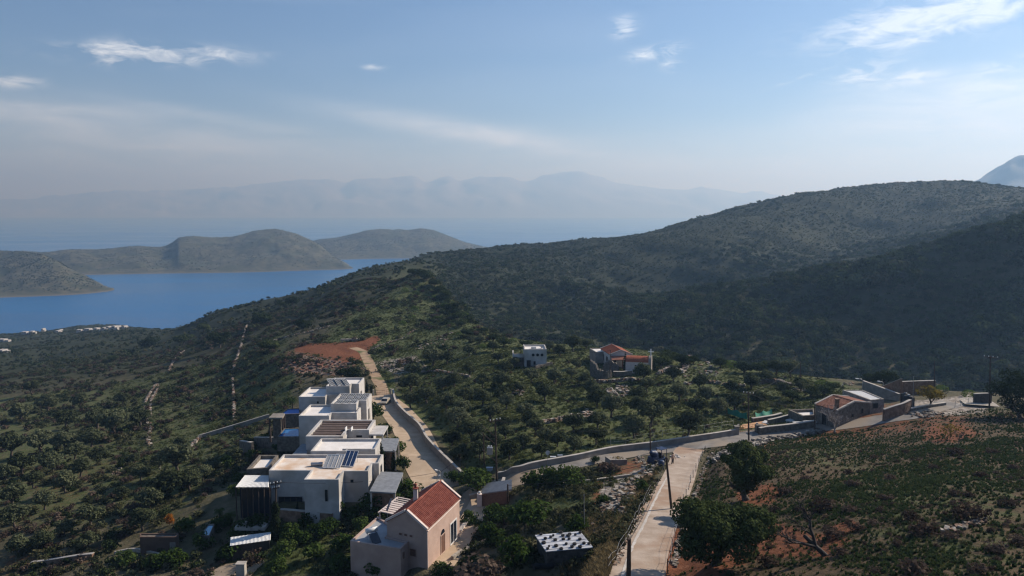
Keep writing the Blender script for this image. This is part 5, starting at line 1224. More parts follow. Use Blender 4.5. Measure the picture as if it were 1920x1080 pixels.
for i, (x, y, w_) in enumerate([(1543,958,50),(1596,960,32),(1600,913,28),(1590,889,20),(1671,900,24),(1661,938,28),(1706,975,36),(1735,1002,56),(1816,975,60),(1684,1024,24),(1608,996,30),(1792,853,32),(1838,895,24),(1788,930,24),(1816,932,22),(1472,926,30),(1421,890,26),(1910,1022,34),(1890,950,36),(1718,1076,60),(1641,1076,24),(1832,1076,40),(1576,1042,30),(1869,1037,40),(1141,885,45),(911,1088,100),(1560,1010,40),(1500,960,26),(1450,960,24),(1750,880,18),(1700,850,16),(1640,860,16),(1860,850,22),(1900,880,24),(1780,1010,30),(1510,900,20),(1640,985,26),(1440,1062,40),(1100,1050,30),(365,1085,40),(470,1060,40)]):
    plant('dry_shrub', 'shrub', '%s purplish dry cushion shrub' % sizeword(w_, 26, 40), BROWN[i % 3], x, y, w_*1.1, 'purplish dry shrubs', random.uniform(.7, 1.0))
for i, (x, y, w_) in enumerate([(723,816,32),(741,848,40),(700,787,40),(694,958,62),(735,950,50),(762,938,56),(756,882,32),(644,1036,56),(706,1078,74),(633,962,30),(895,922,80),(1000,918,64),(1035,912,60),(1069,912,52),(985,992,104),(1085,1002,52),(924,1022,70),(968,1060,84),(930,985,70),(1204,922,30),(1132,948,28),(880,985,34),(600,1010,44),(560,1022,50),(590,1050,60),(530,1050,50),(480,1000,50),(450,1010,44),(420,990,40),(400,1000,36),(350,1000,40),(380,1030,44),(430,1050,50),(330,1060,50),(290,1070,44),(240,1060,40),(490,990,40),(540,1010,36),(620,1000,40),(660,975,40),(680,1000,44),(575,985,34),(425,880,30),(450,905,30),(470,860,24),(500,830,24),(470,840,26),(440,930,30),(520,845,20),(875,905,40),(850,905,30),(905,905,36),(1115,868,20),(945,980,50),(640,1075,50),(520,1075,44),(700,975,36),(830,1080,40),(880,1060,30)]):
    plant('garden_shrub', 'shrub', '%s leafy green shrub' % sizeword(w_, 36, 60), GARD[i % 4], x, y, w_*(1.0 if w_ < 60 else .82), 'leafy shrubs round the houses and path', random.uniform(.8, 1.1), part='leaves')
for i, (x, y, h_, lb) in enumerate([(716,884,58,'tallest thin cypress at the right corner of the nearest villa'),(707,883,30,'short cypress touching the right wall of the nearest villa'),(738,883,42,'cypress standing alone right of the second villa wall'),(688,736,24,'small cypress at the right wall of the farthest villa'),(696,737,18,'little cypress between the farthest villa and the road gate'),(504,824,20,'leftmost of the three small cypresses by the dark blue pool'),(519,822,20,'middle one of the three small cypresses by the dark blue pool'),(535,820,27,'tallest of the three small cypresses by the dark blue pool'),(541,851,27,'cypress behind the terrace room by the nearest villa'),(585,842,16,'tiny cypress against the second villa front'),(487,877,22,'thin cypress rising from the stone terrace room'),(1172,698,37,'tall dark cypress in front of the church and orange roof'),(1226,695,25,'dark cypress just right of the church apse'),(265,1070,34,'small cypress left of its pair at the lower left'),(285,1075,40,'taller cypress of the pair at the lower left'),(525,975,26,'slim cypress before the dark glazing of the nearest villa'),(558,968,28,'second slim cypress before the dark glazing of the nearest villa')]):
    p = G(x, y); hm_ = h_*p.y/F*1.06; o = plant('cypress', 'cypress', '', CYP[i % 2], x, y, 10, 'slim cypresses', label=lb, part='foliage'); q = hm_/4.5; o.scale = (min(q*1.15, q*1.0+.12), min(q*1.15, q*1.0+.12), q)
# single trees of their own shape
def big_tree(label, px, py, wpx, hpx, seed, nleaf, leaf, mt, trunk_h, rt, wide=1.0, flat=.8):
    p = G(px, py); wd = wpx*p.y/F; ht = hpx*p.y/F*1.08; Rr = wd/2
    t = empty('carob_tree', p, 0, label, 'tree'); r = random.Random(seed); bl = []
    zc_ = trunk_h + (ht-trunk_h)*.45; hh = (ht-trunk_h)*.55
    bl.append((0, 0, zc_, Rr*.6, Rr*.5, hh*.8))
    for k in range(16):
        a = 2*PI*(k*.618); q = Rr*r.uniform(.35, .78); s = Rr*r.uniform(.2, .36)
        bl.append((q*math.cos(a), q*math.sin(a)*.9, zc_ + hh*r.uniform(-.6, .75)*(1-.5*(q/Rr)**2), s, s, s*flat))
    link_mesh('crown', crown_mesh('carob_crown', bl, nleaf, leaf, mt, seed, .5, trunk_h*.55), t); link_mesh('trunk', trunk_mesh('carob_trunk', seed+1, trunk_h, rt, .5, 6, Rr*.5, BARK, 2), t); return t
big_tree('large spreading dark carob tree standing on red earth beside the path', 1342, 1058, 222, 118, 611, 17000, .24, LM['carob'], 1.5, .42)
big_tree('tall rounded dark tree with thick trunk above the spreading carob', 1398, 938, 106, 112, 621, 11000, .26, LM['carob'], .8, .38)
big_tree('large dark bushy tree at the frame edge beyond the field', 1912, 783, 118, 92, 631, 6000, .34, LM['dark'], 1.0, .35)
plant('yellow_tree', 'tree', '', YEL[0], 1745, 763, 58, None, .8, label='multi-stemmed tree with yellowing leaves beside the lane end')
plant('orange_bush', 'bush', '', (2.8, crown_mesh('orange_leaves', cluster(700, 1.4, 1.3, 1.2, 6), 500, .30, LM['orange'], 701, .5, 0), trunk_mesh('orange_stem', 702, .6, .08, .1, 3, .5)), 318, 985, 22, None, 1.2, label='bright orange-leaved bush in the garden at lower left', part='leaves')
plant('broom_bush', 'bush', '', (2.4, crown_mesh('broom_flowers', cluster(710, 1.2, .9, 1.1, 6), 260, .17, LM['yellow'], 711, .4, .2), bare_mesh('broom_stem', 712, 2.0, .05, BARK, 3, .8)), 1781, 822, 46, None, .8, label='sparse yellow-flowered bush in the red upper field', part='flowers')
t = link_mesh('bare_tree', bare_mesh('bare_tree', 721, 4.4, .13, GREYBARK, 5, .75, nb=(3, 4)), loc=G(1566, 812)); t.scale = (1.15, 1.15, .85); tag(t, 'leafless pale grey tree in front of the tiled house', 'bare tree')
t = link_mesh('dead_tree', bare_mesh('dead_tree', 727, 6.5, .26, DEADBARK, 5, .6, Vector((-.8, .1, .55)), .5, (2, 4)), loc=G(1551, 1041)); t.scale = (.8, .8, .8); tag(t, 'leaning leafless dead tree with twisted dark branches in the field', 'dead tree')
t = link_mesh('bare_bush', bare_mesh('bare_bush', 729, 2.0, .06, BARK, 4, .9), loc=G(1797, 832)); tag(t, 'twiggy bare bush below the yellow-flowered one', 'bush')
def palm(label, px, py, hpx, fr=13, ln=1.9):
    p = G(px, py); h_ = hpx*p.y/F; t = empty('palm_tree', p, 0, label, 'palm tree'); m = MB(); m.tube([(0,0,-.4),(.05,0,h_*.5),(0,.05,h_*.72)], [.22,.17,.15], 8); m.build('trunk', BARK, t)
    r = np.random.default_rng(int(px)); q = []
    for k in range(fr*2):
        a = 2*PI*k*.618; e = r.uniform(-.2, 1.1)
        pts = [np.array([math.cos(a)*ln*s*math.cos(e*.6), math.sin(a)*ln*s*math.cos(e*.6), h_*.72 + ln*s*math.sin(e) - ln*.75*s*s]) for s in np.linspace(.05, 1, 9)]
        side = np.array([-math.sin(a), math.cos(a), 0])
        for i in range(8):
            w_ = .34*math.sin(PI*min(1, (i+1.2)/9.5)); c0, c1 = pts[i], pts[i+1]
            for sg in (-1, 1): q += [c0, c0*.5+c1*.5, c1*.6+c0*.4 + side*sg*w_ - np.array([0,0,.12]), c0*.8+c1*.2 + side*sg*w_ - np.array([0,0,.14])]
    link_mesh('fronds', quad_mesh('palm_fronds', np.array(q), LM['garden']), t); return t
palm('feathery palm tree beside the bright blue covered pool', 549, 771, 33); palm('small palm by the left foot of the white canopy', 432, 985, 30, 10, 1.3); palm('low palm at the right end of the pink house driveway', 899, 1002, 34, 12, 1.1)
palm('stubby palm at the canopy terrace corner', 470, 985, 30, 12, 1.2); palm('small palm between the blue pool strip and the villa', 412, 972, 24, 10, 1.0)
# ------------------------------------------------------------------ visible ground and scattered undergrowth
SS = Z/YG[:, None]; CM = np.maximum.accumulate(SS, 0)
def visible_at(x, y, z, h): 
    l = np.clip(np.searchsorted(LG, np.log(y)) - 2, 0, NY-1); j = np.clip(np.searchsorted(TG, x/y), 0, NT-1)
    return (z + h)/y >= CM[l, j]
from bisect import bisect
def near_path(x, y, path, d):
    A = np.array([[p.x, p.y] for p in path[::2]]); b = np.full(len(x), 1e9)
    for a in A: b = np.minimum(b, (x-a[0])**2 + (y-a[1])**2)
    return b < d*d
def gridval(Mx, x, y):
    return Mx[np.clip(np.searchsorted(LG, np.log(y)), 0, NY-1), np.clip(np.searchsorted(TG, x/y), 0, NT-1)]
HOUSES = [(-28,114,10,7),(-27,126,10,7),(-30,140,11,9),(-37,163,12,10),(-44,112,6,6),(-45,126,7,8),(-15,117,5,4),(ph.location.x-2,ph.location.y+5,6,8),(th.location.x+3,th.location.y+3,6,5)]
def scatter(n, tlo, thi, ylo, yhi, dens, h=1.0, seed=1, clear=True):
    """random visible ground points; dens(x, y, px, py) in 0..1 thins them"""
    r = np.random.default_rng(seed); y = np.sqrt(r.random(n)*(yhi**2-ylo**2) + ylo**2); x = y*r.uniform(tlo, thi, n)
    z = H(x, y); px, py = project(x, y, z)
    k = visible_at(x, y, z, h) & (px > -330) & (px < 2330) & (py < 1180) & (r.random(n) < dens(x, y, px, py))
    x, y, z, px, py = x[k], y[k], z[k], px[k], py[k]
    if clear:
        bad = np.zeros(len(x), bool)
        for pth, d in ((MAIN, 2.9), (DIRT, 2.0), (VILLA, 5.0), (TRACK, 2.25), (DRIVE, 1.9), (HOUSE_LANE, 3)): bad |= near_path(x, y, pth, d)
        for cx, cy_, hx, hy in HOUSES: bad |= (np.abs(x-cx) < hx) & (np.abs(y-cy_) < hy)
        x, y, z, px, py = x[~bad], y[~bad], z[~bad], px[~bad], py[~bad]
    return x, y, z, px, py
TCOL = bpy.data.collections.new('undergrowth_kinds')
def stuff(name, pts, meshes, smin, smax, seed, sfun=None, tilt=.15):
    """ground cover: the object's own points carry size and turn; a node group sets one of a few small clumps on each"""
    x, y, z = pts[:3]; n = len(x); r = np.random.default_rng(seed)
    me = bpy.data.meshes.new(name); me.vertices.add(n); me.vertices.foreach_set('co', np.stack([x, y, z], 1).astype(np.float32).ravel()); me.update()
    s = r.uniform(smin, smax, n) if sfun is None else sfun(x, y, pts[3], pts[4])*r.uniform(smin, smax, n)
    a = me.attributes.new('size', 'FLOAT', 'POINT'); a.data.foreach_set('value', s.astype(np.float32))
    a = me.attributes.new('turn', 'FLOAT_VECTOR', 'POINT'); a.data.foreach_set('vector', np.stack([r.normal(0, tilt, n), r.normal(0, tilt, n), r.uniform(0, 6.28, n)], 1).astype(np.float32).ravel())
    o = link_mesh(name, me); tag(o, kind='stuff')
    grp = bpy.data.node_groups.new(name+'_nodes', 'GeometryNodeTree'); grp.interface.new_socket('Geometry', in_out='INPUT', socket_type='NodeSocketGeometry'); grp.interface.new_socket('Geometry', in_out='OUTPUT', socket_type='NodeSocketGeometry')
    N, L = grp.nodes, grp.links; gi = N.new('NodeGroupInput'); go = N.new('NodeGroupOutput'); prev = gi.outputs[0]
    tc = bpy.data.collections.new(name+'_kinds')
    for i, mm in enumerate(meshes): tc.objects.link(bpy.data.objects.new('%s_kind_%d' % (name, i), mm))
    ci = N.new('GeometryNodeCollectionInfo'); ci.inputs['Collection'].default_value = tc; ci.inputs['Separate Children'].default_value = True; ci.inputs['Reset Children'].default_value = True
    ip = N.new('GeometryNodeInstanceOnPoints'); ip.inputs['Pick Instance'].default_value = True
    sa = N.new('GeometryNodeInputNamedAttribute'); sa.data_type = 'FLOAT'; sa.inputs['Name'].default_value = 'size'
    ta = N.new('GeometryNodeInputNamedAttribute'); ta.data_type = 'FLOAT_VECTOR'; ta.inputs['Name'].default_value = 'turn'
    L.new(prev, ip.inputs['Points']); L.new(ci.outputs[0], ip.inputs['Instance']); L.new(sa.outputs[0], ip.inputs['Scale']); L.new(ta.outputs[0], ip.inputs['Rotation']); L.new(ip.outputs[0], go.inputs[0])
    o.modifiers.new('cover', 'NODES').node_group = grp; return o
def tuft(name, n, h_, w_, mt, seed, spread=.25, bend=.5):
    r = np.random.default_rng(seed); q = []
    for k in range(n):
        a = r.uniform(0, 6.28); b = r.uniform(0, spread, 2)*np.sign(r.normal(0, 1, 2)); d = np.array([math.cos(a), math.sin(a)]); hh = h_*r.uniform(.55, 1.1); l = bend*hh*r.uniform(.3, 1)
        sd_ = np.array([-d[1], d[0]])*w_/2; base = np.array([b[0], b[1]]); tip = base + d*l; mid_ = base + d*l*.35
        q += [np.array([*(base-sd_), -.03]), np.array([*(base+sd_), -.03]), np.array([*(mid_+sd_*.9), hh*.62]), np.array([*(mid_-sd_*.9), hh*.62])]
        q += [np.array([*(mid_-sd_*.9), hh*.62]), np.array([*(mid_+sd_*.9), hh*.62]), np.array([*(tip+sd_*.2), hh]), np.array([*(tip-sd_*.2), hh])]
    return quad_mesh(name, np.array(q), mt)
WEED = [tuft('weed_tuft', 14, .34, .10, LM['weed'], 800+k, .13, .8) for k in range(3)]
GRASS = [tuft('grass_tuft', 16, .26, .06, LM['grass'], 820+k, .22, .6) for k in range(3)]
STRAW = [tuft('straw_tuft', 26, .6, .045, LM['straw'], 840+k, .16, .8) for k in range(2)]
def lowbush(name, n, s, mt, seed, blobs=4): return crown_mesh(name, cluster(seed, .75, .45, .38, blobs, (.42, .66)), n, s, mt, seed, .62, -.1)
SCR_N = [lowbush('scrub_clump', 90, .34, LM['scrub'], 850), lowbush('scrub_clump', 90, .34, LM['scrub'], 851), lowbush('scrub_clump', 100, .32, LM['brown'], 852), lowbush('scrub_clump', 90, .34, LM['dark'], 853), lowbush('scrub_clump', 100, .30, LM['olive'], 854)]
SCR_F = [lowbush('hill_scrub_clump', 46, .46, LM['scrub'], 860, 5), lowbush('hill_scrub_clump', 46, .46, LM['dark'], 861, 5), lowbush('hill_scrub_clump', 46, .46, LM['scrub'], 862, 4), lowbush('hill_scrub_clump', 46, .46, LM['dark'], 863, 4), lowbush('hill_scrub_clump', 40, .46, LM['olive'], 864, 4)]
def patch(x, y, sc, lo, hi, seed=0): return np.clip((fbm(x+seed*311, y-seed*97, sc, 4) - lo)/(hi-lo), 0, 1)
def d_slope(x, y, px, py):
    gr = gridval(GREEN, x, y); red = gridval(RED, x, y); fl = gridval(FIELD, x, y); gv = gridval(GROVE, x, y); st = gridval(STONE, x, y)
    d = .06 + .94*patch(x, y, 11, -.1, .2)
    return d*(1-.75*gr)*(1-red)*(1-fl)*(1-.9*gv)*(1-.6*st)*(px < 960)
sc_ = scatter(27000, -.85, .02, 90, 480, d_slope, 1.2, 21)
stuff('slope_scrub', sc_, SCR_N, .45, 1.5, 22, lambda x, y, px, py: np.where(y < 200, .9, 1.25))
sc_ = scatter(20000, -.85, .12, 480, 1250, lambda x, y, px, py: .12+.88*patch(x, y, 45, -.15, .25), 2, 23)
stuff('slope_scrub', sc_, SCR_F, 1.0, 2.6, 24)
MAQ = [lowbush('maquis_clump', 170, .27, LM[q], 890+k, 7) for k, q in enumerate(('dark','scrub','maquis','dark','maquis'))]
def d_far(x, y, px, py):
    # thick evergreen maquis low on the slope and in the gullies, thinner scrub higher up
    low_ = np.clip((600 - y)/150, 0, 1); g = patch(x + .35*y, y*.35, 40, -.2, .2, 3)
    return (px > 800)*np.clip(.05 + .55*low_ + .35*g*np.clip((680-y)/120, 0, 1), 0, 1)
sc_ = scatter(21000, -.1, .85, 300, 720, d_far, 3, 25)
stuff('hillside_maquis', sc_, MAQ, 1.4, 4.0, 26, lambda x, y, px, py: (.75 + .7*patch(x, y, 35, -.1, .3, 5)**2)*np.where((px > 1150) & (y < 475), 1.2, .8))
sc_ = scatter(26000, -.1, .85, 300, 720, d_far, 3, 45)
stuff('hillside_maquis', sc_, SCR_F, .7, 1.5, 46)
sc_ = scatter(85000, -.1, .85, 540, 1120, lambda x, y, px, py: (px > 780)*(.4+.6*patch(x, y, 40, -.1, .25, 6)), 3, 27)
SCR_L = [lowbush('ridge_scrub_clump', 46, .46, LM[q], 875+k, 4+k%2) for k, q in enumerate(('scrub','maquis','olive','scrub'))]
stuff('hillside_maquis', sc_, SCR_L, .5, 1.3, 28)
sc_ = scatter(5200, -.1, .85, 560, 1120, lambda x, y, px, py: (px > 780)*(.15+.85*patch(x, y, 90, -.05, .25, 8)), 3, 47)
stuff('hillside_maquis', sc_, MAQ, 1.4, 3.0, 48)
hp = []
for me in HEADS:
    n = len(me.vertices); co = np.zeros(n*3, np.float32); me.vertices.foreach_get('co', co); co = co.reshape(-1, 3); q = np.zeros(len(me.polygons)*4, np.int32); me.polygons.foreach_get('vertices', q); q = q.reshape(-1, 4)
    rr_ = np.random.default_rng(52); Q = co[q]; ar = np.linalg.norm(np.cross(Q[:,1]-Q[:,0], Q[:,3]-Q[:,0]), axis=1)*((Q[:,:,2].min(1) > -195) & (np.abs(Q[:,0,0]) < .85*Q[:,0,1])); k = rr_.choice(len(q), 9000, p=ar/ar.sum())
    u, v = rr_.random((2, 9000, 1)); hp.append((Q[k,0]*(1-u)+Q[k,1]*u)*(1-v) + (Q[k,3]*(1-u)+Q[k,2]*u)*v)
hp = np.concatenate(hp); kp = rr_.random(len(hp)) < .25 + .75*patch(hp[:,0], hp[:,1], 160, -.2, .2, 14); hp = hp[kp]
stuff('headland_scrub', (hp[:,0], hp[:,1], hp[:,2], hp[:,0], hp[:,1]), SCR_F, 1.2, 2.9, 53)
def d_grove(x, y, px, py):
    gv = np.maximum(gridval(GROVE, x, y), gridval(GREEN, x, y)); fl = gridval(FIELD, x, y); red = gridval(RED, x, y)
    return np.clip(gv*(1-fl)*(1-red)*(.35+.65*patch(x, y, 9, -.2, .2, 2)), 0, 1)
sc_ = scatter(260000, -.55, .5, 60, 420, d_grove, .4, 29)
stuff('grass', sc_, GRASS, .7, 1.5, 30)
sc_ = scatter(7000, -.2, .55, 100, 300, lambda x, y, px, py: gridval(GROVE, x, y)*patch(x, y, 12, -.05, .3, 4)*.8, .8, 31)
stuff('grove_scrub', sc_, SCR_N, .35, .8, 32)
def d_field(x, y, px, py):
    fl = gridval(FIELD, x, y); red = gridval(RED, x, y); gr = gridval(GREEN_W, x, y)
    return np.clip(fl*(1-.85*red)*(.14 + .4*gr + .5*patch(x, y, 3.5, -.1, .3, 7))*(.35+.75*patch(x, y, 20, -.2, .15, 9)), 0, 1)
sc_ = scatter(170000, .1, .85, 40, 150, d_field, .4, 33)
stuff('field_weeds', sc_, WEED+[GRASS[0]], .3, .85, 34)
sc_ = scatter(14000, .1, .85, 40, 150, lambda x, y, px, py: gridval(FIELD, x, y)*patch(x, y, 10, .0, .3, 10)*.5, .5, 35)
stuff('field_scrub', sc_, [BROWN[0][1], BROWN[1][1], lowbush('scrub_clump', 110, .2, LM['scrub'], 870)], .12, .42, 36)
STR = inpoly([(1080,1000),(1140,960),(1180,985),(1165,1040),(1140,1090),(1060,1090)], 20); ST2 = inpoly([(1160,925),(1235,870),(1225,900),(1180,960)], 14)
sc_ = scatter(40000, -.02, .25, 45, 130, lambda x, y, px, py: np.maximum(gridval(STR, x, y)*.9, .35*gridval(ST2, x, y)), .4, 37)
stuff('dry_grass', sc_, STRAW, .5, 1.1, 38)
sc_ = scatter(50000, -.25, .22, 40, 130, lambda x, y, px, py: ((px > 640) & (px < 1240) & (py > 880))*.35*patch(x, y, 6, -.2, .2, 12)*(1-gridval(STONE, x, y)), .4, 39)
stuff('bank_grass', sc_, GRASS+[SCR_N[0]], .5, 1.1, 40)
# single shrubs: the largest ones in view on the slope and knoll
rs_ = random.Random(77); cand = scatter(2600, -.75, .0, 95, 330, lambda x, y, px, py: (px > -20)*(px < 940)*(py < 1075)*(1-gridval(RED, x, y))*(1-.7*gridval(GREEN, x, y))*(1-.8*gridval(STONE, x, y)), 1.0, 41)
KIND = [('low grey-green maquis shrub', SHRUB, .7), ('brownish dry shrub', BROWN, .85), ('dark rounded shrub', [(1.5, lowbush('dark_shrub_leaves', 240, .24, LM['dark'], 880+k), None) for k in range(2)], 1.0)]
nsh = 0
for x, y, px, py in sorted(zip(cand[0], cand[1], cand[3], cand[4]), key=lambda q: q[1]):
    if nsh >= 230 or rs_.random() < .12: continue
    kd = rs_.choices(KIND, (4, 3, 2))[0]; wm_ = rs_.uniform(1.5, 2.8)
    plant('shrub', 'shrub', kd[0], kd[1][nsh % len(kd[1])], px, py, wm_*F/y, 'single shrubs on the slope', kd[2]*rs_.uniform(.8, 1.1)); nsh += 1
# ------------------------------------------------------------------ poles and cables
def pole(label, base, top, w0=.16, arms=(), lean=None, extra=None, mt=None, base_y=None):
    """a wooden pole from the ground seen at base up to the photograph row of top; arms = (drop from top, half length, azimuth)"""
    if base_y: q = P(base[0], 1000, base_y); b = Vector((P(*base, base_y).x, base_y, float(H(P(*base, base_y).x, base_y))))
    else: b = G(*base)
    tp = P(top[0], top[1], b.y); t = empty('utility_pole', b, 0, label, 'pole', 'wooden poles carrying wires')
    d = tp-b; m = MB(); m.tube([-d.normalized()*.6, d*.5, d], [w0, w0*.88, w0*.72], 9); m.build('shaft', mt or M['pole'], t)
    for drop, hl, az_ in arms:
        c = d - Vector((0,0,drop)); u = Vector((math.cos(az_), math.sin(az_), 0)); m = MB(); m.obox(c + Vector((0,-.14,0)), u*hl, Vector((-u.y,u.x,0))*.05, Vector((0,0,.06))); a = m.build('cross_arm', mt or M['pole'], t)
        for f in (-.9, -.3, .3, .9):
            m = MB(); m.lathe(c + Vector((0,-.14,.063)) + u*hl*f, [(.03,0),(.03,.06),(.085,.08),(.06,.15),(.085,.17),(.05,.25)], 8); m.build('insulator', M['porc'], a)
    return t, b + d
tops = {}
tops['a'] = pole('nearest thick dark pole rising from below beside the path', (1177,1150), (1180,1010), .2, base_y=54)[1]
tops['b'] = pole('dark pole leaning over the top half of the concrete path', (1259,955), (1249,857), .15)[1]
tops['c'] = pole('thin bare wooden pole against the road wall above the machine', (1219.6,850), (1218.5,795), .12)[1]
tops['d'] = pole('dark pole with white insulators at the orange gateway', (1404,829), (1403,735), .15, [(.25, .9, -.5)])[1]
tops['e'] = pole('left pole of the transformer pair at the road bend', (909,893), (906,813), .13)[1]
t5, tops['f'] = pole('taller right pole of the transformer pair, crossarm on top', (931.5,906), (928.5,786), .15, [(.2, 1.0, .6)])
tops['g'] = pole('dark pole standing at the left corner of the tiled house', (1528,810), (1527,760), .11)[1]
tops['h'] = pole('tall dark pole with white insulators beside the frame-edge tree', (1855,768), (1857,668), .15, [(.2, 1.1, -.7)])[1]
tops['i'] = pole('pole half hidden behind the red-brown wall, against the gorge', (1752,738), (1752,676), .12)[1]
tops['j'] = pole('slim pole in front of the cube house grove', (1039,693), (1038.5,650), .10)[1]
tops['k'] = pole('pole in front of the orange-roofed house', (1143.5,710), (1144.5,656), .10)[1]
tops['l'] = pole('short pole with wires at the stony end of the grove', (1500,719), (1501,678), .11)[1]
t13, tops['m'] = pole('ivy-wrapped pole before the nearest villa, insulators on top', (518,1014), (517,902), .13, [(.35, .8, .5), (1.0, .5, .5)])
tops['n'] = pole('slim metal rod post among the green shrubs', (1096,1000), (1095,927), .05, mt=M['metal'])[1]
tops['o'] = pole('short thick post beside the slatted wooden gate', (952.5,944), (952,908), .14)[1]
tops['p'] = pole('thin antenna mast on the yard wall by the black tanks', (1711,768), (1713,706), .045, mt=M['metal'])[1]
tops['q'] = pole('thin post in front of the black tanks', (1689,760), (1690,712), .05)[1]
iv = crown_mesh('ivy_leaves', [(0,0,.5+.6*k,.56+.12*math.sin(k*2.1),.56+.12*math.cos(k*1.3),.5) for k in range(9)], 2200, .24, LM['cypress'], 900, .6, 0); link_mesh('ivy', iv, t13)
m = MB(); d_ = tops['f']-t5.location; e_ = tops['e']-t5.location
for f, g_ in ((1.0, .72), (.88, .60), (.45,.33)): m.obox((e_*f*1.0+Vector((0,0,0))+ (d_*g_))/2 if False else (Vector((e_.x, e_.y, e_.z*0+d_.z*g_)) + Vector((d_.x*g_, d_.y*g_, d_.z*g_)))/2, (Vector((e_.x, e_.y, 0)) - Vector((d_.x*g_, d_.y*g_, 0)))/2*1.25, Vector((0,.06,0)), Vector((0,0,.07)))
build_each(m, 'beam', M['pole'], t5)
m = MB(); c_ = Vector((e_.x, e_.y, 0))*.5 + Vector((0,-.2,d_.z*.42)); m.obox(c_, (.45,0,0), (0,.3,0), (0,0,.55)); tr = m.build('transformer', M['metal'], t5)
for k in (-.25, 0, .25): m = MB(); m.lathe(c_+Vector((k,0,.554)), [(.05,0),(.09,.08),(.05,.16),(.09,.24),(.04,.34)], 8); m.build('bushing', M['porc'], tr)
def lamp(label, base, top, arm):
    b = G(*base); tp = P(top[0], top[1], b.y); t = empty('street_lamp', b, 0, label, 'street lamp', 'slim street lamps'); d = tp-b
    m = MB(); m.tube([(0,0,-.4), (0,0,d.z-.2), (arm*.3,0,d.z), (arm,0,d.z+.12)], [.06,.05,.04,.035], 7); m.build('post', M['metal'], t)
    m = MB(); m.obox((arm*1.35,0,d.z+.12), (arm*.4,0,.04), (0,.16,0), (0,0,.07)); m.build('lamp_head', M['whitemetal'], t); return b + d
tops['la'] = lamp('white-headed street lamp by the white slanting wall', (1616,746), (1617,711), -.9)
tops['lb'] = lamp('street lamp standing behind the pink house ridge', (826,910), (826,883), -.5)
lamp('short lamp post left of the one behind the pink house ridge', (819.5,912), (819,893), .3)
lamp('small white-headed lamp between the brown wall and the house lamp', (1655,738), (1651,716), -.7)
def cable(a, b, sag, label):
    m = MB(); n = 16; pts = [a.lerp(b, k/n) - Vector((0,0,sag*4*(k/n)*(1-k/n))) for k in range(n+1)]; o_ = pts[0].copy(); m.tube([p-o_ for p in pts], .026, 4)
    o = m.build('power_cable', M['tyre'], loc=o_); tag(o, label, 'cable', 'overhead cables')
for a, b, s_, lb in [('m','lb',.8,'cable from the ivy-wrapped pole to the lamp behind the pink house'),('lb','f',.6,'cable from that lamp to the twin transformer poles'),('o','b',.7,'cable from the gate post to the leaning pole on the path'),('b','c',.5,'cable from the leaning pole to the bare pole above the machine'),('f','c',1.4,'cable from the transformer poles to the bare road pole'),('c','d',1.2,'cable over the road wall to the orange gateway pole'),
                   ('d','g',.8,'cable from the gateway pole to the tiled house pole'),('g','h',2.2,'long cable from the tiled house pole to the tall frame-edge pole'),('d','l',1.0,'cable from the gateway pole to the grove end pole'),('a','b',.7,'cable from the nearest thick pole up to the leaning pole'),('j','k',1.0,'cable between the cube house pole and the orange-roof pole'),('i','h',1.0,'cable from the half-hidden pole to the tall frame-edge pole')]:
    cable(tops[a]-Vector((0,0,.15)), tops[b]-Vector((0,0,.15)), s_, lb)
# ------------------------------------------------------------------ fences along the path
def fence(label, pix, n, h, wire=True, mt=M['pole'], jitter=.12, grp='wire fences beside the path'):
    pts = smooth_path([G(*p) for p in pix], 10); t = empty('wire_fence', pts[0], 0, label, 'fence', grp); o0 = pts[0].copy(); L_ = len(pts)-1; tp = []
    for k in range(n):
        f = k*L_/(n-1); i = min(int(f), L_-1); p = pts[i].lerp(pts[i+1], f-i); g = float(H(p.x, p.y)); hh = h*random.uniform(.85, 1.15)
        q = Vector((p.x-o0.x, p.y-o0.y, g-o0.z)); e = q + Vector((random.uniform(-jitter, jitter), random.uniform(-jitter, jitter), hh)); m = MB(); m.tube([q-Vector((0,0,.3)), e], [.045,.035], 6); m.build('post', mt, t); tp.append((q, e))
    if wire:
        for f in (.45, .92): m = MB(); m.tube([a.lerp(b, f) for a, b in tp], .012, 4); m.build('wire', M['metal'], t)
fence('post and wire fence along the left edge of the concrete path', [(1140,1075),(1168,1030),(1190,988),(1205,955),(1219,925)], 16, 1.25)
fence('post and wire fence along the right edge of the concrete path', [(1252,1075),(1268,1000),(1281,950),(1296,905),(1312,868),(1322,848)], 18, 1.15)
fence('row of thin wire posts in the grove above the road wall', [(1145,836),(1200,828),(1260,818),(1330,808),(1375,800)], 8, 1.4, mt=M['metal'], grp=None)
fence('short row of wire posts at the edge of the lane past the yellow tree', [(1790,765),(1815,758),(1838,757)], 5, 1.2, mt=M['metal'], grp=None)
def pole_gate(label, a, b, h, name='gate', mt=M['rust']):
    p, q = G(*a), G(*b); d = q-p; t = empty(name, p, 0, label, 'gate'); m = MB()
    for f in (.15, .55, 1.0): m.tube([(0,0,h*f), (d.x,d.y,d.z+h*f)], .03, 5)
    for k in range(9): f = k/8; m.tube([(d.x*f,d.y*f,d.z*f+.08), (d.x*f,d.y*f,d.z*f+h)], .018, 4)
    m.build('bars', mt, t)
    for f in (0, 1): m = MB(); m.box(d.x*f-.15,d.y*f-.15,-.3+d.z*f,d.x*f+.15,d.y*f+.15,d.z*f+h+.3); m.build('gate_post', M['conctop'], t)
pole_gate('low barred gate across the top of the villa road', (700,741), (733,739), 1.2, mt=M['darkwood'])
pole_gate('rusty mesh gate closing the orange gateway', (1384,812), (1419,809), 1.3)
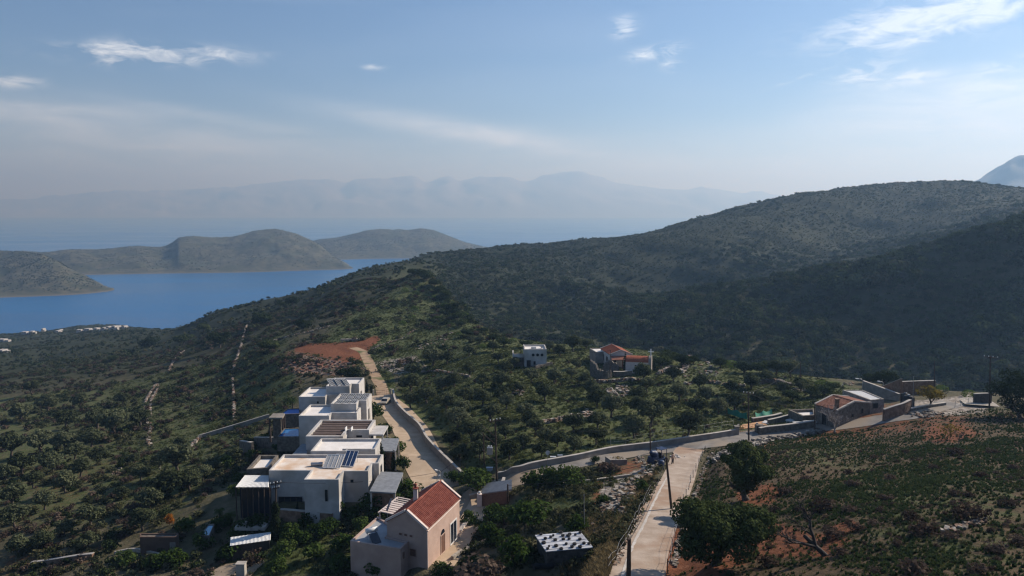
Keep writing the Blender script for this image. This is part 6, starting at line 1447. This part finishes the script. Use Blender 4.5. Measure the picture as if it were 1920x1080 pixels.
# slatted wooden gate by the road
p, q = G(904,952), G(950,946); t = empty('slatted_gate', p, 0, 'brown slatted wooden gate with white ball lamp on its pillar', 'gate'); d = q-p
m = MB()
for k in range(11): m.obox(d/2+Vector((0,0,.25+.17*k)), d/2, Vector((0,.03,0)), Vector((0,0,.07)))
m.build('slats', M['wood'], t); m = MB(); m.box(-.75,-.3,-.4,-.05,.4,2.1); m.build('gate_post', M['pinktrim'], t); m = MB(); m.lathe((-.4,.05,2.104), [(.05,0),(.17,.08),(.2,.2),(.14,.34),(.04,.38)], 10); m.build('lamp_globe', M['porc'], t)
m = MB(); m.obox(d/2+Vector((.3,2.2,2.05)), d*.62, Vector((0,2.0,0)), Vector((0,0,.1))); m.build('carport_roof', M['greyroof'], t)
wall_line('low curved concrete wall above the slatted gate at the road bend', [(880,937),(915,926),(940,912),(945,904)], .7, .35, M['concrete'])
wall_line('long pale stone edging across the shrub garden below the road', [(1038,912),(1090,905),(1150,898),(1185,893)], .35, .35, M['stonelight'], None)
wall_line('low pale stone kerb beside the pink house driveway', [(862,1006),(872,992),(886,978)], .8, .4, M['pinktrim'])
wall_line('stone kerb curving below the driveway', [(848,1050),(872,1035),(900,1022),(912,1018)], .5, .4, M['stonelight'], None)
wall_line('pale retaining wall capping at the lower left', [(60,1062),(100,1057),(175,1046)], .7, .5, M['redstone'])
wall_line('thin pale stone wall at the lower left garden', [(215,1040),(250,1034),(300,1044)], .5, .4, M['stonelight'], None)
# raised concrete planter block by the road
p = G(1155,872); t = empty('planter', p, R(20), 'raised concrete planter block with grass on top beside the road', 'planter')
m = MB(); m.add([(-1.5,-.9,-1.2),(1.5,-.9,-1.2),(1.5,.9,-.6),(-1.5,.9,-.6),(-1.5,-.9,1.3),(1.5,-.9,1.0),(1.5,.9,1.0),(-1.5,.9,1.3)], [(0,3,2,1),(0,1,5,4),(1,2,6,5),(2,3,7,6),(3,0,4,7),(4,5,6,7)]); m.build('block', M['concrete'], t)
link_mesh('grass_cap', crown_mesh('planter_grass', [(0,0,1.1,1.3,.7,.2)], 260, .22, LM['straw'], 910, .3), t)
# ------------------------------------------------------------------ hut with tyres, pipe, hut, sheds
hz_ = zt(1003, 68, 1057)
c0, c1 = P(1004,1020,66.0), P(1112,1022,66.0)
hx0 = PZ(1024,1034,-30.4); hx1 = PZ(1112,1026,-30.4); hx2 = PZ(1088,996,-30.4); hx3 = PZ(1003,1003,-30.4)
t = empty('hut', (hx0.x,hx0.y,float(H(hx0.x,hx0.y))), 0, 'dark stone hut with white sheet roof held down by tyres and stones', 'hut'); o0 = Vector(t.location)
m = MB(); pl = [hx0, hx1, hx2, hx3]; cpt = sum((Vector(p_) for p_ in pl), Vector())/4
inn = [cpt + (p_-cpt)*.94 for p_ in pl]
m.add([(p_.x-o0.x,p_.y-o0.y,-1.5) for p_ in inn]+[(p_.x-o0.x,p_.y-o0.y,p_.z-.08-o0.z) for p_ in inn], [(3,2,1,0)]+[(i,(i+1)%4,4+(i+1)%4,4+i) for i in range(4)]); m.build('wall', M['darkstone'], t)
m = MB(); m.prism([(p_.x-o0.x,p_.y-o0.y) for p_ in pl], pl[0].z-.075-o0.z, pl[0].z-o0.z)
for k in range(5): f = (k+.5)/5; a_ = pl[0].lerp(pl[3], f)-o0; b_ = pl[1].lerp(pl[2], f)-o0; m.tube([a_+Vector((0,0,.0)), b_+Vector((0,0,.0))], .05, 5)
m.build('sheet_roof', M['plastic'], t)
rd = random.Random(3)
for i in range(5):
    for j in range(5):
        f, g_ = (i+.5+rd.uniform(-.4,.4))/5, (j+.5+rd.uniform(-.4,.4))/5
        p_ = (pl[0].lerp(pl[1], f)).lerp(pl[3].lerp(pl[2], f), g_); m = MB(); rr_ = rd.uniform(.10,.22)
        m.lathe((0,0,.0), [(rr_*.45,.0),(rr_*.95,.01),(rr_,.07),(rr_*.9,.14),(rr_*.5,.15),(rr_*.42,.05)], 10)
        o = m.build('tyre_weight', M['tyre'], loc=(p_.x,p_.y,p_.z+.03), rz=rd.random()*6); tag(o, 'dark tyre or stone weighing down the white hut roof', 'tyre', 'weights on the hut roof')
m = MB(); p = G(1018,1068); n = 60
m.tube([Vector((-.9+1.8*k/n, .12*math.sin(k*.1), .32)) for k in range(n+1)], [.24+(.03 if k % 2 else -.03) for k in range(n+1)], 10); o = m.build('drain_pipe', M['tyre'], loc=p, rz=R(12)); tag(o, 'short length of black corrugated drain pipe below the hut', 'pipe')
def rock_pile(label, poly, n, r0, r1, mt, name='rubble_heap', h=.5, seed=0, cat='rubble'):
    rd = random.Random(seed); px0, px1 = min(p[0] for p in poly), max(p[0] for p in poly); py0, py1 = min(p[1] for p in poly), max(p[1] for p in poly)
    m = MB(); k = 0; o_ = None
    while k < n:
        x, y = rd.uniform(px0, px1), rd.uniform(py0, py1); ins = False
        for i in range(len(poly)):
            a, b = poly[i-1], poly[i]
            if (a[1] > y) != (b[1] > y) and x < (b[0]-a[0])*(y-a[1])/(b[1]-a[1])+a[0]: ins = not ins
        if not ins: continue
        p = G(x, y); o_ = o_ or p.copy(); m.rock(p-o_+Vector((0,0,rd.uniform(0,h))), rd.uniform(r0, r1), rd.randrange(len(mt)), rd.random(), .8); k += 1
    o = m.build(name, mt, loc=o_); tag(o, label, cat, kind='stuff'); return o
REDROCK = mat('red_rock', (.12,.05,.03), (.22,.10,.065), 2, .95, .8, 3)
RK = [M['stonelight'], M['stone'], M['redstone']]
rock_pile('', [(1125,950),(1150,925),(1190,900),(1235,872),(1222,892),(1190,930),(1165,965),(1130,970)], 420, .18, .42, RK, h=.5, seed=1)
rock_pile('', [(1110,985),(1150,965),(1160,975),(1130,1005),(1112,1005)], 110, .14, .3, RK, h=.25, seed=2)
rock_pile('', [(520,690),(540,668),(600,672),(688,690),(684,696),(650,702),(560,704)], 240, .3, .7, [M['darkstone'], M['redstone'], REDROCK], h=.4, seed=3)
rock_pile('', [(712,688),(745,676),(780,670),(772,682),(740,692),(716,694)], 150, .2, .5, RK, h=.4, seed=4)
rock_pile('', [(1135,733),(1165,722),(1185,730),(1170,745),(1148,752),(1140,742)], 90, .25, .6, RK, h=.3, seed=5)
rock_pile('', [(1275,695),(1320,672),(1360,688),(1340,708),(1285,708)], 50, .2, .55, RK, h=.3, seed=6)
rock_pile('', [(1080,778),(1100,770),(1118,775),(1105,784),(1086,786)], 60, .2, .45, RK, h=.3, seed=7)
rock_pile('', [(945,735),(960,722),(985,728),(980,742),(958,745)], 70, .2, .45, RK, h=.3, seed=8)
rock_pile('', [(1360,845),(1385,830),(1440,822),(1540,806),(1545,812),(1440,832),(1390,846),(1340,868),(1335,862)], 260, .18, .42, [M['stone'], M['stonelight']], h=.4, seed=9)
rock_pile('', [(1258,1060),(1275,1000),(1296,935),(1318,880),(1330,850),(1338,852),(1322,890),(1302,940),(1284,1002),(1268,1064)], 200, .1, .26, RK, h=.15, seed=10)
rock_pile('', [(1148,1060),(1170,1020),(1200,965),(1230,900),(1236,902),(1208,968),(1178,1024),(1158,1064)], 150, .08, .2, RK, h=.1, seed=11)
rock_pile('', [(1195,850),(1215,866),(1240,880),(1235,890),(1205,880),(1188,866)], 60, .12, .3, RK, h=.2, seed=12)
rock_pile('', [(800,640),(850,622),(830,650),(770,660)], 70, .2, .5, RK, h=.3, seed=13)
rock_pile('', [(1480,730),(1520,722),(1600,716),(1610,722),(1540,732),(1490,738)], 90, .2, .4, RK, h=.2, seed=14)
rock_pile('', [(1700,775),(1740,772),(1770,776),(1740,784),(1706,782)], 70, .15, .35, RK, h=.2, seed=15)
def dry_wall(label, pix, h, w_, seed, mt=RK):
    rd = random.Random(seed); pts = smooth_path([G(*p) for p in pix], 14); o_ = pts[0].copy(); m = MB()
    for i in range(len(pts)-1):
        p, q = pts[i], pts[i+1]; L_ = (q-p).length; n = max(1, int(L_/.55))
        for k in range(n):
            c = p.lerp(q, (k+rd.random())/n); g = float(H(c.x, c.y))
            if rd.random() < .06: continue
            for lay in range(2 if h > .5 else 1):
                m.rock(Vector((c.x+rd.uniform(-w_,w_), c.y+rd.uniform(-w_,w_), g+lay*h*.5+.1))-o_, rd.uniform(.3,.6)*max(h,.5), rd.randrange(len(mt)), rd.random(), .9)
    o = m.build('dry_stone_wall', mt, loc=o_); tag(o, label, 'wall', 'dry stone walls')
dry_wall('left one of the double stone wall running down the slope', [(268,770),(276,748),(288,728),(296,722)], .9, .2, 31)
dry_wall('right one of the double stone wall running down the slope', [(277,800),(281,776),(284,752),(298,725)], .9, .2, 32)
dry_wall('tumbled lower end of the double stone wall', [(280,838),(277,822),(284,806),(282,795)], .7, .35, 33)
dry_wall('long straight stone wall ending at the boundary wall', [(441,793),(439,768),(438,745),(436,710)], .9, .2, 34)
dry_wall('stone wall meeting the corner of the boundary wall', [(348,852),(360,838),(372,826),(384,817)], .9, .3, 35)
dry_wall('highest stone wall climbing toward the ridge', [(436,700),(445,672),(452,650),(459,622),(466,608),(478,598)], .9, .25, 36)
dry_wall('short pale stone wall left of the highest one', [(316,697),(324,680),(335,668),(347,657)], .8, .3, 37)
dry_wall('scattered low stone terrace among the lower slope olives', [(196,900),(215,886),(235,874),(256,866)], .5, .5, 38)
dry_wall('low stone terrace crossing the grove below the ruin', [(1110,717),(1135,718),(1160,716),(1190,714),(1225,718)], .9, .3, 39)
dry_wall('stone wall slanting up right of the church', [(1234,702),(1260,692),(1290,680),(1316,671)], 1.1, .3, 40)
dry_wall('stone terrace in the right part of the grove', [(1285,722),(1320,718),(1360,722),(1395,726)], .8, .3, 41)
dry_wall('stone terrace curving through the lower left of the grove', [(1000,797),(1025,794),(1050,789),(1075,783)], .9, .3, 42)
dry_wall('stone edge of the grassy track up the knoll', [(700,655),(725,645),(755,635),(778,620)], .6, .4, 43)
dry_wall('dark field wall with pale top behind the tiled house', [(1424,720),(1450,718),(1480,726)], 1.2, .3, 44)
dry_wall('stone terrace on the shoulder below the knoll', [(505,640),(540,632),(585,622),(620,612)], .7, .4, 45)
dry_wall('tumbled stones beside the fallen dead tree field', [(1776,1000),(1800,992),(1822,985),(1845,978)], .35, .3, 46)
dry_wall('stone terrace above the villa road, under the olives', [(790,700),(820,697),(850,702),(880,708)], .7, .3, 47)
# flat stones standing on the red platform edge
m = MB(); p = G(658,640)
for k in range(5): m.obox((k*1.6-3, .2*k, .6), (.9,0,0), (0,.5,0), (.05,0,.3)); m.obox((k*1.6-3.3,.2*k,.1), (.2,0,0), (0,.4,0), (0,0,.35))
o = m.build('stone_blocks', M['stonelight'], loc=p); tag(o, 'pale stone blocks lying at the back edge of the red earth platform', 'stone blocks')
# corrugated shed roof and brown hut in the lower-left garden
zs = float(H(*G(468,1036).xy)) + 1.9; pp = [PZ(431,1024,zs), PZ(507,1013,zs), PZ(508,1001,zs), PZ(432,1011,zs)]
t = empty('shed', (pp[0].x,pp[0].y,zs-2.6), 0, 'long low shed with white corrugated roof in the garden below the villa', 'shed'); o0 = Vector(t.location); m = MB(); v_ = []
for k in range(61): f = k/60; h_ = .07*(k % 2); a, b = pp[0].lerp(pp[1], f)-o0, pp[3].lerp(pp[2], f)-o0; v_ += [a+Vector((0,0,h_)), b+Vector((0,0,h_+.25))]
m.add(v_, [(2*k,2*k+2,2*k+3,2*k+1) for k in range(60)]); m.build('shed_roof', M['whitemetal'], t)
m = MB(); q = [cp_ for cp_ in [p_.lerp(sum((Vector(z_) for z_ in pp), Vector())/4, .06) for p_ in pp]]; m.prism([(p_.x-o0.x,p_.y-o0.y) for p_ in q], -1, 2.55); m.build('wall', M['darkwood'], t)
b = G(262,1040); zz_ = zt(1005, b.y, 290); pp = [PZ(262,1007,zz_), PZ(330,1007,zz_), PZ(335,1000,zz_), PZ(262,1000,zz_)]
t = empty('garden_hut', (pp[0].x,pp[0].y,b.z), 0, 'plain dark brown garden hut with flat roof at lower left', 'hut')
poly_block(t, [V(p_.x,p_.y) for p_ in pp], b.z-1.5, zz_, mat('brown_render', (.105,.065,.048), (.15,.098,.072), .8, .95), M['stone'], .15, .2)
opening(t, Vector((pp[1].x-.9,pp[1].y,0)), ALONG, 0, .7, b.z+.2, b.z+2.0, name='door', outn=FRONT, frame=M['stonelight'], glass=M['concrete'])
pp = [G(368,1090), G(470,1082), G(500,1052), G(420,1060)]; m = MB(); m.add([(p_.x,p_.y,p_.z+.15) for p_ in pp], [(0,1,2,3)]); tag(m.build('courtyard_path', M['asphaltdust']), kind='structure')
m = MB(); p = G(453,1083); m.box(-.55,-.4,-.3,.55,.4,1.9); m.box(-.62,-.47,1.904,.62,.47,2.0); o = m.build('gate_pillar', M['conctop'], loc=p); tag(o, 'pale square pillar at the courtyard bottom edge', 'pillar')
# ------------------------------------------------------------------ person, machine, drums, car, sign
def skin_body(name, joints, edges, root, mats, parent=None):
    me = bpy.data.meshes.new(name); me.from_pydata([j[0] for j in joints], edges, []); o = link_mesh(name, me, parent)
    md = o.modifiers.new('skin', 'SKIN'); sv = me.skin_vertices[0].data
    for i, j in enumerate(joints): sv[i].radius = (j[1], j[2] if len(j) > 2 else j[1]); sv[i].use_root = (i == root)
    md.use_smooth_shade = True; o.modifiers.new('sub', 'SUBSURF').levels = 1; o.modifiers[-1].render_levels = 2; me.materials.append(mats); return o
p = G(1261,871)
J = [((0,0,.95),.15,.11),((0,0,1.2),.15,.1),((.0,-.02,1.42),.17,.1),((0,-.03,1.53),.06),((0,-.05,1.62),.085,.095),((0,-.05,1.74),.075,.085),
     ((.19,0,1.42),.06),((.30,-.06,1.16),.048),((.34,-.22,.95),.038),((.36,-.28,.87),.03),((-.19,0,1.42),.06),((-.30,.0,1.16),.048),((-.30,-.14,.92),.038),((-.31,-.18,.84),.03),
     ((.1,0,.86),.095),((.13,.02,.5),.07),((.14,.05,.1),.048),((.14,-.1,.04),.045),((-.1,0,.86),.095),((-.14,-.05,.5),.07),((-.2,.0,.1),.048),((-.2,-.15,.04),.045)]
E = [(0,1),(1,2),(2,3),(3,4),(4,5),(2,6),(6,7),(7,8),(8,9),(2,10),(10,11),(11,12),(12,13),(0,14),(14,15),(15,16),(16,17),(0,18),(18,19),(19,20),(20,21)]
pe = empty('person', p, R(30), 'standing worker in pale brown shirt and dark trousers at the top of the path', 'person')
skin_body('body', J, E, 0, M['skin'], pe)
skin_body('shirt', [((0,0,1.0),.175,.135),((0,0,1.2),.17,.125),((0,-.02,1.42),.185,.12),((.19,0,1.43),.08),((.29,-.05,1.18),.066),((-.19,0,1.43),.08),((-.29,0,1.18),.066)], [(0,1),(1,2),(2,3),(3,4),(2,5),(5,6)], 0, M['shirt'], pe)
skin_body('trousers', [((0,0,.98),.165,.125),((.1,0,.84),.112),((.13,.02,.5),.088),((.14,.05,.12),.068),((-.1,0,.84),.112),((-.14,-.05,.5),.088),((-.2,.0,.12),.068)], [(0,1),(1,2),(2,3),(0,4),(4,5),(5,6)], 0, M['cloth'], pe)
m = MB(); m.lathe((0,-.045,1.62), [(.02,-.02),(.098,.0),(.108,.08),(.09,.16),(.02,.2)], 12); m.build('cap', M['hair'], pe)
for q in (.36,-.31):
    yy, zz = (-.28,.87) if q > 0 else (-.18,.84)
    for k in range(4): m = MB(); m.tube([(q-.025+.017*k, yy-.01, zz-.01), (q-.025+.017*k, yy-.03, zz-.06), (q-.025+.017*k, yy-.02, zz-.085-.008*(k in (1,2)))], [.011,.010,.008], 5); m.build('finger', M['skin'], pe)
    m = MB(); m.tube([(q-.04*(1 if q > 0 else -1), yy, zz+.01), (q-.065*(1 if q > 0 else -1), yy-.03, zz-.04)], [.012,.009], 5); m.build('thumb', M['skin'], pe)
p = G(1233,869); t = empty('mixer_truck', p, R(35), 'small dark blue site machine with open cab and mixing drum by the path top', 'machine')
m = MB(); m.box(-1.5,-.65,.45,1.5,.65,.75); m.box(-1.5,-.6,.754,-.5,.6,1.25); m.build('chassis', M['bluedark'], t)
m = MB()
for a, b in ((.2,-.55),(.2,.5),(1.3,-.55),(1.3,.5)): m.box(a,b,.754,a+.07,b+.07,2.15)
m.box(.1,-.62,2.154,1.45,.64,2.22); m.build('cab_frame', M['bluedark'], t); m = MB(); m.box(.5,-.3,.754,1.0,.3,1.15); m.box(.42,-.3,1.0,.52,.3,1.6); m.build('seat', M['tyre'], t)
m = MB(); m.lathe((0,0,0), [(.2,-.75),(.55,-.4),(.62,.0),(.5,.4),(.28,.75),(.3,.78)], 16); dm = m.build('drum', M['bluedark'], t); dm.location = (-.8,0,1.6); dm.rotation_euler = (0, R(-60), 0)
for a in (-1,1):
    for b in (-.75,.75):
        m = MB(); m.tube([(a,b-.12,.42),(a,b+.12,.42)], .42, 16); w_ = m.build('wheel', M['tyre'], t); m = MB(); m.tube([(a,b-.135,.42),(a,b+.135,.42)], .2, 12); m.build('rim', M['plastic'], w_)
for lb, x, y, s_, mt in [('blue plastic drum standing left of the site machine', 1218, 871, 1.0, M['bluedark']), ('second blue drum just right of the first', 1224, 872, .95, M['bluedark']), ('big blue barrel at the edge of the path by the worker', 1240, 880, 1.35, M['bluedark']), ('black barrel between the drums and the machine', 1229, 874, .9, M['tyre'])]:
    p = G(x, y); t = empty('barrel', p, 0, lb, 'barrel', 'barrels beside the site machine'); m = MB(); m.lathe((0,0,0), [(.28*s_,0),(.31*s_,.05),(.31*s_,.3*s_),(.33*s_,.33*s_),(.31*s_,.36*s_),(.31*s_,.85*s_),(.27*s_,.92*s_)], 14); m.build('barrel_body', mt, t); m = MB(); m.lathe((0,0,.921*s_), [(.27*s_,0),(.27*s_,.03),(.05,.03)], 14); m.build('lid', mt, t)
for lb, x, y, r_ in [('pale plank leaning off the rubble below the machine', 1204, 884, .7), ('second plank lying across the rubble', 1222, 878, -.4), ('long plank crossing toward the barrels', 1216, 882, -.7)]:
    m = MB(); m.obox((0,0,.25), (1.2*math.cos(r_),1.2*math.sin(r_),.12), (-.1*math.sin(r_),.1*math.cos(r_),0), (0,0,.03)); o = m.build('plank', M['conctop'], loc=G(x,y)); tag(o, lb, 'plank', 'planks on the rubble')
m = MB(); rd = random.Random(8)
for k in range(26): m.rock((rd.gauss(0,.55), rd.gauss(0,.3), .05+.1*rd.random()), rd.uniform(.1,.28), 0, rd.random(), .5)
o = m.build('sand_heap', M['paint'], loc=G(1270,858)); tag(o, 'small white heap of sand and stone spilt behind the worker', 'heap')
# parked pick-up car
p = G(723,757); t = empty('parked_car', p, R(-8), 'pale beige small car parked below the villa road gate', 'car')
m = MB(); pr = [(-2.0,.35),(-2.05,.8),(-1.2,.95),(-.6,1.45),(.9,1.48),(1.6,1.0),(2.05,.9),(2.05,.35)]; n = len(pr)
m.add([(-.82*(.9 if z > 1.2 else 1),y,z) for y,z in pr]+[(.82*(.9 if z > 1.2 else 1),y,z) for y,z in pr], [tuple(range(n)), tuple(range(2*n-1,n-1,-1))]+[(i,n+i,n+(i+1)%n,(i+1)%n) for i in range(n)]); bd = m.build('body', M['carpaint'], t)
bv = bd.modifiers.new('bevel', 'BEVEL'); bv.width = .07; bv.segments = 2
m = MB(); m.add([(-.70,-1.17,1.01),(.70,-1.17,1.01),(.64,-.68,1.43),(-.64,-.68,1.43)], [(0,1,2,3)]); m.build('windscreen', M['glass'], t)
for s_ in (-1,1):
    m = MB(); m.add([(s_*.79,-.8,1.05),(s_*.79,1.2,1.05),(s_*.755,.85,1.38),(s_*.755,-.5,1.38)], [(0,1,2,3)]); m.build('side_window', M['glass'], t)
    m = MB(); m.lathe((0,0,0), [(.12,0),(.12,.03),(.05,.04)], 10); h_ = m.build('headlight', M['porc'], t); h_.location = (s_*.55,-2.04,.68); h_.rotation_euler = (R(90),0,0)
    for yy in (-1.25,1.3): m = MB(); m.tube([(s_*.72,yy,.31),(s_*.86,yy,.31)], .31, 16); w_ = m.build('wheel', M['tyre'], t); m = MB(); m.tube([(s_*.73,yy,.31),(s_*.872,yy,.31)], .17, 12); m.build('rim', M['metal'], w_)
# round sign with white boxes by the road wall
p = G(1027,874); t = empty('road_sign', p, 0, 'round white-backed road sign on a post above the road wall', 'sign'); m = MB(); m.tube([(0,0,-.3),(0,0,1.9)], .035, 6); m.build('post', M['metal'], t); m = MB(); m.tube([(0,-.03,2.2),(0,.0,2.2)], .36, 20); m.build('disc', M['plastic'], t)
for lb, x, y, w_ in [('white meter box right of the round sign', 1037, 868, .9), ('grey meter box beside the white one by the wall', 1050, 865, .8)]:
    p = G(x, y); t = empty('meter_box', p, 0, lb, 'meter box'); m = MB(); m.box(-w_/2,-.18,.2,w_/2,.18,1.0); m.box(-w_/2-.04,-.24,1.003,w_/2+.04,.22,1.07); m.build('cabinet', M['plastic'] if w_ > .85 else M['metal'], t); m = MB(); m.box(-w_/2+.06,-.2,.27,w_/2-.06,-.182,.93); m.build('door', M['conctop'], t); m = MB(); m.box(-w_/2+.05,-.14,-.3,w_/2-.05,.14,.197); m.build('plinth', M['concrete'], t)
m = MB(); p = G(918,884); m.box(-.5,-.25,-.2,.5,.25,.6); m.box(-.56,-.31,.603,.56,.31,.68); o = m.build('utility_cabinet', M['plastic'], loc=p); tag(o, 'small white utility cabinet at the foot of the transformer poles', 'cabinet')
# white houses along the shore, far below
SHW = mat('weathered_white', (.34,.32,.30), (.42,.40,.38), .5, .9)
rd = random.Random(19)
for i, (x, y, w_, h_) in enumerate([(47,626,14,5),(60,625,10,5),(80,622,5,7),(108,623,10,4),(112,621,6,4),(150,622,12,5),(165,620,16,5),(180,619,12,5),(195,618,9,5),(203,617,8,6),(214,617,10,7),(220,615,12,5),(232,615,8,5),(4,640,22,5),(2,660,18,5)]):
    tx, s = ray(x, y); p = G(x, y+1.5); Y_ = p.y; ww, hh = w_*Y_/F, h_*Y_/F
    t = empty('shore_house', p, rd.uniform(-.25,.25), ['white shore house, %s in the line by the bay' % q for q in ['first from the left','second from the left','third from the left, narrow and tall','fourth from the left','fifth from the left','sixth from the left','seventh from the left and widest','eighth from the left','ninth from the left','tenth from the left','eleventh from the left and tallest','twelfth from the left','last on the right']][i] if i < 13 else ['white shore house at the left frame edge, the higher one', 'white shore house at the left frame edge, the lower one'][i-13], 'house', 'white houses by the bay')
    m = MB(); m.box(-ww/2,0,-6,ww*.15,7,hh); m.box(ww*.153,1.2,-6,ww/2,6,hh*.65); m.box(-ww/2+.02,-.9,-6,-ww*.1,-.003,hh*.45); m.build('wall', SHW, t)
    m = MB(); 
    for k in range(2): q = -ww/2+ww*(.12+.25*k); m.box(q,-.03,hh*.55,q+ww*.1,-.004,hh*.85)
    build_each(m, 'window', M['glass'], t)
write_labels()
